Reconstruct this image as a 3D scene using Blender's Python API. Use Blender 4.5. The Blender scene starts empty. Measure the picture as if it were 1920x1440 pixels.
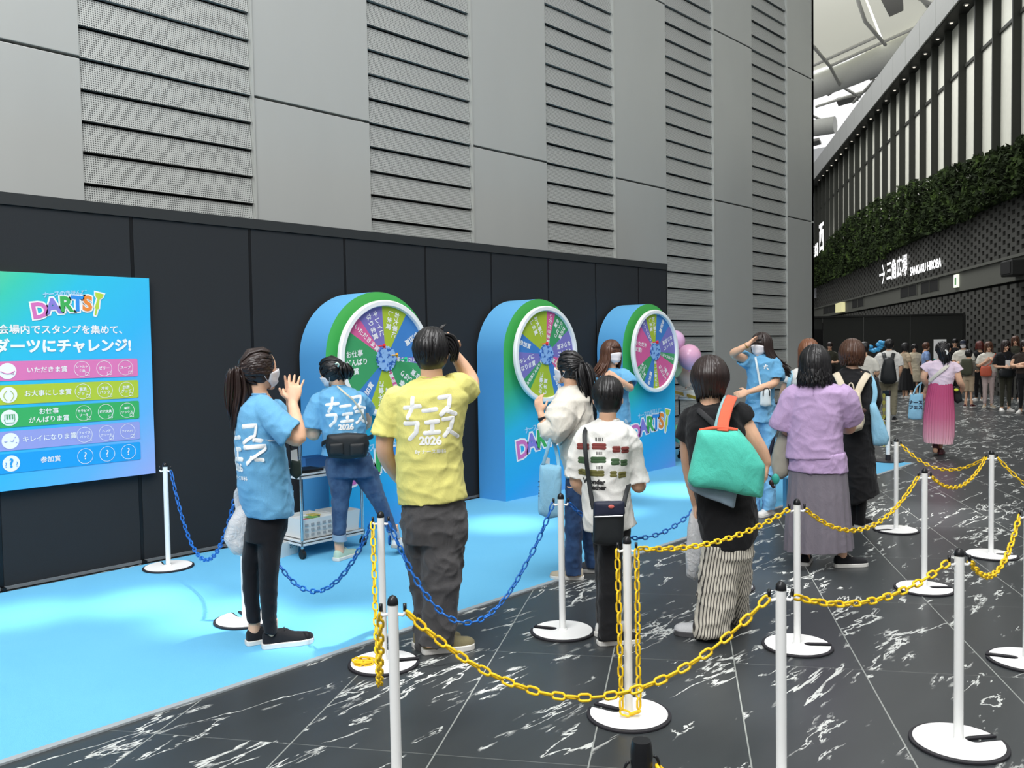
import bpy, bmesh, math, random
import numpy as np
from mathutils import Vector, Matrix, noise
from mathutils.bvhtree import BVHTree

random.seed(7)
S = bpy.context.scene
COL = S.collection
PI = math.pi

# ------------------------------------------------------------------ camera, world, lights, exposure
CAM_H = 1.65
F_PX = 1640.0                      # focal length in pixels of the 1920 wide frame
PITCH, ROLL, YAW, TILE = 0.04249, 0.016736, 0.738658, 0.547123
FH = Vector((math.cos(YAW), math.sin(YAW), 0))
RH = Vector((math.sin(YAW), -math.cos(YAW), 0))
UP = Vector((0, 0, 1))
_U = math.sin(PITCH) * FH + math.cos(PITCH) * UP
FWD = math.cos(PITCH) * FH - math.sin(PITCH) * UP
CR = math.cos(ROLL) * RH - math.sin(ROLL) * _U
CU = math.sin(ROLL) * RH + math.cos(ROLL) * _U
CPOS = Vector((0, 0, CAM_H))
cd = bpy.data.cameras.new('camera')
cam = bpy.data.objects.new('camera', cd)
COL.objects.link(cam)
cd.sensor_fit = 'HORIZONTAL'
cd.sensor_width = 36.0
cd.lens = F_PX / 1920 * 36.0
cd.clip_end = 600
cam.matrix_world = Matrix(((CR.x, CU.x, -FWD.x, 0), (CR.y, CU.y, -FWD.y, 0), (CR.z, CU.z, -FWD.z, CAM_H), (0, 0, 0, 1)))
S.camera = cam

S.view_settings.view_transform = 'Standard'
S.view_settings.look = 'None'
S.view_settings.exposure = -0.25
S.view_settings.gamma = 1.0
S.view_settings.use_curve_mapping = False

w = bpy.data.worlds.new('world')
S.world = w
w.use_nodes = True
nt = w.node_tree
nt.nodes.clear()
wo = nt.nodes.new('ShaderNodeOutputWorld')
wb = nt.nodes.new('ShaderNodeBackground')
wb.inputs[1].default_value = 1.0
tc = nt.nodes.new('ShaderNodeTexCoord')
sx = nt.nodes.new('ShaderNodeSeparateXYZ')
wr = nt.nodes.new('ShaderNodeValToRGB')          # open daylight overhead, a duller band near the horizon
wr.color_ramp.elements[0].position = 0.0
wr.color_ramp.elements[0].color = (0.12, 0.125, 0.13, 1)
wr.color_ramp.elements[1].position = 0.55
wr.color_ramp.elements[1].color = (1.0, 1.0, 0.99, 1)
e = wr.color_ramp.elements.new(0.12)
e.color = (0.34, 0.35, 0.36, 1)
nt.links.new(tc.outputs['Generated'], sx.inputs[0])
nt.links.new(sx.outputs[2], wr.inputs[0])
nt.links.new(wr.outputs[0], wb.inputs[0])
nt.links.new(wb.outputs[0], wo.inputs[0])


def area(name, loc, target, sx_, sy_, power, col=(1, 1, 1)):
    l = bpy.data.lights.new(name, 'AREA')
    l.shape = 'RECTANGLE'
    l.size, l.size_y, l.energy, l.color = sx_, sy_, power, col
    o = bpy.data.objects.new(name, l)
    COL.objects.link(o)
    o.location = loc
    o.rotation_euler = (Vector(target) - Vector(loc)).to_track_quat('-Z', 'Y').to_euler()
    return o


def spot(name, loc, target, deg, power, blend=1.0, col=(1, 0.98, 0.95), size=0.15):
    l = bpy.data.lights.new(name, 'SPOT')
    l.spot_size, l.spot_blend, l.energy, l.color = math.radians(deg), blend, power, col
    l.shadow_soft_size = size
    o = bpy.data.objects.new(name, l)
    COL.objects.link(o)
    o.location = loc
    o.rotation_euler = (Vector(target) - Vector(loc)).to_track_quat('-Z', 'Y').to_euler()
    return o


def TDX(s, q):
    return Vector((math.cos(TILE) * s + math.sin(TILE) * q, math.sin(TILE) * s - math.cos(TILE) * q, 8))


# daylight through the glazed roof and from the open plaza behind the camera, plus an added upward fill
area('skylight', (3, 0, 15), (3.5, 4, 0), 8, 6, 1500)
area('plaza_daylight', (-4, 1.0, 9), (2.0, 7.2, 4.0), 6, 5, 1250)
area('far_skylight', (TDX(34, 1.0).x, TDX(34, 1.0).y, 23), TDX(32, 9), 22, 10, 7000)
area('roof_fill', (46, 27, 17), (48, 28, 30), 24, 12, 5000)  # unseen lamp added below the roof, brightens the tubes from underneath
# sun coming between the roof panels: soft pools on carpet and floor
SUNP = [((2.58, 5.67), 4.6, 1500), ((2.75, 4.95), 5.0, 1600), ((3.0, 4.25), 5.4, 1500), ((1.95, 6.0), 4.2, 1200), ((5.9, 5.5), 5.5, 1300),
        ((7.0, 5.1), 4.6, 1000), ((8.5, 5.2), 7.0, 1900), ((3.0, 3.1), 4.5, 1000), ((3.6, 2.0), 4.4, 900), ((5.6, 2.6), 5.5, 1200), ((8.7, 2.6), 8, 1800),
        ((10.6, 4.9), 6.0, 1500), ((4.6, 0.2), 5.0, 900)]
for (px_, py_), dg, pw in SUNP:
    spot('sun_pool', (px_ + 2.0, py_ - 2.6, 11.5), (px_, py_, 0), dg, pw * 6.5)


# ------------------------------------------------------------------ pixel of the photograph -> ray / point
def ray(px, py):
    return (FWD * F_PX + CR * (px - 960) - CU * (py - 720)) / F_PX


def at_z(px, py, z=0.0):
    r = ray(px, py)
    return CPOS + r * ((z - CAM_H) / r.z)


def at_y(px, py, Y):
    r = ray(px, py)
    return CPOS + r * (Y / r.y)


# ------------------------------------------------------------------ materials
def lin(c):
    if isinstance(c, str):
        c = tuple(int(c[i:i + 2], 16) / 255 for i in (0, 2, 4))
    return tuple((x / 12.92 if x <= 0.04045 else ((x + 0.055) / 1.055) ** 2.4) for x in c[:3]) + (1.0,)


class NT:
    """tiny node-tree writer"""
    def __init__(s, name):
        s.m = bpy.data.materials.new(name)
        s.m.use_nodes = True
        s.t = s.m.node_tree
        s.b = s.t.nodes['Principled BSDF']

    def n(s, typ, **kw):
        nd = s.t.nodes.new('ShaderNode' + typ)
        for k, v in kw.items():
            if k.startswith('i_'):
                nd.inputs[k[2:].replace('_', ' ')].default_value = v
            else:
                setattr(nd, k, v)
        return nd

    def l(s, a, b):
        s.t.links.new(a, b)

    def math(s, op, a, b=None, c=None):
        nd = s.n('Math', operation=op)
        for i, v in enumerate((a, b, c)):
            if v is None:
                continue
            if isinstance(v, (int, float)):
                nd.inputs[i].default_value = v
            else:
                s.l(v, nd.inputs[i])
        return nd.outputs[0]

    def mix(s, fac, a, b, blend='MIX'):
        nd = s.n('Mix', data_type='RGBA', blend_type=blend)
        for idx, v in ((0, fac), (6, a), (7, b)):
            if isinstance(v, (int, float, tuple)):
                nd.inputs[idx].default_value = v
            else:
                s.l(v, nd.inputs[idx])
        return nd.outputs[2]

    def ramp(s, fac, stops, interp='LINEAR'):
        nd = s.n('ValToRGB')
        cr = nd.color_ramp
        cr.interpolation = interp
        while len(cr.elements) < len(stops):
            cr.elements.new(0.5)
        for el, (p, c) in zip(cr.elements, stops):
            el.position = p
            el.color = c if isinstance(c, tuple) and len(c) == 4 else lin(c)
        s.l(fac, nd.inputs[0])
        return nd.outputs[0]

    def obj(s, scale=(1, 1, 1), rot=(0, 0, 0), loc=(0, 0, 0), src='Object'):
        tcn = s.n('TexCoord')
        mp = s.n('Mapping')
        mp.inputs['Scale'].default_value = scale
        mp.inputs['Rotation'].default_value = rot
        mp.inputs['Location'].default_value = loc
        s.l(tcn.outputs[src], mp.inputs[0])
        return mp.outputs[0]

    def noise(s, vec, scale, detail=3, rough=0.5, dist=0.0):
        nd = s.n('TexNoise')
        nd.inputs['Scale'].default_value = scale
        nd.inputs['Detail'].default_value = detail
        nd.inputs['Roughness'].default_value = rough
        nd.inputs['Distortion'].default_value = dist
        s.l(vec, nd.inputs['Vector'])
        return nd.outputs[0]

    def bump(s, h, strength=0.3, dist=0.01):
        nd = s.n('Bump')
        nd.inputs['Strength'].default_value = strength
        nd.inputs['Distance'].default_value = dist
        s.l(h, nd.inputs['Height'])
        s.l(nd.outputs[0], s.b.inputs['Normal'])

    def set(s, color=None, rough=None, metal=None, spec=None):
        if color is not None:
            if isinstance(color, (str, tuple)):
                s.b.inputs['Base Color'].default_value = lin(color) if not (isinstance(color, tuple) and len(color) == 4) else color
            else:
                s.l(color, s.b.inputs['Base Color'])
        if rough is not None:
            s.b.inputs['Roughness'].default_value = rough
        if metal is not None:
            s.b.inputs['Metallic'].default_value = metal
        if spec is not None:
            s.b.inputs['Specular IOR Level'].default_value = spec
        return s


_mc = {}


def plain(name, col, rough=0.5, metal=0.0, spec=0.4, var=0.06, vs=6.0):
    """plain painted or moulded surface with a faint mottling"""
    key = ('p', name)
    if key in _mc:
        return _mc[key]
    t = NT(name)
    c = lin(col)
    v = t.noise(t.obj(), vs, 4)
    d = tuple(x * (1 - var) for x in c[:3]) + (1,)
    t.set(t.mix(v, d, tuple(min(1, x * (1 + var)) for x in c[:3]) + (1,)), rough, metal, spec)
    _mc[key] = t.m
    return t.m


def cloth(name, col, rough=0.92, weave=260, fold=0.5, col2=None, stripes=None):
    """woven fabric: fine weave bump, soft crumple bump"""
    key = ('c', name)
    if key in _mc:
        return _mc[key]
    t = NT(name)
    o = t.obj()
    c = lin(col)
    fine = t.noise(o, weave, 2)
    big = t.noise(t.obj((1, 1, 0.55)), 9, 4, 0.55, 0.6)
    base = t.mix(fine, tuple(x * 0.86 for x in c[:3]) + (1,), tuple(min(1, x * 1.1) for x in c[:3]) + (1,))
    if col2:
        patch = t.noise(o, 14, 3)
        base = t.mix(t.ramp(patch, [(0.4, (0, 0, 0, 1)), (0.62, (1, 1, 1, 1))]), base, lin(col2))
    if stripes:
        base = stripes(t, base)
    t.set(base, rough, 0, 0.25)
    h = t.math('ADD', t.math('MULTIPLY', fine, 0.06), big)
    t.bump(h, fold, 0.035)
    t.b.inputs['Sheen Weight'].default_value = 0.08
    _mc[key] = t.m
    return t.m


def emis(name, col, strength):
    t = NT(name)
    t.set(col, 0.4)
    t.b.inputs['Emission Color'].default_value = lin(col)
    t.b.inputs['Emission Strength'].default_value = strength
    return t.m


# ------------------------------------------------------------------ mesh collecting
class M:
    def __init__(s):
        s.v, s.f, s.mi = [], [], []
        s.cur = 0

    def addv(s, vs):
        b = len(s.v)
        s.v.extend(Vector(x) for x in vs)
        return b

    def face(s, idx):
        s.f.append(tuple(idx))
        s.mi.append(s.cur)

    def box(s, x0, x1, y0, y1, z0, z1, mat=None):
        vs = [Vector((x, y, z)) for z in (z0, z1) for y in (y0, y1) for x in (x0, x1)]
        if mat is not None:
            vs = [mat @ q for q in vs]
        b = s.addv(vs)
        for q in ((0, 2, 3, 1), (4, 5, 7, 6), (0, 1, 5, 4), (2, 6, 7, 3), (0, 4, 6, 2), (1, 3, 7, 5)):
            s.face([b + i for i in q])

    def hexa(s, a, b_):
        """solid between two quads a (4 pts) and b_ (4 pts)"""
        b = s.addv(list(a) + list(b_))
        for q in ((3, 2, 1, 0), (4, 5, 6, 7), (0, 1, 5, 4), (1, 2, 6, 5), (2, 3, 7, 6), (3, 0, 4, 7)):
            s.face([b + i for i in q])

    def loft(s, rings, cap0=True, cap1=True, closed=False):
        n = len(rings[0])
        bs = [s.addv(r) for r in rings]
        prs = list(zip(bs, bs[1:])) + ([(bs[-1], bs[0])] if closed else [])
        for a, b in prs:
            for i in range(n):
                j = (i + 1) % n
                s.face((a + i, a + j, b + j, b + i))
        if not closed:
            if cap0:
                s.face([bs[0] + i for i in range(n)][::-1])
            if cap1:
                s.face([bs[-1] + i for i in range(n)])

    def tube(s, pts, rad, n=10, cap=True, flat=1.0, up=None, closed=False):
        """tube along pts; rad number or list; flat squashes it along the axis given by up"""
        pts = [Vector(p) for p in pts]
        if not hasattr(rad, '__len__'):
            rad = [rad] * len(pts)
        rings = []
        prev = None
        N = len(pts)
        for i, p in enumerate(pts):
            if closed:
                d = pts[(i + 1) % N] - pts[i - 1]
            else:
                d = pts[min(i + 1, N - 1)] - pts[max(i - 1, 0)]
            if d.length < 1e-9:
                d = Vector((0, 0, 1))
            d.normalize()
            if up is not None:
                u = up[i] if isinstance(up, list) else Vector(up)
            elif prev is not None:
                u = prev
            else:
                u = Vector((0, 0, 1)) if abs(d.z) < 0.9 else Vector((1, 0, 0))
            u = u - d * u.dot(d)
            if u.length < 1e-6:
                u = d.orthogonal()
            u.normalize()
            prev = u
            r_ = d.cross(u)
            rr = rad[i]
            rings.append([p + u * (math.sin(2 * PI * k / n) * rr * flat) + r_ * (math.cos(2 * PI * k / n) * rr) for k in range(n)])
        s.loft(rings, cap, cap, closed)

    def ball(s, c, ax, nu=14, nv=9):
        """ellipsoid; ax = three half-axis vectors"""
        c = Vector(c)
        ax = [Vector(a) for a in ax]
        top = s.addv([c + ax[2]])
        bot = s.addv([c - ax[2]])
        rows = []
        for j in range(1, nv):
            ph = PI * j / nv
            rows.append(s.addv([c + ax[0] * (math.cos(2 * PI * k / nu) * math.sin(ph)) + ax[1] * (math.sin(2 * PI * k / nu) * math.sin(ph)) + ax[2] * math.cos(ph) for k in range(nu)]))
        for k in range(nu):
            k2 = (k + 1) % nu
            s.face((top, rows[0] + k, rows[0] + k2))
            s.face((bot, rows[-1] + k2, rows[-1] + k))
            for a, b in zip(rows, rows[1:]):
                s.face((a + k, b + k, b + k2, a + k2))

    def prism(s, poly, vec):
        """extrude a planar polygon (list of 3-D points) by vec"""
        n = len(poly)
        vec = Vector(vec)
        a = s.addv(poly)
        b = s.addv([Vector(p) + vec for p in poly])
        s.face([a + i for i in range(n)][::-1])
        s.face([b + i for i in range(n)])
        for i in range(n):
            j = (i + 1) % n
            s.face((a + i, a + j, b + j, b + i))

    def add(s, vs, fs, mat=None):
        b = s.addv([mat @ Vector(v) for v in vs] if mat is not None else vs)
        for f in fs:
            s.face([b + i for i in f])

    def xform(s, mat, start=0):
        for i in range(start, len(s.v)):
            s.v[i] = mat @ s.v[i]


def fix_normals(me):
    bm = bmesh.new()
    bm.from_mesh(me)
    bmesh.ops.recalc_face_normals(bm, faces=bm.faces)
    bm.to_mesh(me)
    bm.free()


def make(name, m, mats, parent=None, smooth=False, origin=None, remesh=None, relax=0, disp=None, bevel=None, normals=True, auto=None):
    """one mesh object from collector m; origin: base point the coordinates are measured from"""
    if origin is None and parent is not None:
        origin = Vector(parent.get('_o', (0, 0, 0)))
    o0 = Vector(origin) if origin is not None else Vector((0, 0, 0))
    me = bpy.data.meshes.new(name)
    me.from_pydata([v - o0 for v in m.v], [], m.f)
    if not isinstance(mats, (list, tuple)):
        mats = [mats]
    for x in mats:
        me.materials.append(x)
    if len(mats) > 1:
        me.polygons.foreach_set('material_index', m.mi)
    if normals:
        fix_normals(me)
    o = bpy.data.objects.new(name, me)
    COL.objects.link(o)
    if remesh or bevel:
        if remesh:
            md = o.modifiers.new('r', 'REMESH')
            md.mode = 'VOXEL'
            md.voxel_size = remesh
            md.use_smooth_shade = True
            if relax:
                sm = o.modifiers.new('s', 'SMOOTH')
                sm.factor = 0.5
                sm.iterations = relax
        if bevel:
            bv = o.modifiers.new('b', 'BEVEL')
            bv.width = bevel
            bv.segments = 2
            bv.limit_method = 'ANGLE'
        dg = bpy.context.evaluated_depsgraph_get()
        me2 = bpy.data.meshes.new_from_object(o.evaluated_get(dg))
        o.modifiers.clear()
        o.data = me2
        bpy.data.meshes.remove(me)
        me = me2
        me.name = name
    if disp:
        n = len(me.vertices)
        co = np.empty(n * 3)
        no = np.empty(n * 3)
        me.vertices.foreach_get('co', co)
        me.vertices.foreach_get('normal', no)
        co = co.reshape(-1, 3)
        no = no.reshape(-1, 3)
        co = co + no * np.array([disp(Vector(c)) for c in co])[:, None]
        me.vertices.foreach_set('co', co.ravel())
        me.update()
    if smooth or remesh:
        me.polygons.foreach_set('use_smooth', [True] * len(me.polygons))
    if auto:
        me.set_sharp_from_angle(angle=math.radians(auto))
    if parent is not None:
        o.parent = parent
    else:
        o.location = o0
    return o


def tag(o, label=None, cat=None, group=None, kind=None):
    for k, v in (('label', label), ('category', cat), ('group', group), ('kind', kind)):
        if v:
            o[k] = v
    return o


def thing(name, loc, label, cat, group=None, kind=None, rz=0.0):
    o = bpy.data.objects.new(name, None)
    o.empty_display_size = 0.1
    COL.objects.link(o)
    o.location = loc
    o.rotation_euler = (0, 0, rz)
    o['_o'] = tuple(loc) if rz == 0.0 else (0.0, 0.0, 0.0)
    return tag(o, label, cat, group, kind)


def dup(root, loc, rz=0.0, label=None, group=None):
    r = root.copy()
    COL.objects.link(r)
    r.location = loc
    r.rotation_euler = (0, 0, rz)
    if label:
        r['label'] = label
    if group:
        r['group'] = group
    for ch in list(root.children):
        c = ch.copy()
        COL.objects.link(c)
        c.parent = r
        for g in list(ch.children):
            d = g.copy()
            COL.objects.link(d)
            d.parent = c
    return r


# ------------------------------------------------------------------ writing
_tx = {}


def text_mesh(s, size=1.0, off=0.0, align='CENTER', sub=None, space=1.0):
    key = (s, size, off, align, sub, space)
    if key in _tx:
        return _tx[key]
    cu = bpy.data.curves.new('t', 'FONT')
    cu.body = s
    cu.size = size
    cu.offset = off
    cu.align_x = align
    cu.align_y = 'CENTER'
    cu.space_character = space
    cu.resolution_u = 3
    o = bpy.data.objects.new('t', cu)
    COL.objects.link(o)
    dg = bpy.context.evaluated_depsgraph_get()
    me = bpy.data.meshes.new_from_object(o.evaluated_get(dg))
    if sub:
        bm = bmesh.new()
        bm.from_mesh(me)
        bmesh.ops.triangulate(bm, faces=bm.faces)
        for _ in range(4):
            es = [e for e in bm.edges if e.calc_length() > sub]
            if not es:
                break
            bmesh.ops.subdivide_edges(bm, edges=es, cuts=1)
            bmesh.ops.triangulate(bm, faces=[f for f in bm.faces if len(f.verts) > 3])
        bm.to_mesh(me)
        bm.free()
    r = ([v.co.copy() for v in me.vertices], [tuple(p.vertices) for p in me.polygons])
    bpy.data.objects.remove(o)
    bpy.data.curves.remove(cu)
    bpy.data.meshes.remove(me)
    _tx[key] = r
    return r


def frame(o, x, y):
    x = Vector(x).normalized()
    y = Vector(y)
    y = (y - x * y.dot(x)).normalized()
    z = x.cross(y)
    o = Vector(o)
    return Matrix(((x.x, y.x, z.x, o.x), (x.y, y.y, z.y, o.y), (x.z, y.z, z.z, o.z), (0, 0, 0, 1)))


def write(m, s, size, mat, off=0.0, align='CENTER', lift=0.0, space=1.0, sx=1.0):
    vs, fs = text_mesh(s, size, off, align, None, space)
    m.add([Vector((v.x * sx, v.y, v.z + lift)) for v in vs], fs, mat)

# ================================================================== SETTING
# ---- marble floor: dark slabs 0.627 x 1.22 m laid askew to the wall, white veins, pale joints
t = NT('dark_marble_slabs')
o = t.obj(rot=(0, 0, -TILE))
sp = t.n('SeparateXYZ')
t.l(o, sp.inputs[0])
u = t.math('DIVIDE', t.math('ADD', sp.outputs[0], 100 * 1.22 - 3.36), 1.22)
v = t.math('DIVIDE', t.math('ADD', sp.outputs[1], 100 * 0.627 + 0.256), 0.627)
fu, fv = t.math('FRACT', u), t.math('FRACT', v)
du = t.math('MULTIPLY', t.math('MINIMUM', fu, t.math('SUBTRACT', 1.0, fu)), 1.22)
dv = t.math('MULTIPLY', t.math('MINIMUM', fv, t.math('SUBTRACT', 1.0, fv)), 0.627)
grout = t.math('MAXIMUM', t.math('LESS_THAN', dv, 0.0032), t.math('MULTIPLY', t.math('LESS_THAN', du, 0.0025), 0.35))
cmb = t.n('CombineXYZ')
t.l(t.math('FLOOR', u), cmb.inputs[0])
t.l(t.math('FLOOR', v), cmb.inputs[1])
wn = t.n('TexWhiteNoise', noise_dimensions='2D')
t.l(cmb.outputs[0], wn.inputs['Vector'])
addv = t.n('VectorMath', operation='MULTIPLY_ADD')
t.l(wn.outputs['Color'], addv.inputs[0])
addv.inputs[1].default_value = (9, 9, 9)
t.l(t.obj(rot=(0, 0, -0.20), scale=(0.48, 1.75, 1)), addv.inputs[2])
pv = addv.outputs[0]


def vein(scale, width, dist, mscale, m0, m1, rough=0.62):
    n_ = t.noise(pv, scale, 6, rough, dist)
    d_ = t.math('ABSOLUTE', t.math('SUBTRACT', n_, 0.5))
    line = t.ramp(d_, [(0.0, (1, 1, 1, 1)), (width * 0.55, (1, 1, 1, 1)), (width, (0, 0, 0, 1))])
    mk = t.ramp(t.noise(pv, mscale, 3), [(m0, (0, 0, 0, 1)), (m1, (1, 1, 1, 1))])
    return t.math('MULTIPLY', line, mk)


vn = t.math('MAXIMUM', vein(0.9, 0.0065, 0.5, 1.9, 0.50, 0.54), vein(2.4, 0.012, 0.35, 4.0, 0.56, 0.61))
vn = t.math('MAXIMUM', vn, vein(6.5, 0.03, 0.2, 3.6, 0.62, 0.67))
base = t.mix(t.noise(pv, 3.0, 5), lin('2c3032'), lin('3c4042'))
colr = t.mix(vn, base, lin('c9ccc8'))
colr = t.mix(grout, colr, lin('8f938f'))
t.set(colr, 0.3, 0, 0.5)
t.l(t.math('ADD', t.math('MULTIPLY', vn, 0.12), 0.36), t.b.inputs['Roughness'])
M_FLOOR = t.m
m = M()
m.box(-14, 75, -30, 60, -0.12, 0.0)
tag(make('floor', m, M_FLOOR), kind='structure')

# ---- building wall: plain and perforated columns in turn
t = NT('grey_metal_panel')
gn = t.noise(t.obj((1, 1, 0.4)), 1.3, 5)
t.set(t.mix(gn, lin('a9acaa'), lin('b4b7b4')), 0.42, 0.25, 0.5)
t.bump(t.noise(t.obj(), 90, 2), 0.05, 0.002)
M_PANEL = t.m
t = NT('perforated_grey_metal')
o = t.obj((1 / 0.0185, 1, 1 / 0.0185))
sp = t.n('SeparateXYZ')
t.l(o, sp.inputs[0])
fx = t.math('SUBTRACT', t.math('FRACT', sp.outputs[0]), 0.5)
fz = t.math('SUBTRACT', t.math('FRACT', sp.outputs[2]), 0.5)
rr = t.math('ADD', t.math('MULTIPLY', fx, fx), t.math('MULTIPLY', fz, fz))
hole = t.ramp(rr, [(0.06, (1, 1, 1, 1)), (0.11, (0, 0, 0, 1))])
t.set(t.mix(hole, lin('b2b5b2'), lin('444746')), 0.45, 0.25, 0.4)
t.bump(t.math('SUBTRACT', 1.0, hole), 0.5, 0.004)
M_PERF = t.m
M_DARK = plain('dark_gap', '141615', 0.8)

WY = 7.30
cols = [(-1.5, 0.0, 'p'), (0.0, 1.45, 'f'), (1.45, 2.95, 'p'), (2.95, 4.51, 'f'), (4.51, 5.87, 'p'), (5.87, 7.40, 'f'), (7.40, 8.755, 'p'), (8.755, 10.26, 'f'),
        (10.26, 11.60, 'p'), (11.60, 13.05, 'f'), (13.05, 14.40, 'p'), (14.40, 15.80, 'f'), (15.80, 17.0, 'p')]
JZ = [4.02, 6.80, 9.58, 12.36]
wall = thing('wall_left', (0, 0, 0), None, None, kind='structure')
m = M()
m.box(-1.5, 16.9, WY + 0.13, WY + 0.5, 0, 15)
m.box(16.2, 16.9, WY + 0.13, WY + 30, 0, 15)
make('backing', m, M_DARK, wall)
mp, mf, me_ = M(), M(), M()
for x0, x1, k in cols:
    zs = [0.02] + JZ + [15.0]
    if k == 'p':
        for a, b in zip(zs, zs[1:]):
            mp.box(x0, x1, WY, WY + 0.13, a + 0.012, b - 0.012)
        me_.box(x0 - 0.022, x0 - 0.001, WY - 0.014, WY + 0.12, 0.02, 15)
    else:
        for a, b in zip(zs, zs[1:]):
            n_ = round((b - a) / 0.2527)
            st = (b - a) / n_
            for i in range(n_):
                za, zb = a + i * st + 0.010, a + (i + 1) * st - 0.010
                y0, y1 = WY + 0.012, WY + 0.042
                q0 = [(x0 + 0.004, y0, za), (x1 - 0.024, y0, za), (x1 - 0.024, y1, zb), (x0 + 0.004, y1, zb)]
                mf.hexa(q0, [(x, y + 0.05, z) for x, y, z in q0])
for i in range(10):                      # the return side of the building round the corner
    mp.box(16.9, 17.0, WY + i * 3 + (0.0 if i else 0.0), WY + i * 3 + 2.97, 0.02, 15)
make('plain_panel', mp, M_PANEL, wall, bevel=0.004)
make('louver', mf, M_PERF, wall)
make('panel_edge', me_, plain('lit_edge_grey', 'b9bcb8', 0.4, 0.4), wall)  # side faces of the plain panels, their lit look put into a paler grey

# ---- carpet
t = NT('sky_blue_carpet')
o = t.obj()
f1 = t.noise(o, 420, 2)
f2 = t.noise(o, 2.2, 4)
t.set(t.mix(f2, t.mix(f1, lin('58a8d4'), lin('70bce2')), t.mix(f1, lin('60b0da'), lin('78c2e6'))), 0.95, 0, 0.2)
t.bump(f1, 0.35, 0.006)
M_CARPET = t.m
cp = thing('carpet', (6, 5.5, 0), 'sky blue needle felt carpet laid along the black partition', 'carpet')
m = M()
m.box(-1.5, 10.72, 3.9, 6.665, 0.0005, 0.008)
m.box(10.72, 12.2, 3.9, 7.28, 0.0005, 0.008)
make('pile', m, M_CARPET, cp)
m = M()
m.box(-1.5, 12.22, 3.862, 3.9, 0.0005, 0.010)
m.box(12.2, 12.24, 3.862, 7.28, 0.0005, 0.010)
make('edge_strip', m, plain('grey_edge_tape', '9aa2a6', 0.6), cp)
tag(cp.children[-1], 'grey edge strip')

# ---- black partition
M_BLK = NT('black_partition_cloth')
o = M_BLK.obj()
M_BLK.set(M_BLK.mix(M_BLK.noise(o, 300, 2), lin('1f2225'), lin('2a2d30')), 0.8, 0, 0.3)
M_BLK.bump(M_BLK.noise(o, 300, 2), 0.2, 0.003)
M_BLK = M_BLK.m
M_BLKM = plain('black_metal', '15171a', 0.4, 0.3)
PY = 6.73
pt = thing('partition', (5.3, PY, 0), 'long black panelled temporary partition standing behind the dart booths', 'partition')
xs = [-0.95, 0.05, 1.05, 2.06, 3.06, 4.08, 5.08, 6.10, 7.08, 8.07, 9.01, 9.975, 10.68]
for a, b in zip(xs, xs[1:]):
    m = M()
    m.box(a + 0.014, b - 0.014, PY, PY + 0.035, 0.03, 2.70)
    make('panel', m, M_BLK, pt, bevel=0.003)
for a in xs:
    m = M()
    m.box(a - 0.012, a + 0.012, PY + 0.004, PY + 0.04, 0.0, 2.78)
    m.box(a - 0.012, a + 0.012, PY - 0.05, PY + 0.04, 0.0, 0.03)
    make('post', m, M_BLKM, pt)
m = M()
m.box(xs[0], xs[-1], PY - 0.012, PY + 0.045, 2.70, 2.785)
make('top_rail', m, plain('black_rail', '2a2d2e', 0.5), pt)
m = M()
m.box(xs[0], xs[-1], PY - 0.01, PY + 0.03, 0.008, 0.03)
make('bottom_rail', m, plain('grey_floor_tape', '6d7377', 0.6), pt)

# ---- right-hand building: local axes s (along), q (away to the right), z
TD = Vector((math.cos(TILE), math.sin(TILE), 0))
TN = Vector((math.sin(TILE), -math.cos(TILE), 0))


def F(s, q, z):
    return TD * s + TN * q + UP * z


FMAT = Matrix(((TD.x, TN.x, 0, 0), (TD.y, TN.y, 0, 0), (0, 0, 1, 0), (0, 0, 0, 1)))
QD = 9.0
S0, S1 = 14.0, 74.0
fw = thing('wall_right', (0, 0, 0), None, None, kind='structure')
m = M()
m.box(S0, S1, QD + 0.12, QD + 0.6, 0, 14, FMAT)
make('backing', m, plain('charcoal_wall', '1b1c1a', 0.8), fw)
# staggered brick relief, two bands, bricks proud of a dark back
m = M()
bl, bh, gs, gz = 0.62, 0.126, 0.70, 0.126
for z0, z1 in ((0.0, 3.2), (3.92, 6.2)):
    k = 0
    z = z0
    while z + bh <= z1 + 0.02:
        s = 20.5 + (gs / 2 if k % 2 else 0)
        while s < 66:
            m.box(s, s + bl * 0.80, QD - 0.02, QD + 0.13, z, z + bh, FMAT)
            s += gs
        z += gz
        k += 1
make('brick_relief', m, plain('charcoal_brick', '3e3e3a', 0.75, var=0.15, vs=3), fw)
m = M()
m.box(S0, S1, QD - 0.06, QD + 0.13, 3.22, 3.86, FMAT)
m.box(S0, S1, QD - 0.12, QD + 0.13, 3.84, 3.92, FMAT)
make('ledge_band', m, plain('grey_band', '55564f', 0.6), fw)
# upper storey: pale panels behind deep dark fins
m = M()
m.box(S0, S1, QD + 0.02, QD + 0.13, 6.0, 12.0, FMAT)
make('pale_panel', m, plain('pale_wall_panel', 'dcdccf', 0.6), fw)
m = M()
s = 19.8
while s < 66:
    m.box(s - 0.04, s + 0.04, QD - 0.20, QD + 0.05, 6.0, 12.05, FMAT)
    s += 1.55
make('fin', m, plain('dark_fin', '23251f', 0.6), fw)
m = M()
m.box(S0, S1, QD - 0.03, QD + 0.05, 10.32, 10.42, FMAT)
make('window_rail', m, plain('dark_rail', '3a3b36', 0.5), fw)
m = M()
m.box(S0, S1, QD - 0.48, QD + 0.4, 12.02, 12.12, FMAT)
make('soffit', m, plain('dark_soffit', '2b2c29', 0.5), fw)
m = M()
s = 16.0
while s < 72:
    m.box(s, s + 1.98, QD - 0.55, QD - 0.42, 12.06, 13.08, FMAT)
    s += 2.0
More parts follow.
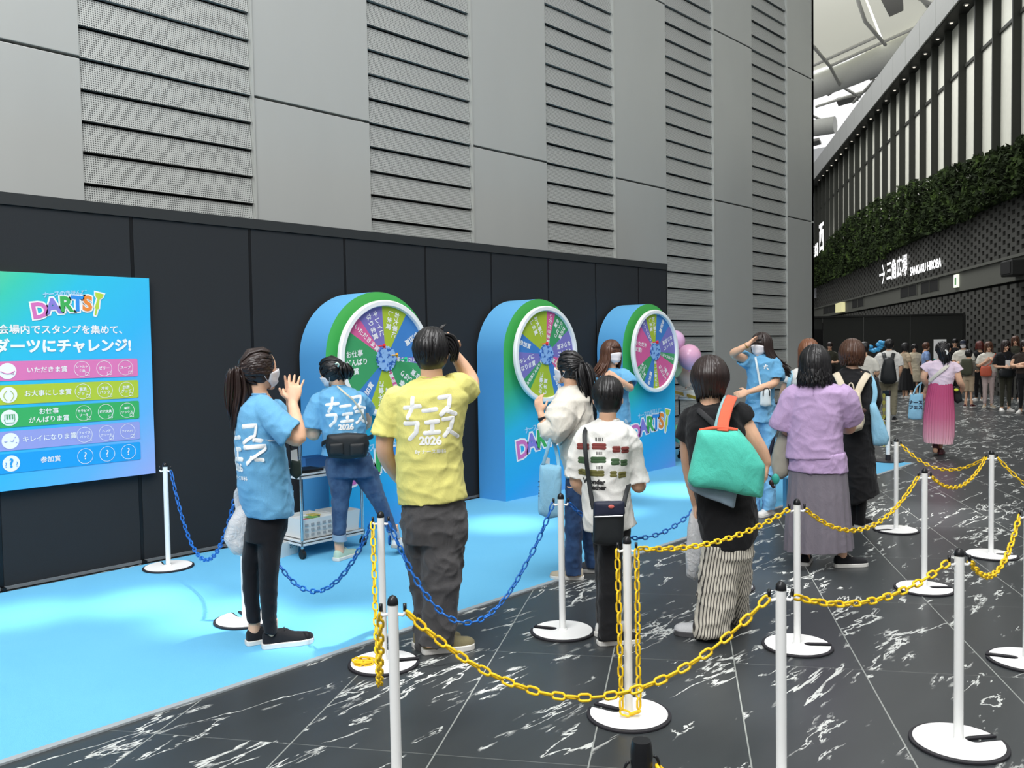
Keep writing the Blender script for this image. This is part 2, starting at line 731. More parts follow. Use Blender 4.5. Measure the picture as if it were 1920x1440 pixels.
m.box(S0, S1, QD - 0.54, QD + 0.5, 13.02, 13.10, FMAT)
make('fascia', m, plain('grey_fascia', '9c9e9a', 0.35, 0.4), fw)
m = M()
m.box(62.0, 62.6, QD - 0.9, QD + 0.1, 4.6, 11.6, FMAT)
make('end_pier', m, plain('pale_pier', 'c6c8cc', 0.6), fw)

M_LAMP = emis('lamp_white', 'fff6e6', 1.1)
s, k = 22.0, 0
sd = None
while s < 60:
    if sd is None:
        sd = thing('soffit_downlight', F(s, QD - 0.24, 12.02), 'small bright downlight in the row under the dark eave', 'light', 'downlights under the eave of the right building')
        m = M()
        m.tube([F(s, QD - 0.24, 12.02), F(s, QD - 0.24, 11.985)], 0.09, 12)
        make('lamp_body', m, plain('grey_lamp_body', '8a8a86', 0.4), sd)
        m = M()
        m.tube([F(s, QD - 0.24, 11.985), F(s, QD - 0.24, 11.965)], 0.045, 12)
        make('lens', m, M_LAMP, sd)
    else:
        dup(sd, F(s, QD - 0.24, 12.02))
    s += 1.55

# planted strip: leaves in one mass
t = NT('ivy_leaves')
oi = t.n('ObjectInfo')
ln_ = t.noise(t.obj(), 2.2, 4)
t.set(t.ramp(ln_, [(0.3, '161c11'), (0.5, '26301c'), (0.66, '3b4b26'), (0.8, '5a7332')]), 0.9, 0, 0.08)
M_LEAF = t.m
rg = random.Random(5)


def hedge_top(s):
    pts = [(20, 6.75), (25.7, 6.85), (28.1, 7.05), (31.1, 7.25), (33.6, 7.45), (38, 7.8), (43, 8.0), (49.5, 8.1), (56, 7.6), (62, 7.0)]
    for (a, za), (b, zb) in zip(pts, pts[1:]):
        if s <= b:
            return za + (zb - za) * max(0, (s - a) / (b - a))
    return 7.0


def hedge_bot(s):
    return 5.45 + 0.25 * noise.noise((s * 0.35, 3.1, 0)) + (0.0 if s < 40 else -0.2)


m = M()
for i in range(15000):
    s = 20 + 42 * rg.random() ** 1.15
    zb, zt = hedge_bot(s), hedge_top(s) + 0.15 * noise.noise((s * 1.3, 0, 7))
    z = zb + (zt - zb) * rg.random() ** 0.9
    bulge = 0.30 + 0.22 * noise.noise((s * 0.6, z * 0.9, 2.0))
    p = F(s, QD - 0.08 - bulge * (0.4 + 0.6 * rg.random()), z)
    a = Vector((rg.gauss(0, 1), rg.gauss(0, 1), rg.gauss(0, 1))).normalized()
    b = a.orthogonal().normalized()
    b = (b + a.cross(b) * rg.uniform(-1, 1)).normalized()
    L = rg.uniform(0.07, 0.15)
    c_ = a.cross(b)
    k = m.addv([p - a * L, p + b * L * 0.45 + c_ * L * 0.1, p + a * L, p - b * L * 0.45 + c_ * L * 0.1])
    m.face((k, k + 1, k + 2, k + 3))
m.box(20, 62, QD - 0.14, QD + 0.02, 5.5, 6.7, FMAT)
hd = make('ivy_foliage', m, M_LEAF, normals=False)
tag(hd, 'mass of green climbing foliage planted along the ledge of the right building', 'plants', kind='stuff')

m = M()
m.box(78.0, 79.0, -60, 14, 0, 13.0, FMAT)
tag(make('wall_far', m, plain('far_wall_grey', '8d8f8c', 0.7)), kind='structure')

# lit signs on the brick band
M_SIGN = emis('sign_white', 'ffffff', 2.2)


def sign(name, label, parts, q):
    sg = thing(name, F(parts[0][1], q, parts[0][2]), label, 'sign')
    for nm, s, z, txt, size, off, sx_ in parts:
        m = M()
        vs, fs = text_mesh(txt, size, off)
        mt = frame(F(s, q, z), -TD, UP)
        m.add([Vector((v.x * sx_, v.y, 0)) for v in vs], fs, mt)
        make(nm, m, M_SIGN, sg)
    return sg


sg = sign('plaza_sign', 'white lit plaza sign with an arrow and big and small lettering on the brick wall', [
    ('big_lettering', 39.3, 4.62, '三角広場', 0.90, 0.015, 1.0), ('small_lettering', 34.95, 4.33, 'SANKAKU HIROBA', 0.44, 0.010, 1.12)], QD - 0.10)
m = M()
am = frame(F(41.95, QD - 0.10, 4.62), -TD, UP)
m.add([(-0.55, -.05, 0), (0.42, -.05, 0), (0.42, .05, 0), (-0.55, .05, 0)], [(0, 1, 2, 3)], am)
m.add([(0.10, .42, 0), (0.50, 0, 0), (0.10, -.42, 0), (0.0, -.42, 0), (0.36, 0, 0), (0.0, .42, 0)], [(0, 1, 4, 5), (1, 2, 3, 4)], am)
make('arrow', m, M_SIGN, sg)
sign('west_sign', 'tall white lit sign standing at the top of the green strip at the far end', [
    ('big_lettering', 55.0, 7.75, '西', 1.9, 0.03, 0.95), ('small_lettering', 57.6, 7.25, '三角広場', 0.85, 0.02, 0.8)], QD - 0.75)

# things on the ledge band
M_BLACKVENT = plain('black_grille', '0c0d0c', 0.7)
M_EXIT = emis('exit_white', 'e8f0d8', 1.1)


def vent(s, w_, label):
    vt = thing('ledge_vent', F(s, QD - 0.07, 3.36), label, 'vent', 'dark vents in the ledge band')
    m = M()
    for k in range(2):
        m.box(s - w_ / 2 + k * w_ / 2 + 0.03, s + k * w_ / 2 - 0.03, QD - 0.075, QD - 0.055, 3.40, 3.80, FMAT)
    make('opening', m, M_BLACKVENT, vt)
    m = M()
    for k in range(3):
        m.box(s - w_ / 2 + k * w_ / 2 - 0.02, s - w_ / 2 + k * w_ / 2 + 0.02, QD - 0.09, QD - 0.05, 3.38, 3.82, FMAT)
    m.box(s - w_ / 2, s + w_ / 2, QD - 0.09, QD - 0.05, 3.80, 3.84, FMAT)
    make('frame', m, plain('grey_band', '55564f', 0.6), vt)


vent(34.4, 2.3, 'dark twin vent in the ledge band, right under the small lettering')
vent(37.4, 2.6, 'dark twin vent in the ledge band, under the big plaza characters')
vent(47.6, 3.0, 'dark vent in the ledge band past the yellowish lit sign')
vent(56.5, 4.5, 'dark vent at the far end of the ledge band')
m = M()
m.box(30.95, 31.35, QD - 0.12, QD - 0.055, 3.36, 3.78, FMAT)
eb = make('exit_light', m, M_EXIT, origin=F(31.1, QD, 3.36))
tag(eb, 'small white glowing exit light on the ledge band right of the plaza sign', 'exit light')
m = M()
m.box(31.07, 31.23, QD - 0.125, QD - 0.119, 3.44, 3.68, FMAT)
make('pictogram', m, plain('exit_green', '4f9a5c', 0.5), eb, origin=F(31.1, QD, 3.36))
m = M()
m.box(51.2, 53.2, QD - 0.25, QD - 0.055, 3.30, 3.82, FMAT)
eb = make('lit_box', m, emis('warm_lit', 'd8d2a0', 0.7), origin=F(52, QD, 3.3))
tag(eb, 'pale yellowish lit box on the ledge band at the far end', 'lit box')
lsp = thing('loudspeaker', F(25.75, QD - 0.3, 3.3), 'dark loudspeaker box on the ledge band near the right edge', 'speaker')
m = M()
m.box(25.3, 26.1, QD - 0.42, QD - 0.06, 3.32, 3.74, FMAT)
make('case', m, plain('black_speaker', '1b1c1a', 0.5), lsp, bevel=0.03)
m = M()
m.box(25.36, 26.04, QD - 0.44, QD - 0.42, 3.38, 3.68, FMAT)
make('grille', m, M_BLACKVENT, lsp)

# black hoarding across the passage, with a dark doorway
hb = thing('hoarding', F(29.7, 6.5, 0), 'tall black hoarding across the passage behind the waiting crowd', 'hoarding')
for i, (a, b) in enumerate(((1.2, 2.9), (2.9, 4.5), (4.5, 5.75), (5.75, 7.15), (7.15, 8.7))):
    m = M()
    z0 = 2.05 if i < 2 else 0.0
    m.box(29.7, 29.78, a + 0.015, b - 0.015, z0, 2.42, FMAT)
    make('panel', m, plain('hoarding_black', '20221f', 0.7), hb)
m = M()
m.box(29.66, 29.82, 1.2, 8.72, 2.42, 2.47, FMAT)
m.box(29.66, 29.82, 8.68, 8.76, 0, 2.42, FMAT)
m.box(29.66, 29.82, 3.9, 3.96, 0, 2.1, FMAT)
make('frame', m, plain('hoarding_frame', '131412', 0.5), hb)
m = M()
m.box(31.5, 31.6, 0.5, 5.0, 0, 2.3, FMAT)
make('doorway_dark', m, plain('doorway_black', '0a0a0a', 0.9), hb)  # black sheet behind the doorway, darkness of the opening put into its colour

# ---- roof seen past the corner: membrane bays, white tubes, glazing bars
rf = thing('ceiling', (0, 0, 0), None, None, kind='structure')
M_WHT = plain('white_steel', 'd9dad4', 0.45)
ZR = 26.0


def R(px, py, z=ZR):
    return at_z(px, py, z)


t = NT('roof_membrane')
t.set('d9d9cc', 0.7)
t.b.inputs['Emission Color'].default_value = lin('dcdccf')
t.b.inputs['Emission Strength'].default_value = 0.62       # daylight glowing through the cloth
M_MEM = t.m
m = M()
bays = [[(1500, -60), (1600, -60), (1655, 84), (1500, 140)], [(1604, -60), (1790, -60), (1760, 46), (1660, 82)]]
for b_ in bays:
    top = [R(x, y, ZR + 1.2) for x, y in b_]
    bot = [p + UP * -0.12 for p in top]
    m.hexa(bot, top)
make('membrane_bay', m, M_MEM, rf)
m = M()
for a, b_ in (((1490, 176), (1600, 135)), ((1600, 135), (1700, 92)), ((1700, 92), (1800, 40))):
    m.tube([R(*a), R(*b_)], 1.15, 20)
m.tube([R(1490, 246, 22), R(1566, 234, 22)], 0.8, 16)
make('roof_tube', m, M_WHT, rf, smooth=True, auto=40)
m = M()
for pts in ([(1598, -30), (1622, 40), (1660, 84)], [(1500, 70), (1526, 88), (1556, 124)], [(1520, 125), (1640, 70)], [(1560, 122), (1720, 50)],
            [(1530, 200), (1640, 165)], [(1556, 124), (1575, 160), (1612, 182)], [(1575, 160), (1530, 178)], [(1600, 192), (1640, 150)], [(1520, 215), (1562, 236)],
            [(1690, -20), (1770, 20)], [(1705, -30), (1740, 12)]):
    m.tube([R(x, y, ZR - 0.9) for x, y in pts], 0.14, 8)
make('roof_bar', m, plain('steel_bar', 'c4c4bd', 0.5), rf)
m = M()
for b_ in ([(1545, 168), (1572, 150), (1580, 156), (1553, 175)], [(1568, 184), (1606, 174), (1610, 183), (1572, 194)], [(1628, 140), (1655, 122), (1662, 127), (1632, 146)],
           [(1652, -8), (1692, -14), (1694, 12), (1668, 24)], [(1520, 262), (1536, 258), (1540, 266), (1524, 270)]):
    top = [R(x, y, ZR - 0.3) for x, y in b_]
    m.hexa([p - UP * 0.3 for p in top], top)
make('roof_vent', m, plain('grey_steel', '8f8e88', 0.5), rf)
t = NT('roof_glass')
t.set('f4f6f6', 0.6)
t.b.inputs['Emission Color'].default_value = lin('ffffff')
t.b.inputs['Emission Strength'].default_value = 1.4        # overcast sky seen through the glazing
m = M()
top = [R(x, y, 30) for x, y in ((1250, -60), (1950, -60), (1950, 200), (1250, 330))]
m.hexa([p - UP * 0.05 for p in top], top)
make('roof_glazing', m, t.m, rf)

# ================================================================== BOOTHS, SIGN BOARD
WHITE = plain('print_white', 'f2f3f2', 0.6, var=0.02)
PAL = dict(pink='d85f97', lime='a9bf35', green='3d9b62', purple='7a74bb', blue='3f7fc4')
PM = {k: plain('print_' + k, v, 0.55) for k, v in PAL.items()}
LOGO = [('D', 'd873b8'), ('A', '8a7fd0'), ('R', '3fae57'), ('T', '2f8fe0'), ('S', 'ef8b3a')]
LM = {c: plain('logo_' + c, h, 0.55, var=0.02) for c, h in LOGO}
M_PALE = plain('logo_pale_blue', 'a8d3ee', 0.6, var=0.02)
M_LIMEDART = plain('logo_lime', 'b7d245', 0.6, var=0.02)


def darts_logo(par, org, xax, zax, wdt, nrm):
    """coloured DARTS with white outline on an arc, small pale lettering above and a dart for the exclamation mark"""
    mw, mp_ = M(), M()
    sc = wdt / 1.0
    slots = [(-0.37, -0.03, 8), (-0.19, 0.035, 6), (-0.01, 0.065, 2), (0.15, 0.078, -1), (0.29, 0.085, -3)]
    for (ch, hx), (x, z, ang) in zip(LOGO, slots):
        a = math.radians(ang)
        xa = xax * math.cos(a) + zax * math.sin(a)
        za = -xax * math.sin(a) + zax * math.cos(a)
        p = org + (xax * x + zax * z) * sc
        write(mw, ch, 0.30 * sc, frame(p + nrm * 0.0015, xa, za), off=0.034 * sc)
        mc = M()
        write(mc, ch, 0.30 * sc, frame(p + nrm * 0.003, xa, za), off=0.012 * sc)
        make('letter', mc, LM[ch], par, normals=False)
    d0, d1 = org + (xax * 0.40 + zax * -0.07) * sc, org + (xax * 0.47 + zax * 0.24) * sc
    dirv = (d1 - d0).normalized()
    sd_ = dirv.cross(nrm).normalized()

    def dart(mm, g, lift):
        pr = [(-.01, 0), (0.0, .012), (.09, .014), (.10, .03), (.24, .016), (.27, .05), (.33, .065), (.33, 0)]
        pts = [(a_ - (g if a_ < 0 else -g if a_ > .3 else 0), b_ + g) for a_, b_ in pr]
        poly = [d0 + (dirv * a_ + sd_ * b_) * sc + nrm * lift for a_, b_ in pts] + [d0 + (dirv * a_ - sd_ * b_) * sc + nrm * lift for a_, b_ in pts[::-1]]
        b_ = mm.addv(poly)
        n_ = len(pts)
        for i in range(n_ - 1):
            mm.face((b_ + i, b_ + i + 1, b_ + 2 * n_ - 2 - i, b_ + 2 * n_ - 1 - i))
    dart(mw, 0.02, 0.0015)
    md = M()
    dart(md, 0.0, 0.003)
    make('dart_mark', md, M_LIMEDART, par, normals=False)
    for i, ch in enumerate('ナースのきほんび'):
        x = -0.28 + i * 0.075
        z = 0.20 + 0.075 * (x + 0.28) ** 0.7
        a = math.radians(10 - 10 * i / 7)
        write(mp_, ch, 0.085 * sc, frame(org + (xax * x + zax * z) * sc + nrm * 0.002, xax * math.cos(a) + zax * math.sin(a), zax * math.cos(a) - xax * math.sin(a)), off=0.003 * sc)
    make('logo_outline', mw, WHITE, par, normals=False)
    make('small_lettering', mp_, M_PALE, par, normals=False)


# front print of a booth: green crown, cyan, blue, lavender foot
def booth_mat():
    t = NT('booth_front_print')
    o = t.obj()
    sp = t.n('SeparateXYZ')
    t.l(o, sp.inputs[0])
    k = t.math('SUBTRACT', sp.outputs[2], t.math('MULTIPLY', sp.outputs[0], 0.45))
    k = t.math('DIVIDE', t.math('ADD', k, 0.35), 2.7)
    c = t.ramp(k, [(0.0, '7f97e0'), (0.10, '55a6e4'), (0.25, '2aa9e6'), (0.48, '2cb4dc'), (0.58, '30b3a6'), (0.66, '3aae78'), (0.75, '3fb060'), (1.0, '56b85a')])
    t.set(c, 0.6, 0, 0.3)
    return t.m


def side_mat():
    t = NT('booth_side_print')
    o = t.obj()
    sp = t.n('SeparateXYZ')
    t.l(o, sp.inputs[0])
    c = t.ramp(t.math('DIVIDE', sp.outputs[2], 2.2), [(0.0, '4f9fd8'), (0.6, '4a95d0'), (1.0, '6ab2de')])
    t.set(t.mix(t.math('MULTIPLY', t.noise(o, 160, 2), 0.25), c, lin('3f8fd0')), 0.75, 0, 0.3)
    t.bump(t.noise(o, 200, 2), 0.1, 0.003)
    return t.m


M_BF, M_BS = booth_mat(), side_mat()
M_RIM = plain('white_rim', 'eef0f0', 0.4, var=0.02)
M_CHR0 = plain('axle_grey', '9fa3a6', .4, .6)
M_HUB = NT('hub_print')
o = M_HUB.obj()
vo = M_HUB.n('TexVoronoi')
vo.inputs['Scale'].default_value = 22
M_HUB.l(o, vo.inputs['Vector'])
M_HUB.set(M_HUB.mix(M_HUB.ramp(M_HUB.noise(o, 26, 2), [(0.40, (1, 1, 1, 1)), (0.43, (0, 0, 0, 1))]), lin('8fb9ea'), lin('2f62b4')), 0.5)
M_HUB = M_HUB.m
TXT = dict(lime=('お大事に', 'しま賞'), purple=('キレイに', 'なりま賞'), pink=('いただきま賞！',), green=('お仕事', 'がんばり', 'ま賞'), blue=('参加賞',))
W1 = [(-4, 32, 'lime'), (32, 88, 'blue'), (88, 98, 'purple'), (98, 152, 'green'), (152, 163, 'pink'), (163, 205, 'lime'), (205, 228, 'blue'), (228, 301, 'green'), (301, 321, 'pink'), (321, 356, 'purple')]
W2 = [(300, 363, 'lime'), (3, 21, 'pink'), (21, 56, 'green'), (56, 102, 'purple'), (102, 134, 'pink'), (134, 163, 'blue'), (163, 216, 'lime'), (216, 235, 'green'), (235, 274, 'purple'), (274, 300, 'blue')]
W3 = [(-26, 6, 'lime'), (6, 46, 'blue'), (46, 95, 'purple'), (95, 113, 'green'), (113, 169, 'pink'), (169, 185, 'lime'), (185, 214, 'blue'), (214, 244, 'green'), (244, 315, 'pink'), (315, 334, 'purple')]
XA, ZA, NA = Vector((1, 0, 0)), Vector((0, 0, 1)), Vector((0, -1, 0))
BY0, BY1 = 6.28, 6.672


def booth(xc, sectors, label, mirror=False):
    b = thing('dart_booth', (xc, BY0, 0.008), label, 'dart booth', 'three arched dart booths')
    hw, zc = 0.6, 1.57
    out = [(-hw, 0.008)] + [(-hw * math.cos(a), zc + hw * math.sin(a)) for a in np.linspace(0, PI, 41)] + [(hw, 0.008)]
    m = M()
    a0 = m.addv([(xc + x, BY0, z) for x, z in out])
    b0 = m.addv([(xc + x, BY1, z) for x, z in out])
    n_ = len(out)
    m.cur = 0
    m.face([a0 + i for i in range(n_)])
    m.cur = 1
    m.face([b0 + i for i in range(n_)][::-1])
    for i in range(n_):
        j = (i + 1) % n_
        m.face((a0 + i, b0 + i, b0 + j, a0 + j))
    make('cabinet', m, [M_BF, M_BS], b, smooth=True, auto=30)
    C = Vector((xc, BY0, 1.562))
    r0, r1 = 0.475, 0.53
    # wheel: rim (lathe), face sectors, hub
    m = M()
    prof = [(0.10, 0.078), (r0, 0.078), (r0, 0.098), (r0 + 0.008, 0.113), (r1 - 0.012, 0.113), (r1, 0.102), (r1, 0.072), (0.10, 0.072)]
    rings = [[C + XA * (r * math.sin(a)) + ZA * (r * math.cos(a)) + NA * d for r, d in prof] for a in np.linspace(0, 2 * PI, 73)[:-1]]
    m.loft(rings, closed=True)
    wl = make('wheel_rim', m, M_RIM, b, smooth=True, auto=35)
    m = M()
    m.tube([C + NA * -0.005, C + NA * 0.075], 0.11, 24)
    make('axle', m, M_CHR0, b, smooth=True, auto=40)
    for a0_, a1_, k in sectors:
        m, mt_ = M(), M()
        st = max(2, int((a1_ - a0_) / 4))
        an = np.radians(np.linspace(a0_, a1_, st + 1))
        c0 = C + NA * 0.082
        i0 = m.addv([c0] + [c0 + XA * (r0 * math.sin(a)) + ZA * (r0 * math.cos(a)) for a in an])
        m.face([i0 + i for i in range(st + 2)][::-1])
        lines = TXT[k]
        wd = a1_ - a0_
        if wd < 22:
            lines = (''.join(lines),)
        elif k == 'pink' and wd > 40:
            lines = ('いただき', 'ま賞！')
        am_ = math.radians((a0_ + a1_) / 2)
        inw = -(XA * math.sin(am_) + ZA * math.cos(am_))
        upv = Vector((-inw.z, 0, inw.x))
        nl = len(lines)
        size = min(0.062, 0.40 / max(len(x) for x in lines), 0.30 * math.radians(wd) * 0.9 / nl)
        for li, tx in enumerate(lines):
            lo = ((nl - 1) / 2 - li) * size * 1.25
            p = c0 - inw * (0.455 - 0.01 * abs(lo) / 0.05) + upv * lo + NA * 0.002
            vs, fs = text_mesh(tx, size, size * 0.02, 'LEFT')
            mt_.add(vs, fs, frame(p, inw, upv))
        ps = make('prize_sector', m, PM[k], b, normals=False)
        ps['label'] = k + ' prize sector'
        make('lettering', mt_, WHITE, ps, normals=False, origin=Vector(b['_o']))
    m = M()
    pts = []
    for i in range(72):
        a = 2 * PI * i / 72
        r = 0.112 + 0.006 * math.cos(a * 24)
        pts.append(C + NA * 0.083 + XA * (r * math.sin(a)) + ZA * (r * math.cos(a)))
    m.prism(pts, NA * 0.012)
    make('hub', m, M_HUB, b)
    # darts stuck near the hub
    for i, (ax_, az, cl) in enumerate(((-0.10, 0.115, 'e23b4a'), (0.045, 0.03, 'f0b53a'), (0.15, -0.01, '3fd09a'))[:3 if xc < 6 else 1]):
        m = M()
        p = C + XA * ax_ + ZA * az + NA * 0.09
        m.tube([p, p + NA * 0.03], 0.003, 6)
        m.tube([p + NA * 0.03, p + NA * 0.075], [0.007, 0.006], 8)
        q = p + NA * 0.09
        for k in range(2):
            dv = (XA if k else ZA)
            m.hexa([q - dv * .018 - NA * .015, q + dv * .018 - NA * .015, q + dv * .022 + NA * .02, q - dv * .022 + NA * .02],
                   [x + (ZA if k else XA) * 0.003 for x in (q - dv * .018 - NA * .015, q + dv * .018 - NA * .015, q + dv * .022 + NA * .02, q - dv * .022 + NA * .02)])
        d = make('dart', m, plain('dart_' + cl, cl, 0.4), origin=p)
        tag(d, {'e23b4a': 'red', 'f0b53a': 'orange', '3fd09a': 'mint green'}[cl] + ' dart stuck in the wheel of ' + label.split(' arched')[0] + ' booth', 'dart')
    darts_logo(b, Vector((xc + 0.0, BY0 - 0.001, 0.56)), XA, ZA, 0.88, NA)
    return b


booth(5.11, W1, 'nearest arched blue dart booth, behind the staff at the metal cart')
booth(7.37, W2, 'middle arched blue dart booth, between the other two booths')
booth(9.54, W3, 'farthest arched blue dart booth, beside the balloons')

# ---- sign board on the partition
SY = PY - 0.025
t = NT('board_print')
o = t.obj()
sp = t.n('SeparateXYZ')
t.l(o, sp.inputs[0])
k = t.math('ADD', t.math('MULTIPLY', sp.outputs[0], 0.42), t.math('MULTIPLY', sp.outputs[2], -0.42))
t.set(t.ramp(t.math('DIVIDE', t.math('ADD', k, 0.58), 1.16), [(0.0, '63d08a'), (0.13, '3cc9b0'), (0.28, '2fc0df'), (0.55, '36b6ec'), (0.80, '63b3ee'), (1.0, '9fb0ea')]), 0.5, 0, 0.4)
M_BRD = t.m
bx0, bx1, bz0, bz1 = 1.93, 3.165, 0.705, 2.23
bd = thing('sign_board', (2.55, SY, 1.47), 'square blue to green printed board of dart rules hung on the black partition', 'sign board')
m = M()
m.box(bx0, bx1, SY - 0.02, SY + 0.02, bz0, bz1)
make('board', m, M_BRD, bd, bevel=0.002)
sy = SY - 0.0215


def onb(x, z, lift=0.0):
    return Vector((x, sy - lift, z))


def disc(m, x, z, r, lift=0.001, n=32, r_in=None):
    if r_in:
        a = [onb(x + r * math.cos(2 * PI * i / n), z + r * math.sin(2 * PI * i / n), lift) for i in range(n)]
        b = [onb(x + r_in * math.cos(2 * PI * i / n), z + r_in * math.sin(2 * PI * i / n), lift) for i in range(n)]
        i0 = m.addv(a + b)
        for i in range(n):
            j = (i + 1) % n
            m.face((i0 + i, i0 + j, i0 + n + j, i0 + n + i))
    else:
        i0 = m.addv([onb(x + r * math.cos(2 * PI * i / n), z + r * math.sin(2 * PI * i / n), lift) for i in range(n)])
        m.face([i0 + i for i in range(n)])


darts_logo(bd, onb(2.545, 1.975), XA, ZA, 0.50, NA)
m = M()
write(m, '会場内でスタンプを集めて、', 0.069, frame(onb(2.535, 1.825, 0.001), XA, ZA), off=0.0014)
write(m, 'ダーツにチャレンジ!', 0.103, frame(onb(2.53, 1.705, 0.001), XA, ZA), off=0.0045)
make('heading', m, WHITE, bd, normals=False)
rows = [('pink', 1.54, ('いただきま賞',), ('レトルト\n食品', 'ゼリー', 'スープ')), ('lime', 1.374, ('お大事にしま賞',), ('温活\nグッズ', '冷却\nパック', '除菌\nグッズ')),
        ('green', 1.214, ('お仕事', 'がんばりま賞'), ('カラビナ\nリール', '機能文具', '着圧\nソックス')), ('purple', 1.053, ('キレイになりま賞',), ('フェイス\nパック', 'ハンド\nクリーム', 'アイマスク')),
        ('blue', 0.895, ('参加賞',), ('?', '?', '?'))]
RC = dict(pink='e07ab4', lime='b3c83c', green='3bae62', purple='98a0de', blue='1e9fe6')
for k, z, names, its in rows:
    m = M()
    h, xl, xr, rad = 0.068, 1.99, 3.05, 0.012
    poly = []
    for cx_, cz_, a0 in ((xr - rad, z + h - rad, 0), (xl + rad, z + h - rad, 90), (xl + rad, z - h + rad, 180), (xr - rad, z - h + rad, 270)):
        poly += [onb(cx_ + rad * math.cos(math.radians(a0 + d)), cz_ + rad * math.sin(math.radians(a0 + d)), 0.0) for d in (0, 45, 90)]
    m.prism(poly, NA * 0.0012)
    rw = make('prize_row', m, plain('row_' + k, RC[k], 0.5, var=0.02), bd)
    rw['label'] = k + ' prize row'
    m = M()
    nl = len(names)
    for i, tx in enumerate(names):
        write(m, tx, 0.046, frame(onb(2.395, z + ((nl - 1) / 2 - i) * 0.058, 0.003), XA, ZA), off=0.0006)
    make('lettering', m, WHITE, rw, normals=False, origin=Vector(bd['_o']))
    for i, tx in enumerate(its):
        m = M()
        cx_ = 2.635 + 0.16 * i
        disc(m, cx_, z, 0.057, 0.003, 32, 0.054)
        ls = tx.split('\n')
        if tx == '?':
            write(m, '?', 0.075, frame(onb(cx_, z, 0.003), XA, ZA), off=0.0004)
        else:
            sz = min(0.027, 0.088 / max(len(q) for q in ls))
            for j, q in enumerate(ls):
                write(m, q, sz, frame(onb(cx_, z + ((len(ls) - 1) / 2 - j) * 0.03, 0.003), XA, ZA), off=0.0006)
            mm = [(cx_ + 0.022, z - 0.05), (cx_ + 0.05, z - 0.05), (cx_ + 0.05, z - 0.028), (cx_ + 0.022, z - 0.028)]
            for p, q in zip(mm, mm[1:] + mm[:1]):
                m.tube([onb(p[0], p[1], 0.003), onb(q[0], q[1], 0.003)], 0.0012, 4)
        make('prize_mark', m, WHITE, rw, normals=False, origin=Vector(bd['_o']))
    m = M()
    disc(m, 2.135, z, 0.056, 0.003)
    make('round_badge', m, WHITE, rw, normals=False, origin=Vector(bd['_o']))
    mi = M()
    if k == 'blue':
        write(mi, '?', 0.085, frame(onb(2.135, z, 0.005), XA, ZA), off=0.003)
        write(mi, '?', 0.05, frame(onb(2.10, z - 0.01, 0.005), XA, ZA))
        write(mi, '?', 0.05, frame(onb(2.17, z - 0.01, 0.005), XA, ZA))
    elif k == 'pink':
        mi.tube([onb(2.09 + 0.09 * i / 8, z + 0.0 - 0.018 * math.sin(PI * i / 8), 0.005) for i in range(9)], 0.0025, 4)
        mi.tube([onb(2.165, z - 0.005, 0.005), onb(2.175, z - 0.022, 0.005), onb(2.158, z - 0.02, 0.005)], 0.002, 4)
    elif k == 'lime':
        for q in (-1, 1):
            mi.tube([onb(2.135 + q * (0.012 + 0.02 * math.sin(PI * i / 8)), z - 0.04 + 0.07 * i / 8, 0.005) for i in range(9)], 0.0022, 4)
    elif k == 'green':
        for q in range(4):
            mi.tube([onb(2.105 + q * 0.017, z - 0.01, 0.005), onb(2.105 + q * 0.017, z + 0.024, 0.005), onb(2.117 + q * 0.017, z + 0.024, 0.005), onb(2.117 + q * 0.017, z - 0.01, 0.005)], 0.002, 4)
        mi.tube([onb(2.10, z - 0.01, 0.005), onb(2.11, z - 0.035, 0.005), onb(2.16, z - 0.035, 0.005), onb(2.17, z - 0.01, 0.005)], 0.002, 4)
    else:
        for q in (-1, 1):
            mi.tube([onb(2.125 + q * 0.02 - 0.01, z, 0.005), onb(2.125 + q * 0.02, z - 0.005, 0.005), onb(2.125 + q * 0.02 + 0.01, z, 0.005)], 0.002, 4)
        for q in ((2.165, z + 0.022), (2.172, z - 0.015), (2.155, z + 0.005)):
            disc(mi, q[0], q[1], 0.005, 0.005, 4)
    make('row_icon', mi, plain('row_' + k, RC[k], 0.5), rw, normals=False, origin=Vector(bd['_o']))
for o_ in [c for c in bd.children if c.name.startswith('prize_row')]:
    pass

# ================================================================== POLES AND CHAINS
M_PW = plain('white_plastic_pole', 'f0f1ef', 0.4, var=0.02)
M_PB = plain('white_base_plate', 'f0f0ee', 0.5, var=0.02)
M_RUB = plain('black_rubber', '26252a', 0.55)
M_CAPB = plain('black_cap', '17181b', 0.3)


def slot_disc(r, sw, si, n=60):
    """outline of a disc with a rounded slot running in from the rim, slot along +X"""
    a0 = math.asin(sw / r)
    pts = [(r * math.cos(a), r * math.sin(a)) for a in np.linspace(a0, 2 * PI - a0, n)]
    pts += [(si + sw * math.cos(a), sw * math.sin(a)) for a in np.linspace(-PI / 2, -3 * PI / 2, 9)]
    return pts


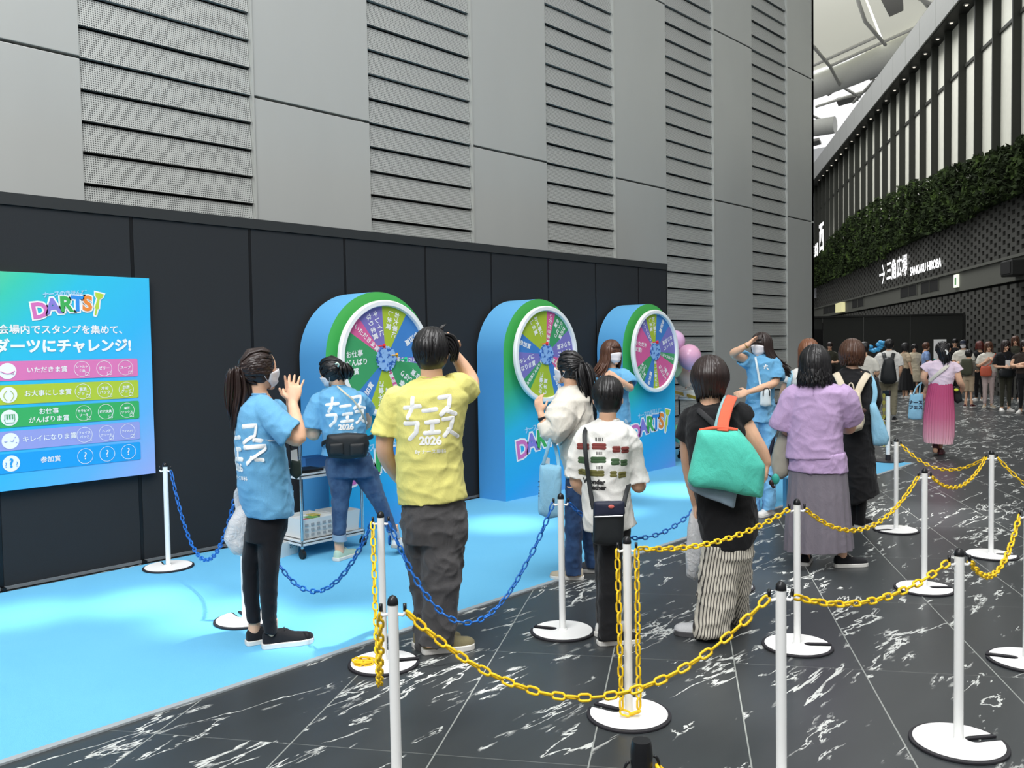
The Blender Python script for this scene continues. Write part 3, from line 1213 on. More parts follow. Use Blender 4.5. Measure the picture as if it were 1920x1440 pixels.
def make_pole(label, hooks='black'):
    p = thing('barrier_post', (0, 0, 0), label, 'barrier post', 'white chain barrier posts')
    m = M()
    m.prism([(x, y, 0.0005) for x, y in slot_disc(0.187, 0.017, 0.065)], (0, 0, 0.011))
    make('rubber_edge', m, M_RUB, p, bevel=0.003)
    m = M()
    m.prism([(x, y, 0.0115) for x, y in slot_disc(0.172, 0.031, 0.068)], (0, 0, 0.004))
    make('base_plate', m, M_PB, p, bevel=0.002)
    m = M()
    m.tube([(0, 0, 0.015), (0, 0, 0.022), (0, 0, 0.024), (0, 0, 0.775)], [0.026, 0.025, 0.0185, 0.0185], 20)
    make('pole', m, M_PW, p, smooth=True, auto=40)
    m = M()
    m.tube([(0, 0, 0.775), (0, 0, 0.782), (0, 0, 0.795), (0, 0, 0.804), (0, 0, 0.808)], [0.0195, 0.0195, 0.017, 0.010, 0.002], 16)
    make('cap', m, M_CAPB, p, smooth=True)
    hm = M_CAPB if hooks == 'black' else M_PW
    for sgn in (-1, 1):
        m = M()
        m.tube([(0, sgn * 0.016, 0.742), (0, sgn * 0.034, 0.738), (0, sgn * 0.041, 0.745), (0, sgn * 0.041, 0.765)], [0.006, 0.006, 0.006, 0.005], 8)
        m.cur = 1
        m.tube([(0, sgn * 0.041, 0.752), (0, sgn * 0.041, 0.778)], 0.0065, 8)
        make('hook', m, [M_PW, M_CAPB], p, smooth=True)
    return p


POLES = {}


def gz(px, py):
    return at_z(px, py)


spec = {
    'P1': (at_z(316, 1066), 'white chain post against the black partition, right below the rules board', 2.1),
    'P2': (at_z(460, 1166), 'white chain post whose base peeks out behind the ponytailed staff member', 2.2),
    'P3': (at_z(720, 1245), 'white chain post left of the man in yellow, yellow chain piled on its base', 0.2),
    'P4': (at_z(1055, 1185), 'white chain post at the carpet edge, blue chains, left of the boy', 2.75),
    'P5': (at_z(1362, 1101), 'white chain post hidden behind the woman with the green tote', 0.5),
    'P6': (Vector((1.906, 2.305, 0)), 'tall near white chain post in front of the post with the chain pile', 0.0),
    'P7': (at_z(1179, 1342), 'white chain post with a doubled yellow chain hanging down both its sides', 2.55),
    'P8': (Vector((2.894, 1.366, 0)), 'near white chain post cut off by the bottom edge, between two sagging yellow chains', 0.0),
    'P9': (at_z(1797, 1395), 'white chain post with the biggest round base, at the lower right', 0.15),
    'P10': (at_z(1495, 1212), 'white chain post in front of the grey skirt of the woman in lilac', -0.1),
    'P11': (at_z(1733, 1105), 'white chain post in the middle of three on the right, beside two chain ends', -0.05),
    'P12': (at_z(1680, 995), 'farthest white chain post, beside the black tape stand', 3.3),
    'P13': (at_z(1858, 1042), 'white chain post at the right where three yellow chains meet', -0.15),
    'P14': (at_z(1925, 1240), 'white chain post half cut off by the right edge', 2.7),
}
CHDIR = {'P1': (.0, -1), 'P6': None}
proto = None
hook_yaw = {}
for k, (g, lb, slot) in spec.items():
    if proto is None:
        proto = make_pole(lb)
    rz = YAW - PI / 2 + slot
    if k == 'P1':
        o = proto
        o.location = g
        o.rotation_euler = (0, 0, rz)
    else:
        o = dup(proto, g, rz, lb)
    if k in ('P2', 'P3', 'P4', 'P5', 'P1', 'P12', 'P10', 'P13', 'P11'):
        o.location.z = 0.0085 if g.y > 3.9 else 0.0
    # hooks look sideways as seen from the camera
    for c in o.children:
        if c.name.startswith('hook'):
            c.rotation_euler = (0, 0, -slot - PI / 2 + PI / 2 * 0)
    POLES[k] = g
M_YEL = plain('yellow_chain', 'efc41c', 0.4, var=0.05)
M_BLU = plain('blue_chain', '1b63b4', 0.4, var=0.05)


def link_rings(m, c, d, side, L=0.056, Wd=0.032, r=0.0049):
    """one stadium-shaped link centred at c, long axis d, lying in the plane d/side"""
    pts = []
    hr = Wd / 2 - r
    hl = L / 2 - Wd / 2
    for a in np.linspace(-PI / 2, PI / 2, 6):
        pts.append(c + d * (hl + hr * math.cos(a)) + side * (hr * math.sin(a)))
    for a in np.linspace(PI / 2, 3 * PI / 2, 6):
        pts.append(c + d * (-hl + hr * math.cos(a)) + side * (hr * math.sin(a)))
    m.tube(pts, r, 6, closed=True, up=d.cross(side))


def chain(name, pts, mat, label, group=None, pitch=0.0455):
    """links strung along a dense polyline"""
    pts = [Vector(p) for p in pts]
    ds = [0.0]
    for a, b in zip(pts, pts[1:]):
        ds.append(ds[-1] + (b - a).length)
    n_ = max(2, int(ds[-1] / pitch))
    m = M()
    j = 0
    roll = random.random() * 0.6
    for i in range(n_):
        s = (i + 0.5) * ds[-1] / n_
        while j < len(ds) - 2 and ds[j + 1] < s:
            j += 1
        f = (s - ds[j]) / max(1e-9, ds[j + 1] - ds[j])
        c = pts[j].lerp(pts[j + 1], f)
        d = (pts[min(j + 2, len(pts) - 1)] - pts[max(j - 1, 0)]).normalized()
        sd = d.cross(UP)
        if sd.length < 0.05:
            sd = d.cross(Vector((1, 0, 0)))
        sd.normalize()
        a = (PI / 4 if i % 2 else -PI / 4) + roll + random.uniform(-0.15, 0.15)
        side = sd * math.cos(a) + d.cross(sd) * math.sin(a)
        link_rings(m, c, d, side)
    o = make(name, m, mat, origin=pts[0], smooth=True)
    return tag(o, label, 'chain', group)


def sag(a, b, low, n=40, skew=0.5):
    """parabola from a to b whose lowest point is about 'low' metres high"""
    a, b = Vector(a), Vector(b)
    out = []
    ha, hb = a.z - low, b.z - low
    k = math.sqrt(max(1e-6, ha)) / (math.sqrt(max(1e-6, ha)) + math.sqrt(max(1e-6, hb)))
    for i in range(n + 1):
        t_ = i / n
        p = a.lerp(b, t_)
        p.z = low + (ha * ((k - t_) / k) ** 2 if t_ < k else hb * ((t_ - k) / (1 - k)) ** 2)
        out.append(p)
    return out


def hk(k, side):
    """hook point on pole k; side -1 left of the pole as seen, +1 right"""
    return POLES[k] + RH * (0.043 * side) + UP * 0.752


YG, BG = 'yellow plastic chains between the posts', 'blue plastic chains along the carpet'


def yl(a, sa, b, sb, low, label):
    chain('plastic_chain', sag(hk(a, sa), hk(b, sb), low), M_YEL, label, YG)


def bl_(a, sa, b, sb, low, label, bow=0.0):
    pts = sag(hk(a, sa), hk(b, sb), low)
    n_ = len(pts) - 1
    pts = [p - FH * (bow * math.sin(PI * min(1, i / n_ * 1.25)) if i / n_ < .8 else 0) for i, p in enumerate(pts)]
    chain('plastic_chain', pts, M_BLU, label, BG)


def zof(px, py, ka, kb):
    """height of the lowest point seen at pixel px,py of a chain hung between two posts"""
    a, b = POLES[ka], POLES[kb]
    nrm = (b - a).cross(UP).normalized()
    r = ray(px, py)
    k = (a - CPOS).dot(nrm) / r.dot(nrm)
    return max(0.06, CAM_H + r.z * k)


yl('P6', 1, 'P8', -1, zof(1060, 1310, 'P6', 'P8'), 'long yellow chain sagging across the foreground, before the post with the doubled chain')
yl('P8', 1, 'P9', -1, zof(1590, 1136, 'P8', 'P9'), 'yellow chain from the near cut-off post up to the post with the biggest base')
yl('P7', 1, 'P10', -1, zof(1270, 1034, 'P7', 'P10'), 'yellow chain passing in front of the woman with the green tote')
yl('P10', 1, 'P11', -1, zof(1615, 993, 'P10', 'P11'), 'yellow chain sagging across the grey skirt of the woman in lilac')
yl('P12', 1, 'P13', -1, zof(1785, 883, 'P12', 'P13'), 'yellow chain from the farthest post towards the pink skirt side')
yl('P11', 1, 'P13', -1, zof(1790, 915, 'P11', 'P13'), 'short yellow chain just below the farther one, between two right-hand posts')
yl('P9', 1, 'P14', -1, zof(1838, 1096, 'P9', 'P14'), 'deep sagging yellow chain at the right edge')
POLES['PX'] = POLES['P13'] + (POLES['P13'] - POLES['P12']) * 0.55 + RH * 0.9
yl('P13', 1, 'PX', -1, 0.40, 'yellow chain running out of the right edge')
bl_('P1', 1, 'P2', -1, zof(400, 1060, 'P1', 'P2'), 'blue chain hanging in front of the black partition by the rules board')
bl_('P2', 1, 'P3', -1, zof(600, 1113, 'P2', 'P3'), 'blue chain sagging over the carpet, right of the ponytailed staff member')
bl_('P3', 1, 'P4', -1, zof(880, 1146, 'P3', 'P4'), 'blue chain passing in front of the legs of the man in yellow', 0.22)
bl_('P4', 1, 'P5', -1, zof(1200, 1010, 'P4', 'P5'), 'blue chain running behind the boy towards the green tote')
a_ = hk('P3', 1)
chain('plastic_chain', [a_, a_ + Vector((0, 0, -0.05)), a_ + Vector((0.002, 0, -0.13))], M_BLU, 'short loose end of blue chain dangling from a post', BG)
# yellow chain from the hook of P3, down and back up to P6 (nearly along the line of sight)
chain('plastic_chain', sag(hk('P3', -1), hk('P6', -1), 0.24), M_YEL, 'yellow chain looped deep between two posts beside the man in yellow', YG)
a_, b_ = hk('P7', -1), hk('P7', 1)
cc = POLES['P7'] - FH * 0.05
loop = [a_] + [a_.lerp(Vector((cc.x, cc.y, 0)) - RH * 0.035, 0.06 + 0.03 * i) * 1.0 for i in range(0)]
for i in range(21):
    q = a_.lerp(cc - RH * 0.038 + UP * 0.05, i / 20)
    loop.append(q)
for i in range(9):
    an = PI + PI * i / 8
    loop.append(cc + RH * (0.038 * math.cos(an)) + UP * (0.05 + 0.02 * math.sin(an)))
for i in range(21):
    loop.append((cc + RH * 0.038 + UP * 0.05).lerp(b_, i / 20))
chain('plastic_chain', loop, M_YEL, 'doubled yellow chain hanging straight down along a post', YG)
g_ = POLES['P3']
pile = [g_ - RH * 0.10 + RH * (0.045 * math.cos(i * 0.55)) * (1 + 0.3 * math.sin(i)) + FH * (0.035 * math.sin(i * 0.55) - 0.03) + UP * (0.026 + 0.002 * (i // 11)) for i in range(34)]
chain('plastic_chain', pile, M_YEL, 'small heap of yellow chain lying on a post base', YG)

# near post of another kind: black round head with two rings
hp = Vector((1.544, 1.047, 0))
bp = thing('barrier_post', hp, 'near post with a black round head and two loops, cut off by the bottom edge', 'barrier post')
m = M()
m.tube([hp + UP * z for z in (0.66, 0.775, 0.79, 0.80)], [0.024, 0.024, 0.0225, 0.020], 24, cap=False)
m.tube([hp + UP * z for z in (0.80, 0.79, 0.785)], [0.020, 0.017, 0.003], 24, cap=True)
make('head', m, M_CAPB, bp, smooth=True, auto=50)
for sgn in (-1, 1):
    m = M()
    m.tube([hp + RH * (sgn * (0.026 + 0.011 * math.sin(PI * i / 8))) + UP * (0.745 + 0.02 * math.cos(PI * i / 8) - 0.012 * (sgn < 0)) for i in range(9)], 0.0035, 8)
    make('ring', m, M_CAPB, bp, smooth=True)
m = M()
m.tube([hp + UP * 0.02, hp + UP * 0.66], 0.0185, 16)
make('pole', m, M_PW, bp, smooth=True, auto=40)
m = M()
m.tube([hp + UP * 0.0005, hp + UP * 0.02, hp + UP * 0.022], [0.18, 0.18, 0.17], 40)
make('base_plate', m, M_RUB, bp)
q_ = hp + RH * 0.033 + UP * 0.745
chain('plastic_chain', sag(q_, q_ + RH * 0.55 - FH * 0.35, 0.60), M_YEL, 'yellow chain leaving the black-headed near post', YG)

# tape stand far back, black head and foot
hp = at_z(1665, 866)
ts = thing('tape_stand', hp, 'tall white tape stand with a black head and black foot by the carpet corner', 'tape stand')
m = M()
m.tube([hp + UP * 0.10, hp + UP * 0.90], 0.028, 16)
make('pole', m, M_PW, ts, smooth=True, auto=40)
m = M()
m.tube([hp + UP * z for z in (0.90, 0.97, 0.98)], [0.034, 0.034, 0.028], 16)
m.box(-0.03, 0.03, -0.045, 0.045, 0.0, 0.05, Matrix.Translation(hp + UP * 0.92 - RH * 0.02))
make('head', m, M_CAPB, ts)
m = M()
m.tube([hp + UP * 0.02, hp + UP * 0.10], 0.034, 16)
m.tube([hp + UP * 0.0005, hp + UP * 0.018, hp + UP * 0.025], [0.20, 0.20, 0.19], 40)
make('foot', m, M_RUB, ts)
q_ = hp - RH * 0.05 + UP * 0.93
q3 = q_ - RH * 0.012 - FH * 0.01
h2 = at_z(1536, 1012, 0)
ts2 = dup(ts, h2, 0, 'second tape stand hidden behind the long grey skirt')
ts2.name = 'tape_stand'
qa, qb = h2 - RH * 0.03 + UP * 0.90, at_z(1262, 734, 0.92)
side_ = (qb - qa).cross(UP).normalized() * 0.002
m = M()
m.hexa([qa - UP * .022, qb - UP * .022, qb + UP * .022, qa + UP * .022], [x + side_ for x in (qa - UP * .022, qb - UP * .022, qb + UP * .022, qa + UP * .022)])
o = make('barrier_tape', m, M_YEL, origin=qa)
tag(o, 'straight yellow barrier tape running back from the black top to the balloon cart', 'tape')
chain('plastic_chain', [q3 + UP * (-0.04 * i) for i in range(19)], plain('olive_yellow_chain', 'a8a02c', 0.5), 'dull yellow chain hanging down beside the tape stand', YG)

# ================================================================== PEOPLE: builders
SKIN = NT('skin')
SKIN.set(SKIN.mix(SKIN.noise(SKIN.obj(), 30, 3), lin('dcaa8a'), lin('e8bd9f')), 0.5, 0, 0.35)
SKIN.b.inputs['Subsurface Weight'].default_value = 0.05
SKIN = SKIN.m
M_HAIR = {}


def hair_mat(name, c0, c1):
    if name not in M_HAIR:
        t = NT('hair_' + name)
        n_ = t.noise(t.obj((1, 1, 0.25)), 70, 3)
        t.set(t.mix(n_, lin(c0), lin(c1)), 0.36, 0, 0.5)
        t.bump(n_, 0.3, 0.004)
        M_HAIR[name] = t.m
    return M_HAIR[name]


HB = hair_mat('black', '0b0a0b', '1c1a1c')
HDB = hair_mat('dark_brown', '1a1110', '33231f')
HBR = hair_mat('brown', '3a2218', '6a4430')
HLB = hair_mat('light_brown', '5a3320', '93603f')
M_MASK = cloth('white_mask', 'e9e6ea', 0.9, 300, 0.15)
M_EYEW = plain('eye_white', 'e6e2de', 0.3)
M_IRIS = plain('iris_dark', '20130f', 0.25)
M_LIP = plain('lips', 'b8695f', 0.5)
M_SHB = cloth('shoe_black', '17181c', 0.8, 200, 0.2)
M_SOLEW = plain('sole_white', 'dcdad4', 0.6)
M_SOLEB = plain('sole_black', '141416', 0.6)


def crom(pts, k=5):
    """Catmull-Rom through (Vector, radius)"""
    out = []
    n = len(pts)
    for i in range(n - 1):
        p0, p1, p2, p3 = pts[max(0, i - 1)], pts[i], pts[i + 1], pts[min(n - 1, i + 2)]
        for j in range(k):
            t_ = j / k
            f = [(-t_ ** 3 + 2 * t_ * t_ - t_) / 2, (3 * t_ ** 3 - 5 * t_ * t_ + 2) / 2, (-3 * t_ ** 3 + 4 * t_ * t_ + t_) / 2, (t_ ** 3 - t_ * t_) / 2]
            out.append((p0[0] * f[0] + p1[0] * f[1] + p2[0] * f[2] + p3[0] * f[3], max(0.002, p0[1] * f[0] + p1[1] * f[1] + p2[1] * f[2] + p3[1] * f[3])))
    out.append(pts[-1])
    return out


def headshape(dx, dy, dz):
    """unit direction -> point of the skull in head heights (x right, y face, z up)"""
    x, y, z = 0.335 * dx, 0.415 * dy, 0.5 * dz
    if z < 0:
        t_ = -z / 0.5
        x *= 1 - 0.30 * t_ ** 1.4
        y *= (1 - 0.50 * t_) if y < 0 else (1 - 0.02 * t_)
        y += 0.035 * t_
    if y > 0.33:
        y = 0.33 + (y - 0.33) * 0.55
    return Vector((x, y, z))


class Fig:
    def __init__(s, foot, label, group=None, cm=False, yaw=0.0, z0=None, voxel=0.006):
        """foot: ground point as a pixel pair (or Vector when cm). yaw only for cm figures: 0 = back to the camera"""
        s.cm = cm
        if cm:
            s.G = Vector(foot)
        else:
            s.G = at_z(foot[0], foot[1], 0.0)
            if s.G.y > 3.9:
                s.G = at_z(foot[0], foot[1], 0.008)
        v_ = Vector((s.G.x, s.G.y, 0)).normalized()
        r_ = v_.cross(UP)
        if cm:
            a = math.radians(yaw)
            v_, r_ = v_ * math.cos(a) + r_ * math.sin(a), r_ * math.cos(a) - v_ * math.sin(a)
        s.vh, s.rv = v_, r_
        s.vox = voxel
        s.root = thing('person', s.G, label, 'person', group)
        s.body = M()
        s.parts = {}

    def P(s, x, y, dz=0.0):
        if s.cm:
            return s.G + s.rv * (x / 100) + UP * (y / 100) + s.vh * dz
        r = ray(x, y)
        return CPOS + r * (((s.G - CPOS).dot(s.vh) + dz) / r.dot(s.vh))

    def dirv(s, yaw, pitch=0.0):
        a, b = math.radians(yaw), math.radians(pitch)
        return (s.vh * math.cos(a) + s.rv * math.sin(a)) * math.cos(b) - UP * math.sin(b)

    def ring(s, y, xl, xr, b, dz=0.0, n=28, e=2.3, wob=0.0, k=12, ph=0.0):
        yl_, yr_ = y if isinstance(y, tuple) else (y, y)
        A, B = s.P(xl, yl_, dz), s.P(xr, yr_, dz)
        c, h = (A + B) / 2, (B - A) / 2
        out = []
        for i in range(n):
            t_ = 2 * PI * i / n
            cx_, sy_ = math.cos(t_), math.sin(t_)
            f = 1 + wob * math.cos(k * t_ + ph)
            out.append(c + h * (math.copysign(abs(cx_) ** (2 / e), cx_) * f) + s.vh * (math.copysign(abs(sy_) ** (2 / e), sy_) * b * f))
        return out

    def rings(s, m, rows, shrink=None, n=28, **kw):
        rs = []
        for r in rows:
            dz = r[4] if len(r) > 4 else 0.0
            q = s.ring(r[0], r[1], r[2], r[3], dz, n=n, **kw)
            if shrink:
                c = sum(q, Vector()) / len(q)
                q = [c + (p - c) * shrink for p in q]
            rs.append(q)
        m.loft(rs)

    def limb(s, m, pts, n=14, grow=0.0):
        """pts: (x, y, dz, r)"""
        c = crom([(s.P(p[0], p[1], p[2]), p[3] + grow) for p in pts])
        m.tube([q for q, _ in c], [r for _, r in c], n)
        end = c[-1][0]
        m.ball(end, [Vector((c[-1][1] * 0.95, 0, 0)), Vector((0, c[-1][1] * 0.95, 0)), Vector((0, 0, c[-1][1] * 0.95))], 10, 6)
        return end

    def sleeve(s, m, pts, n=18, grow=0.0, hollow=True):
        """open-ended sleeve: tube whose end is recessed"""
        c = crom([(s.P(p[0], p[1], p[2]), p[3] + grow) for p in pts])
        if hollow:
            d = (c[-1][0] - c[-2][0]).normalized()
            e, r = c[-1]
            c += [(e + d * .001, r * .80), (e - d * .035, r * .74)]
        pts_, rad = [q for q, _ in c], [r for _, r in c]
        rings = []
        prev = None
        k_ = len(pts_) - (2 if hollow else 0)
        for i, p in enumerate(pts_):
            if i < k_:
                d = (pts_[min(i + 1, k_ - 1)] - pts_[max(i - 1, 0)]).normalized()
                u = prev if prev is not None else (Vector((0, 0, 1)) if abs(d.z) < .9 else Vector((1, 0, 0)))
                u = (u - d * u.dot(d)).normalized()
                prev = u
                w_ = d.cross(u)
            rings.append([p + u * (math.sin(2 * PI * k / n) * rad[i]) + w_ * (math.cos(2 * PI * k / n) * rad[i]) for k in range(n)])
        m.loft(rings)

    def hand(s, wrist, d, n, side=1, L=1.0, curl=0.35, spread=0.12, thumb=0.75):
        m = s.body
        d = Vector(d).normalized()
        n = Vector(n)
        n = (n - d * n.dot(d)).normalized()
        t_ = d.cross(n) * side
        w_ = Vector(wrist)
        rows = []
        for f, hw, ht in ((-0.012, .024, .019), (.015, .028, .018), (.045, .038, .016), (.075, .041, .014), (.092, .036, .011)):
            c = w_ + d * (f * L)
            rows.append([c + t_ * (math.cos(2 * PI * k / 12) * hw * L) + n * (math.sin(2 * PI * k / 12) * ht * L) for k in range(12)])
        m.loft(rows)
        for i, ln in enumerate((.070, .078, .073, .056)):
            off = .0295 - .0195 * i
            p = w_ + d * (.082 * L) + t_ * (off * L)
            pts = [p]
            ang = curl * (0.55 + 0.08 * i)
            sd = t_ * ((1.5 - i) * spread * 0.35)
            for q in range(3):
                dv = (d * math.cos(ang) + n * math.sin(ang) + sd).normalized()
                p = p + dv * (ln * L * (0.42, 0.32, 0.26)[q])
                pts.append(p)
                ang += curl * (1.1 + 0.1 * i)
            r = (.0088 - .0006 * i) * L
            m.tube(pts, [r * 1.05, r, r * .92, r * .72], 8)
            m.ball(pts[-1], [Vector((r * .72, 0, 0)), Vector((0, r * .72, 0)), Vector((0, 0, r * .72))], 8, 5)
        p = w_ + d * (.028 * L) + t_ * (.026 * L)
        q1 = p + (d * .55 + t_ * thumb + n * .15).normalized() * .034 * L
        q2 = q1 + (d * .85 + t_ * thumb * .45 + n * (.2 + curl * .5)).normalized() * .032 * L
        m.tube([p, q1, q2], [.0125 * L, .0105 * L, .0078 * L], 8)
        m.ball(q2, [Vector((.0078 * L, 0, 0)), Vector((0, .0078 * L, 0)), Vector((0, 0, .0078 * L))], 8, 5)

    def head(s, x, y, dz=0.0, h=0.225, yaw=0.0, pitch=0.0, roll=0.0, neck=None, nr=0.052, face=False, mask=False, eyes=False):
        c = s.P(x, y, dz)
        f = s.dirv(yaw, pitch)
        r_ = s.dirv(yaw, 0).cross(UP).normalized()
        u = r_.cross(f)
        if roll:
            a = math.radians(roll)
            r_, u = r_ * math.cos(a) + u * math.sin(a), u * math.cos(a) - r_ * math.sin(a)
        s.hm = Matrix(((r_.x * h, f.x * h, u.x * h, c.x), (r_.y * h, f.y * h, u.y * h, c.y), (r_.z * h, f.z * h, u.z * h, c.z), (0, 0, 0, 1)))
        s.hh, s.hc, s.hf, s.hr, s.hu = h, c, f, r_, u
        T = lambda *q: s.hm @ Vector(q)
        m = s.body
        rows = []
        for j in range(1, 16):
            ph = PI * j / 16
            rows.append([s.hm @ headshape(math.cos(2 * PI * k / 24) * math.sin(ph), math.sin(2 * PI * k / 24) * math.sin(ph), math.cos(ph)) for k in range(24)])
        m.loft(rows)
        # nose, brow, lips, chin, ears
        X = lambda a, b, c_: [r_ * (a * h), f * (b * h), u * (c_ * h)]
        m.tube([T(0, .345, .06), T(0, .385, -.03), T(0, .435, -.10), T(0, .40, -.135)], [.022 * h, .03 * h, .048 * h, .04 * h], 10)
        m.ball(T(0, .335, .085), X(.20, .04, .035), 12, 6)
        m.ball(T(0, .365, -.245), X(.085, .035, .022), 10, 6)
        m.ball(T(0, .36, -.275), X(.075, .035, .020), 10, 6)
        m.ball(T(0, .315, -.41), X(.11, .08, .075), 10, 6)
        m.ball(T(.15, .285, -.10), X(.09, .06, .08), 10, 6)
        m.ball(T(-.15, .285, -.10), X(.09, .06, .08), 10, 6)
        for sg_ in (-1, 1):
            m.ball(T(sg_ * .352, -.02, -.04), X(.030, .058, .10), 10, 7)
        if neck is not None:
            nb = s.P(*neck) if not isinstance(neck, Vector) else neck
            m.tube([T(0, -.06, -.15), T(0, -.06, -.35), (T(0, -.06, -.45) + nb) / 2, nb, nb - UP * 0.03], [nr * 1.0, nr * .98, nr, nr * 1.15, nr * 1.6], 16)
        if eyes:
            for sg_ in (-1, 1):
                e_ = M()
                e_.cur = 0
                e_.ball(T(sg_ * .145, .335, .005), X(.058, .032, .027), 12, 8)
                e_.cur = 1
                e_.ball(T(sg_ * .145, .352, .005), X(.028, .022, .026), 10, 6)
                e_.tube([T(sg_ * .085, .362, .03), T(sg_ * .145, .372, .042), T(sg_ * .21, .335, .025)], .010 * h, 6)
                e_.tube([T(sg_ * .075, .372, .105), T(sg_ * .15, .372, .125), T(sg_ * .235, .325, .105)], .012 * h, 6)
                make('eye', e_, [M_EYEW, M_IRIS], s.root, smooth=True)
            if not mask:
                e_ = M()
                e_.ball(T(0, .378, -.246), X(.088, .032, .018), 12, 6)
                e_.ball(T(0, .374, -.276), X(.075, .032, .020), 12, 6)
                make('lips', e_, M_LIP, s.root, smooth=True)
        if mask:
            g = M()
            nz, na = 9, 19
            lay = []
            for off in (0.020, 0.045):
                row = []
                for i in range(nz):
                    fz_ = i / (nz - 1)
                    for k in range(na):
                        az = (k / (na - 1) * 2 - 1)
                        z = (0.045 - 0.13 * az * az) * (1 - fz_) + (-0.475 + 0.20 * az * az) * fz_
                        dzv = max(-0.98, min(0.98, z / 0.5))
                        rr = math.sqrt(1 - dzv * dzv)
                        a = az * math.radians(76)
                        q = headshape(math.sin(a) * rr, math.cos(a) * rr, dzv)
                        bump_ = 0.075 * math.exp(-(az / 0.30) ** 2) * math.exp(-((z + 0.10) / 0.22) ** 2) + (0.05 if fz_ > 0.6 else 0) * (1 - az * az)
                        o2 = Vector((q.x, q.y, 0)).normalized()
                        row.append(T(*(q + o2 * (off + bump_))))
                lay.append(g.addv(row))
            for i in range(nz - 1):
                for k in range(na - 1):
                    a0 = i * na + k
                    g.face((lay[1] + a0, lay[1] + a0 + 1, lay[1] + a0 + na + 1, lay[1] + a0 + na))
                    g.face((lay[0] + a0, lay[0] + a0 + na, lay[0] + a0 + na + 1, lay[0] + a0 + 1))
            bd_ = [k for k in range(na)] + [i * na + na - 1 for i in range(1, nz)] + [(nz - 1) * na + k for k in range(na - 2, -1, -1)] + [i * na for i in range(nz - 2, 0, -1)]
            for a0, b0 in zip(bd_, bd_[1:] + bd_[:1]):
                g.face((lay[1] + a0, lay[0] + a0, lay[0] + b0, lay[1] + b0))
            for sg_ in (-1, 1):
                g.tube([T(sg_ * .30, .10, -.06), T(sg_ * .345, .0, .03), T(sg_ * .36, -.07, .02)], .007 * h, 5)
                g.tube([T(sg_ * .28, .10, -.28), T(sg_ * .33, .0, -.18), T(sg_ * .36, -.07, -.08)], .007 * h, 5)
            make('face_mask', g, M_MASK, s.root, smooth=True)

    # ------------------------------------------------ hair
    def hair(s, style, mat, N=230, end=None, bangs=0.15, vol=1.0, seed=1, flare=0.0, wave=0.0, tie=None, tail=None, wind=(0, 0), sides=None, part=0.0, extra=None):
        rg_ = random.Random(seed)
        m = M()
        T = lambda q: s.hm @ Vector(q)
        h = s.hh
        A = Vector(((.352 if style == 'short' else .372) * vol, .430 * vol, .468 * vol))
        C_ = Vector((0, -.052, .055))
        B = M()
        m.ball(T(C_), [s.hr * (A.x * h), s.hf * (A.y * h), s.hu * (A.z * h)], 24, 14)

        def surf(a, phi, k=1.0):
            return C_ + Vector((A.x * math.cos(phi) * math.sin(a), A.y * math.cos(phi) * math.cos(a), A.z * math.sin(phi))) * k

        def lock(pts, r0, k0=0.55):
            n_ = len(pts)
            rad = [r0 * h * (0.55 + 0.45 * math.sin(PI * min(1, i / (n_ - 1) * 1.2) * 0.8 + 0.3)) * (1.0 if i < n_ - 3 else (0.85, 0.55, 0.12)[i - n_ + 3]) for i in range(n_)]
            ups = [(p - s.hc).normalized() for p in pts]
            m.tube(pts, rad, 6, flat=k0, up=ups)

        if style in ('short', 'bob', 'long'):
            for i in range(N):
                a = rg_.uniform(-PI, PI)
                front = abs(a) < math.radians(52)
                side = not front and abs(a) < math.radians(105)
                k = 1.0 + 0.07 * rg_.random()
                phi0 = math.radians(rg_.uniform(58, 86))
                pts = []
                if front:
                    zend = bangs + 0.06 * rg_.random()
                    ph1 = math.asin(max(-.9, min(.9, (zend - C_.z) / A.z)))
                    sweep = part * 0.5 + rg_.uniform(-.15, .15)
                    if style == 'long' and abs(a) > math.radians(33):
                        # swept aside, framing the face
                        a1 = math.copysign(math.radians(70), a)
                        for q in range(6):
                            f = q / 5
                            pts.append(T(surf(a + (a1 - a) * f, phi0 + (math.radians(-8) - phi0) * f, k)))
                    else:
                        for q in range(7):
                            f = q / 6
                            pts.append(T(surf(a + sweep * f, phi0 + (ph1 - phi0) * f, k + 0.03 * f)))
                        lock(pts, 0.055)
                        continue
                else:
                    zs = (sides if (sides is not None and side) else end)
                    if style == 'short':
                        zend = zs + 0.13 * rg_.random()
                        ph1 = math.asin(max(-.93, min(.93, (zend - C_.z) / A.z)))
                        for q in range(8):
                            f = q / 7
                            pts.append(T(surf(a + rg_.uniform(-.03, .03) + wave * math.sin(f * 5 + i), phi0 + (ph1 - phi0) * f, (k + wave * rg_.uniform(-.3, .6)) * (1 - 0.13 * f ** 3))))
                        lock(pts, 0.06)
                        continue
                    ph1 = math.radians(-6)
                    for q in range(7):
                        f = q / 6
                        pts.append(T(surf(a, phi0 + (ph1 - phi0) * f, k)))
                # hanging part
                zs = end + 0.16 * rg_.random() ** 1.5 * (2.2 if flare > 0 else 1) if style == 'bob' else end * rg_.uniform(0.72, 1.05)
                p0 = pts[-1]
                zl = (0.02 - zs) * h
                outw = (p0 - s.hc)
                outw.z = 0
                outw.normalize()
                nn = 8 if style == 'long' else 5
                for q in range(1, nn + 1):
                    f = q / nn
                    p = p0 - UP * (zl * f) + outw * (flare * h * (f * f if flare > 0 else math.sin(f * PI / 2)))
                    p += s.rv * (wind[0] * f * f) + s.vh * (wind[1] * f * f)
                    if wave:
                        p += outw * (wave * h * math.sin(f * 7 + i * 1.7)) + outw.cross(UP) * (wave * h * math.cos(f * 6 + i))
                    pts.append(p)
                lock(pts, 0.06 if style == 'bob' else 0.058)
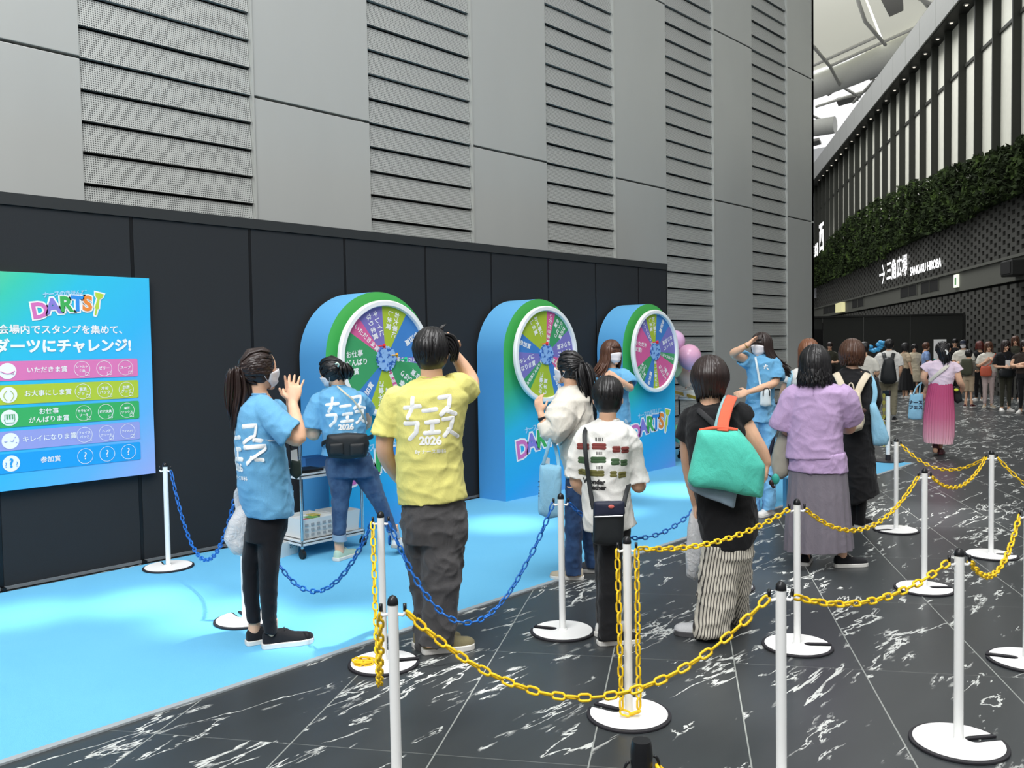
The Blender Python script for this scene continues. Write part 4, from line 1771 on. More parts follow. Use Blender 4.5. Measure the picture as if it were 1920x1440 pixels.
        if style == 'tied':
            tq = Vector(tie)                       # tie point in head units
            td = (tq - C_)
            for i in range(N):
                a = rg_.uniform(-PI, PI)
                if abs(a) < math.radians(50):
                    z0 = 0.40
                elif abs(a) < math.radians(110):
                    z0 = rg_.uniform(-0.05, 0.35)
                else:
                    z0 = rg_.uniform(-0.36, 0.2)
                ph = math.asin(max(-.95, min(.95, (z0 - C_.z) / A.z)))
                k = 1.0 + 0.05 * rg_.random()
                p0 = surf(a, ph, 1.0) - C_
                pts = []
                for q in range(7):
                    f = q / 6
                    v_ = p0.lerp(td, f)
                    n_ = Vector((v_.x / A.x, v_.y / A.y, v_.z / A.z))
                    v_ = v_ / max(0.2, n_.length) * k
                    pts.append(T(C_ + v_))
                lock(pts, 0.055)
            t0 = T(tq)
            pts_t = [t0] + [s.P(*q) if not isinstance(q, Vector) else q for q in tail]
            wid = extra or 0.05
            for i in range(70):
                o_ = Vector((rg_.gauss(0, 1), rg_.gauss(0, 1), rg_.gauss(0, .5))) * (wid * 0.42)
                seq = []
                L_ = rg_.uniform(0.72, 1.0)
                cc = crom([(p, 0.01) for p in pts_t], 4)
                K = max(4, int(len(cc) * L_))
                for q in range(K):
                    f = q / (K - 1)
                    seq.append(cc[q][0] + o_ * (0.35 + 0.9 * math.sin(PI * (0.15 + 0.7 * f))))
                lock(seq, 0.05, 0.7)
            e_ = M()
            d_ = (pts_t[1] - t0).normalized()
            e_.tube([t0 - d_ * 0.008, t0 + d_ * 0.014], 0.020, 14)
            s.tie = e_
        return make('hair', m, mat, s.root, smooth=True)

    # ------------------------------------------------ clothes
    def garment(s, name, m, mat, amp=0.005, vox=0.009, relax=2, seed=0.0, label=None, stretch=(9, 9, 4)):
        sx_, sy_, sz_ = stretch

        def dsp(p):
            w_ = 0.06 * noise.noise(p * 5 + Vector((seed, 3, 1)))
            q = Vector(((p.x + w_) * sx_ + seed, (p.y + w_) * sy_, p.z * sz_))
            a = noise.noise(q)
            r1 = 1 - abs(noise.noise(Vector(((p.x + w_) * 7 + p.z * 5 + seed, (p.y - w_) * 7 + p.z * 4, p.z * 5.5)))) * 2.2
            r2 = 1 - abs(noise.noise(Vector(((p.x - w_) * 9 - p.z * 8 + seed, (p.y + w_) * 9 - p.z * 6, p.z * 9 + 4)))) * 2.2
            return amp * (a * 1.2 + 1.0 * max(0, r1) ** 2 + 0.7 * max(0, r2) ** 2 - .55) + amp * 0.3 * noise.noise(q * 3)
        o = make(name, m, mat, s.root, remesh=vox, relax=relax, disp=dsp if amp else None)
        if label:
            o['label'] = label
        return o

    def shoe(s, heel, yaw, L=0.26, upper=None, sole=None, tilt=0.0, lift=0.0, label=None, sc=1.0):
        f = s.dirv(yaw)
        if isinstance(heel, Vector):
            g = heel
        else:                                   # (pixel column, depth) of the ankle
            g = s.P(heel[0], 1000, heel[1])
            g = Vector((g.x, g.y, s.G.z)) - f * (.23 * L)
        r_ = f.cross(UP)
        k = L / 0.26
        m = M()
        fz_ = math.tan(math.radians(tilt))

        def pt_(t_, x, z):
            return g + f * (t_ * L) + r_ * (x * k) + UP * (z * k * sc + lift - t_ * L * fz_ + (L * fz_ if tilt else 0))
        rows = []
        for t_, w_, z1 in ((0.0, .020, .072), (.03, .030, .086), (.12, .035, .090), (.26, .036, .094), (.38, .038, .094), (.50, .041, .080), (.64, .045, .066), (.78, .047, .060), (.89, .043, .056), (.96, .033, .050), (1.0, .018, .040)):
            rows.append([pt_(t_, w_ * math.copysign(abs(math.cos(q)) ** .75, math.cos(q)), .012 + (z1 - .012) * max(0, math.sin(q)) ** .8) for q in np.linspace(0, PI, 11)] + [pt_(t_, w_ * x, .012) for x in (-.5, 0, .5)])
        m.loft(rows)
        o = make('shoe', m, upper or M_SHB, s.root, smooth=True, auto=60)
        if label:
            o['label'] = label
        m = M()
        ol = [(-.02, .0), (-.015, .022), (.02, .036), (.15, .041), (.35, .042), (.55, .049), (.75, .054), (.9, .049), (.985, .034), (1.03, .0)]
        poly = [(t_, w_) for t_, w_ in ol] + [(t_, -w_) for t_, w_ in ol[-2:0:-1]]
        a0 = m.addv([pt_(t_ - .01, w_, 0.0) for t_, w_ in poly])
        b0 = m.addv([pt_(t_ - .01, w_, .028) for t_, w_ in poly])
        n_ = len(poly)
        m.face([a0 + i for i in range(n_)])
        m.face([b0 + i for i in range(n_)][::-1])
        for i in range(n_):
            j = (i + 1) % n_
            m.face((a0 + i, b0 + i, b0 + j, a0 + j))
        make('sole', m, sole or M_SOLEW, o, origin=s.G, bevel=0.004)
        # laces
        m = M()
        for q in range(4):
            t_ = .42 + .055 * q
            z_ = .093 - .0098 * q
            m.tube([pt_(t_, -.022, z_ - .006), pt_(t_ + .01, 0, z_ + .004), pt_(t_, .022, z_ - .006)], .0022 * k, 5)
        make('laces', m, sole if (sole and upper is not None) else M_SHB, o, origin=s.G)
        return o

    def finish(s, vox=None):
        return make('body', s.body, SKIN, s.root, remesh=vox or s.vox, relax=2)

    # ------------------------------------------------ prints on cloth
    def decal(s, obj, strokes=(), texts=(), center=(0, 0), yaw=0.0, mat=None, r=0.012, name='print', thick=0.0025, par=None):
        """strokes: polylines in metres around the centre; texts: (string, x, y, size, off). Laid on obj along direction yaw"""
        vs = [v.co + s.G for v in obj.data.vertices]
        bvh = BVHTree.FromPolygons(vs, [tuple(p.vertices) for p in obj.data.polygons])
        f = s.dirv(yaw)
        ax = f.cross(UP)
        c = s.P(*center)

        def hit(u, v):
            o_ = c + ax * u + UP * v - f * 0.9
            loc, nrm_, _, _ = bvh.ray_cast(o_, f, 2.0)
            return loc, nrm_
        m = M()
        for st in strokes:
            pts, ups = [], []
            for (u0, v0), (u1, v1) in zip(st, st[1:]):
                n_ = max(2, int(math.hypot(u1 - u0, v1 - v0) / 0.008))
                for i in range(n_ + 1):
                    if i == 0 and pts:
                        continue
                    q = i / n_
                    loc, nrm_ = hit(u0 + (u1 - u0) * q, v0 + (v1 - v0) * q)
                    if loc is not None:
                        pts.append(loc)
                        ups.append(-f * 0.7 + nrm_ * (0.6 if nrm_.dot(f) < 0 else -0.6))
            if len(pts) > 2:
                m.tube(pts, r, 8, flat=thick / r, up=ups)
                for p, u_ in ((pts[0], ups[0]), (pts[-1], ups[-1])):
                    a_ = u_.orthogonal().normalized()
                    m.ball(p, [a_ * r, u_.normalized().cross(a_) * r, u_.normalized() * thick], 10, 6)
        for tx, u0, v0, size, off in texts:
            tv, tf = text_mesh(tx, size, off, 'CENTER', 0.012)
            out, ok = [], True
            for v in tv:
                loc, nrm_ = hit(u0 + v.x, v0 + v.y)
                if loc is None:
                    ok = False
                    break
                out.append(loc - f * 0.0025)
            if ok:
                m.add(out, tf)
        if m.v:
            o = make(name, m, mat, par or obj, origin=s.G, smooth=False, normals=bool(strokes))
            return o


NURSE = [  # rounded brush strokes of the shirt print, metres, centre at 0,0
    [(-.14, .055), (-.055, .065)], [(-.095, .105), (-.098, .055), (-.125, .005)],
    [(-.035, .04), (.035, .047)],
    [(.055, .105), (.115, .112), (.108, .06), (.065, .02)], [(.105, .035), (.145, .02)],
    [(-.14, -.025), (-.07, -.02), (-.08, -.07), (-.115, -.105)],
    [(-.02, -.02), (.045, -.015)], [(.012, -.02), (.012, -.07)], [(-.03, -.075), (.05, -.07)],
    [(.075, -.005), (.13, .0), (.115, -.05), (.08, -.09)], [(.10, -.06), (.155, -.10)]]
NURSE_T = [('2026', 0.0, -.118, .058, .003), ('By ナース専科', 0.0, -.175, .026, .0004)]


def pillow(m, outline, axis, T, back=1.0, lay=((1.0, 0.0), (.985, .35), (.93, .68), (.80, .9), (.55, 1.0), (.2, 1.04))):
    """stuffed bag: outline loop bulging T to both sides along axis"""
    axis = Vector(axis).normalized()
    pts = []
    n0 = len(outline)
    for i in range(n0):                                   # round the corners a little
        p0, p1, p2 = outline[i - 1], outline[i], outline[(i + 1) % n0]
        for k in range(3):
            f = 0.75 + 0.25 * k / 2
            pts.append(p0.lerp(p1, f) if k < 2 else p1.lerp((p0 + p2) / 2, 0.06))
        pts.append(p1.lerp(p2, 0.12))
        pts.append(p1.lerp(p2, 0.45))
    c = sum(pts, Vector()) / len(pts)
    rs = []
    for sc, d in list(lay)[::-1]:
        rs.append([c + (p - c) * sc - axis * (T * d) for p in pts])
    for sc, d in list(lay)[1:]:
        rs.append([c + (p - c) * sc + axis * (T * back * d) for p in pts])
    m.loft(rs)


def strap(m, pts, w_, up, th=0.2):
    c = crom([(p, w_) for p in pts], 5)
    m.tube([q for q, _ in c], w_, 10, flat=th, up=up)


def crumple(amp, k=9.0, seed=0.0):
    def f(p):
        q = Vector((p.x * k + seed, p.y * k, p.z * k * 0.8))
        return amp * (noise.noise(q) + 0.6 * (0.5 - abs(noise.noise(q * 1.9))))
    return f

# ================================================================== PEOPLE: the ones in front
C_STAFF = cloth('staff_blue', '6aa9d2', 0.92, 260, 0.35)
C_YEL = cloth('pale_yellow', 'dcd67e', 0.92, 260, 0.35)
C_BLKJ = cloth('black_denim', '15161b', 0.85, 300, 0.35)
C_CHAR = cloth('charcoal_twill', '4b4a4b', 0.9, 300, 0.5)
C_DENIM = cloth('blue_denim', '32496a', 0.85, 320, 0.4, '435c7c')
C_DENIM2 = cloth('dark_denim', '253a5c', 0.85, 320, 0.4, '2f4a70')
C_CUFF = cloth('denim_cuff', '8ea4b8', 0.85, 320, 0.2)
C_CREAM = cloth('cream_blouse', 'ddd8cc', 0.92, 260, 0.45)
C_WHT = cloth('white_cotton', 'e6e5e0', 0.92, 260, 0.4)
C_BLK = cloth('black_cotton', '1c1c1e', 0.92, 260, 0.4)
C_LILAC = cloth('lilac_linen', 'b69cc2', 0.92, 240, 0.4)
C_GREY = cloth('grey_satin', '77717a', 0.6, 260, 0.4)
C_SETB = cloth('sky_blue_trousers', '7db9e3', 0.9, 240, 0.6)
C_LDEN = cloth('pale_denim', 'a4c0d6', 0.9, 300, 0.4)
C_PINK = cloth('pale_pink', 'e3cfdf', 0.92, 240, 0.35)
C_OLIVE = cloth('olive_canvas', '756e52', 0.9, 240, 0.2)
C_KHAKI = cloth('khaki', '8a8570', 0.9, 240, 0.4)
C_BEIGE = cloth('beige_canvas', 'b8ad98', 0.9, 240, 0.3)
C_MINT = cloth('mint_mesh', 'b4ccb9', 0.9, 240, 0.3)
M_NYL = plain('black_nylon', '1b1f22', 0.55)
M_NAVY = plain('navy_nylon', '1e2338', 0.55)
M_TOTEB = cloth('pale_blue_nonwoven', '8fc3dd', 0.9, 200, 0.45)
M_INK = plain('dark_ink', '20243a', 0.7)
M_SHWHITE = plain('shoe_white', 'e2e1dd', 0.5)
M_GOLD = plain('gold_cuff', 'b79a5a', 0.3, 0.8)


def collar(fig, sh, shirt):
    y, xl, xr, b = sh[0][:4]
    m = M()
    m.tube(fig.ring(y + 1, xl - 1.5, xr + 1.5, b + .006, n=28), .0075, 8, closed=True)
    make('collar', m, shirt.data.materials[0], fig.root, smooth=True)


def stripes_mat():
    t = NT('striped_cotton')
    tcn = t.n('TexCoord')
    sp = t.n('SeparateXYZ')
    mp = t.n('Mapping')
    mp.inputs['Rotation'].default_value = (0, 0, PI / 2 - YAW)
    t.l(tcn.outputs['Object'], mp.inputs[0])
    t.l(mp.outputs[0], sp.inputs[0])
    k = t.math('ADD', sp.outputs[0], t.math('MULTIPLY', sp.outputs[2], -0.16))
    k = t.math('ADD', k, t.math('MULTIPLY', t.noise(t.obj(), 3, 2), 0.02))
    f = t.math('ABSOLUTE', t.math('SUBTRACT', t.math('FRACT', t.math('MULTIPLY', k, 68)), 0.5))
    c = t.ramp(f, [(0.12, '4c4846'), (0.22, 'cfc9bb')])
    t.set(c, 0.9, 0, 0.2)
    t.bump(t.noise(t.obj((1, 1, .4)), 11, 4), 0.4, 0.03)
    return t.m


# ---------------------------------------------------------------- A: staff with ponytail, hands together
A = Fig((515, 1208), 'person in a sky blue T-shirt with a long ponytail, palms pressed together')
A.head(487, 693, 0, .228, yaw=66, pitch=4, neck=(485, 742, 0.0), nr=.05, mask=True)
A.hair('tied', HDB, N=240, tie=(-.06, -.50, -.02), tail=[(452, 735, -.02), (446, 775, -.03), (440, 822, -.03)], extra=.052, seed=3)
make('hair_tie', A.tie, M_GOLD, A.root, smooth=True)
sh = [(738, 471, 498, .055), (745, 463, 504, .10), (756, 453, 512, .145), (775, 446, 521, .175), (805, 441, 529, .19), (850, 440, 537, .19), (900, 443, 545, .18), (938, 448, 552, .18), (964, 460, 551, .175)]
m = M()
A.rings(m, sh)
A.sleeve(m, [(488, 763, -.05, .075), (502, 774, -.12, .078), (520, 792, -.18, .074), (540, 811, -.215, .078), (545, 815, -.22, .080)])
A.sleeve(m, [(505, 768, .12, .08), (530, 795, .17, .075), (540, 806, .18, .07)])
sA = A.garment('shirt', m, C_STAFF, amp=.006, seed=1)
collar(A, sh, sA)
A.rings(A.body, sh[:-1], shrink=.86)
tr = [(940, 464, 542, .14), (985, 461, 540, .155), (1012, 459, 531, .14)]
lg1 = [(995, 458, 500, .09, .05), (1060, 453, 487, .075, .06), (1100, 455, 486, .066, .06), (1150, 461, 488, .052, .05), (1166, 463, 488, .05, .05)]
lg2 = [(995, 482, 531, .10, -.05), (1060, 484, 524, .082, -.06), (1100, 486, 521, .072, -.05), (1150, 489, 519, .06, -.04), (1186, 494, 522, .052, -.04)]
m = M()
for q in (tr, lg1, lg2):
    A.rings(m, q)
A.garment('trousers', m, C_BLKJ, amp=.003, seed=2)
for q in (tr, lg1[:-1], lg2[:-1]):
    A.rings(A.body, q, shrink=.84)
A.limb(A.body, [(476, 1140, .05, .036), (477, 1168, .05, .034), (476, 1184, .05, .034)])
A.limb(A.body, [(508, 1160, -.04, .036), (509, 1190, -.04, .034), (508, 1208, -.04, .034)])
A.limb(A.body, [(497, 770, -.08, .055), (530, 805, -.19, .05), (558, 823, -.21, .042), (557, 800, -.18, .040), (549, 758, -.09, .027)])
A.limb(A.body, [(505, 775, .10, .05), (545, 812, .15, .042), (553, 790, .09, .036), (545, 757, .0, .026)])
A.hand(A.P(549, 757, -.085), A.P(556, 706, -.045) - A.P(549, 757, -.085), A.vh + A.rv * .3, 1, 1.05, curl=.10, spread=.35)
A.hand(A.P(545, 756, -.01), A.P(549, 706, -.02) - A.P(545, 756, -.01), -A.vh - A.rv * .3, -1, 1.0, curl=.10, spread=.35)
A.finish(.005)
A.shoe((476, .05), 74, .25, None, M_SOLEW)
A.shoe((509, -.04), 84, .275, None, M_SOLEW)
A.decal(sA, NURSE, NURSE_T, center=(442, 836, -.1), yaw=72, mat=WHITE, r=.0125)

# white plastic carrier bag behind A
m = M()
ol = [A.P(x, y, .16) for x, y in ((446, 950), (470, 940), (500, 955), (500, 1010), (462, 1046), (436, 1036), (418, 1010), (432, 975))]
pillow(m, ol, A.vh, .085)
t = NT('white_polythene')
t.set('ebebec', 0.35)
t.b.inputs['Transmission Weight'].default_value = 0.25
t.bump(t.noise(t.obj(), 16, 4, .6, 1.0), .6, .03)
M_POLY = t.m
pb = make('plastic_bag', m, M_POLY, origin=A.P(455, 1046, .16), smooth=True, disp=crumple(.012, 14))
tag(pb, 'white plastic carrier bag hanging behind the ponytailed staff member', 'plastic bag')
m = M()
strap(m, [A.P(448, 958, .16), A.P(444, 925, .14), A.P(462, 905, .10)], .016, A.vh)
strap(m, [A.P(462, 955, .17), A.P(453, 925, .16), A.P(466, 905, .12)], .016, A.vh)
make('handle', m, M_POLY, pb, origin=A.P(455, 1046, .16), smooth=True)
# card pouch hanging at A's front
pc = thing('neck_pouch', A.P(556, 890, -.02), 'white card and dark green pouch hanging in front of the ponytailed staff member', 'pouch')
m = M()
pillow(m, [A.P(x, y, -.02) for x, y in ((544, 858), (563, 862), (566, 890), (556, 899), (544, 890))], A.vh, .018)
make('pouch', m, plain('dark_green_nylon', '24332f', 0.6), pc, smooth=True)
m = M()
m.hexa([A.P(x, y, -.035) for x, y in ((545, 845), (557, 842), (559, 870), (546, 872))], [A.P(x, y, -.031) for x, y in ((545, 845), (557, 842), (559, 870), (546, 872))])
make('card', m, WHITE, pc)
m = M()
strap(m, [A.P(548, 846, -.02), A.P(532, 800, .02), A.P(512, 758, .04)], .006, A.vh)
make('cord', m, M_NYL, pc)

# ---------------------------------------------------------------- B: staff bending over the cart
B = Fig((660, 1048), 'person in a sky blue T-shirt and jeans leaning over the metal cart')
B.head(622, 698, 0, .228, yaw=-58, pitch=26, roll=8, neck=(634, 728, .02), mask=True)
B.hair('tied', HB, N=230, tie=(.02, -.50, .02), tail=[(646, 702, -.04), (645, 715, -.05)], extra=.06, seed=5)
m = M()
m.tube([B.P(629, 683, -.13), B.P(632, 680, -.135), B.P(635, 683, -.13), B.P(634, 688, -.125)], .008, 8)
make('hair_clip', m, plain('mint_clip', 'cfe6d4', 0.4), B.root, smooth=True)
sh = [(722, 624, 646, .055), (731, 606, 664, .10), (743, 593, 681, .135), (765, 594, 686, .155), (800, 603, 685, .155), (830, 606, 686, .15), (854, 602, 696, .155)]
m = M()
B.rings(m, sh)
B.sleeve(m, [(612, 750, 0, .075), (601, 757, 0, .085), (592, 775, .0, .085), (588, 790, .0, .09), (586, 802, .0, .093)])
B.sleeve(m, [(668, 748, .04, .075), (678, 756, .10, .08), (685, 772, .17, .08)])
sB = B.garment('shirt', m, C_STAFF, amp=.007, seed=4)
collar(B, sh, sB)
B.rings(B.body, sh, shrink=.86)
tr = [(835, 614, 690, .13), (868, 609, 700, .15), (892, 612, 706, .145)]
lg1 = [(880, 611, 664, .115), (930, 621, 657, .09), (970, 623, 651, .075), (1002, 624, 648, .065)]
lg2 = [(880, 652, 708, .11, .02), (920, 680, 719, .095, .04), (965, 708, 735, .07, .06), (996, 728, 746, .055, .06)]
m = M()
for q in (tr, lg1, lg2):
    B.rings(m, q)
B.garment('trousers', m, C_DENIM, amp=.004, seed=5)
for q in (lg1[-1], lg2[-1]):
    m = M()
    dx = 2 if q is lg1[-1] else 3
    B.rings(m, [(q[0] - 1, q[1] - 1, q[2] + 1, q[3] + .006, q[4] if len(q) > 4 else 0), (q[0] + 11, q[1] - 1 + dx * .3, q[2] + 1 + dx, q[3] + .006, q[4] if len(q) > 4 else 0)])
    make('cuff', m, C_CUFF, B.root, smooth=True, auto=50)
for q in (tr, lg1, lg2):
    B.rings(B.body, q, shrink=.84)
B.limb(B.body, [(636, 990, 0, .04), (636, 1020, 0, .037), (637, 1036, 0, .037)])
B.limb(B.body, [(737, 985, .06, .04), (742, 1010, .06, .036), (745, 1022, .06, .036)])
B.limb(B.body, [(598, 758, 0, .055), (588, 795, 0, .05), (589, 815, .03, .047), (574, 806, .15, .038), (562, 797, .26, .027)])
B.hand(B.P(562, 797, .26), -B.rv * .6 + B.vh, -UP, 1, 1.0, .5)
B.limb(B.body, [(678, 755, .08, .05), (686, 795, .2, .045), (655, 800, .40, .036), (632, 798, .48, .026)])
B.hand(B.P(632, 798, .48), -B.rv + B.vh * .3, -UP, -1, 1.0, .5)
B.finish(.006)
B.shoe((637, 0), 38, .25, C_MINT, M_SOLEW, label='pale mint running shoe')
B.shoe((745, .06), 30, .25, M_SHWHITE, plain('sole_grey', 'a9a7a0', .6), tilt=14, label='white running shoe, heel lifted')
B.decal(sB, NURSE, NURSE_T, center=(648, 773, -.2), yaw=0, mat=WHITE, r=.0125)
# waist pack and its strap
wp = thing('waist_pack', B.P(650, 858, -.19), 'black waist pack worn at the back of the person at the metal cart', 'waist pack')
m = M()
pillow(m, [B.P(x, y, -.205) for x, y in ((613, 815), (650, 811), (688, 813), (693, 832), (687, 857), (650, 861), (616, 858), (610, 836))], B.vh, .055)
make('pouch', m, M_NYL, wp, smooth=True)
m = M()
pillow(m, [B.P(x, y, -.26) for x, y in ((617, 832), (644, 830), (645, 853), (618, 853))], B.vh, .018)
make('pocket', m, M_NYL, wp, smooth=True)
m = M()
pillow(m, [B.P(x, y, -.26) for x, y in ((655, 832), (684, 830), (682, 853), (656, 855))], B.vh, .018)
make('pocket', m, M_NYL, wp, smooth=True)
m = M()
strap(m, [B.P(615, 826, -.2), B.P(604, 832, -.08), B.P(604, 834, .05)], .018, B.rv)
strap(m, [B.P(688, 822, -.2), B.P(699, 818, -.08), B.P(697, 818, .05)], .018, B.rv)
make('belt', m, M_NYL, wp, smooth=True)
m = M()
strap(m, [B.P(632, 724, -.10), B.P(648, 738, -.165), B.P(664, 752, -.165), B.P(680, 778, -.12), B.P(687, 800, 0)], .007, B.vh)
o = make('shoulder_strap', m, plain('cream_strap', 'cfc8b4', .6), wp, smooth=True)
tag(o, 'cream shoulder strap')

# ---------------------------------------------------------------- C: man in pale yellow
Cc = Fig((830, 1218), 'person in a pale yellow T-shirt and charcoal trousers, one hand raised to the head')
Cc.head(810, 664, 0, .238, yaw=14, pitch=6, neck=(811, 716, 0), nr=.06)
Cc.hair('short', HB, N=340, end=-.30, sides=-.16, bangs=.05, vol=1.10, seed=8, wave=.05)
hx = M()
rg = random.Random(4)
for i in range(90):
    f = rg.random()
    g = rg.uniform(-.06, .10)
    a = Cc.P(806 + 18 * f, 624 + 4 * rg.random(), g)
    b = Cc.P(836 + 12 * f, 628 + 22 * (1 - f), g + .03)
    c_ = Cc.P(846 + 14 * f, 650 + 14 * (1 - f), g + .04)
    d_ = Cc.P(844 + 12 * f, 668 + 12 * rg.random(), g + .05)
    cc = crom([(a, 0), (b, 0), (c_, 0), (d_, 0)], 4)
    hx.tube([q for q, _ in cc], [.008, .010, .011, .012, .012, .012, .012, .012, .011, .010, .008, .006, .001], 6, flat=.6)
for i in range(7):
    a = Cc.P(824 + rg.uniform(-4, 4), 618 + rg.uniform(0, 4), .0)
    hx.tube([a, Cc.P(830 + rg.uniform(-3, 3), 612, .01), Cc.P(834 + rg.uniform(-3, 4), 607 + rg.uniform(-1, 3), .02)], [.008, .006, .001], 5)
make('hair', hx, HB, Cc.root, smooth=True)
sh = [(706, 790, 832, .06), (714, 772, 850, .10), (726, 750, 868, .135), (742, 738, 879, .155), (775, 738, 873, .165), (820, 741, 867, .165), (870, 742, 867, .16), (908, 745, 871, .16), ((946, 930), 749, 877, .165)]
m = M()
Cc.rings(m, sh)
Cc.sleeve(m, [(760, 742, 0, .075), (748, 752, 0, .082), (735, 775, 0, .080), (725, 805, 0, .080), (722, 817, 0, .084)])
Cc.sleeve(m, [(845, 728, 0, .085), (858, 727, .02, .090), (870, 731, .06, .084), (879, 738, .09, .078)])
sC = Cc.garment('shirt', m, C_YEL, amp=.006, seed=7, stretch=(7, 7, 5))
collar(Cc, sh, sC)
Cc.rings(Cc.body, sh[:-1], shrink=.86)
tr = [(915, 760, 864, .135), (950, 756, 870, .15), (985, 751, 877, .165), (1015, 755, 873, .155)]
lg1 = [(1000, 756, 818, .12, .05), (1060, 765, 808, .10, .06), (1120, 773, 803, .095, .07), (1180, 778, 803, .09, .07), (1213, 780, 806, .09, .07)]
lg2 = [(1000, 790, 873, .13, -.02), (1060, 790, 867, .12, -.03), (1120, 791, 861, .115, -.03), (1170, 789, 854, .11, -.03), (1206, 785, 848, .11, -.03)]
m = M()
for q in (tr, lg1, lg2):
    Cc.rings(m, q)
Cc.garment('trousers', m, C_CHAR, amp=.010, seed=9, stretch=(8, 8, 3))
for q in (tr, lg1, lg2):
    Cc.rings(Cc.body, q, shrink=.82)
Cc.limb(Cc.body, [(742, 760, 0, .055), (724, 812, 0, .05), (722, 848, .03, .047), (738, 880, .13, .042), (752, 902, .24, .03)])
Cc.hand(Cc.P(752, 902, .24), Cc.rv * .7 + Cc.vh * .6 + UP * .1, -UP, -1, 1.05, .6)
Cc.limb(Cc.body, [(858, 727, 0, .055), (879, 733, .08, .05), (883, 715, .13, .046), (869, 690, .15, .042), (852, 664, .16, .03)])
Cc.hand(Cc.P(852, 664, .16), Cc.P(833, 628, .10) - Cc.P(852, 664, .16), -Cc.vh * .9 - Cc.rv * .4, 1, 1.05, .25)
Cc.finish(.005)
Cc.shoe((811, -.03), 78, .285, C_OLIVE, M_SOLEW, label='olive canvas shoe')
Cc.shoe((792, .07), 72, .27, C_OLIVE, M_SOLEW, label='olive canvas shoe')
Cc.decal(sC, [[(u * .92, v * 1.02) for u, v in st] for st in NURSE], NURSE_T, center=(806, 786, -.2), yaw=0, mat=WHITE, r=.0125)

# ---------------------------------------------------------------- D: cream blouse, ponytail
D = Fig((1080, 1082), 'person in a cream blouse and jeans with a black ponytail')
D.head(1066, 690, 0, .228, yaw=-62, pitch=2, neck=(1072, 730, .02), mask=True)
D.hair('tied', HB, N=240, tie=(.05, -.46, .10), tail=[(1096, 700, -.05), (1101, 730, -.07), (1106, 765, -.06)], extra=.055, seed=11)
sh = [(722, 1059, 1083, .055), (731, 1047, 1097, .11), (744, 1039, 1108, .15), (780, 1042, 1112, .17), (820, 1048, 1113, .17), (860, 1054, 1114, .17), (894, 1059, 1115, .17)]
m = M()
D.rings(m, sh)
D.sleeve(m, [(1068, 748, -.04, .09), (1056, 772, -.12, .11), (1045, 798, -.17, .115), (1034, 806, -.18, .085), (1021, 790, -.165, .048)])
D.sleeve(m, [(1085, 752, .06, .09), (1075, 785, .16, .09), (1062, 800, .24, .07)])
D.garment('blouse', m, C_CREAM, amp=.009, seed=13)
D.rings(D.body, sh, shrink=.84)
tr = [(875, 1064, 1108, .13), (920, 1059, 1113, .145)]
lg1 = [(910, 1059, 1094, .11, -.05), (980, 1059, 1092, .095, -.05), (1040, 1059, 1091, .085, -.05), (1077, 1061, 1092, .08, -.05)]
lg2 = [(910, 1080, 1113, .10, .10), (980, 1088, 1118, .09, .12), (1040, 1096, 1123, .08, .14), (1062, 1098, 1124, .08, .14)]
m = M()
for q in (tr, lg1, lg2):
    D.rings(m, q)
D.garment('trousers', m, C_DENIM2, amp=.006, seed=14)
for q in (tr, lg1, lg2):
    D.rings(D.body, q, shrink=.84)
D.limb(D.body, [(1060, 755, -.08, .05), (1038, 814, -.18, .045), (1023, 796, -.17, .036), (1014, 776, -.16, .024)])
D.hand(D.P(1014, 776, -.16), D.P(1009, 752, -.14) - D.P(1014, 776, -.16), D.vh * .7 + D.rv * .5, -1, 1.0, .45)
D.limb(D.body, [(1085, 755, .08, .05), (1070, 800, .22, .04), (1056, 812, .36, .026)])
D.hand(D.P(1056, 812, .36), D.vh + UP * .3, -UP, 1, 1.0, .5)
m = M()
c_ = D.P(1017, 785, -.165)
m.tube([c_ + UP * .012 - D.rv * .004, c_ - UP * .012 + D.rv * .004], .031, 14)
make('wrist_watch', m, plain('watch_dark', '20242c', .3), D.root)
D.finish(.006)
D.shoe((1078, -.05), -84, .235, C_BEIGE, M_SOLEW, label='beige canvas shoe')
D.shoe((1111, .14), -80, .235, cloth('grey_canvas', '6b6d72', .9, 240, .2), M_SOLEW, label='grey canvas shoe')


def tote(name, fig, outline, dz, T, mat, label, cat='tote bag', hand=(), hw=.012, amp=.008, hmat=None, group=None, k=9.0):
    base = fig.P(*min(outline, key=lambda q: -q[1]), dz)
    o = thing(name, base, label, cat, group)
    m = M()
    pillow(m, [fig.P(x, y, dz) for x, y in outline], fig.vh, T)
    make('bag', m, mat, o, smooth=True, disp=crumple(amp, k) if amp else None)
    for hd in hand:
        m = M()
        strap(m, [fig.P(*q) for q in hd], hw, fig.vh, .25)
        make('handle', m, hmat or mat, o, smooth=True)
    return o


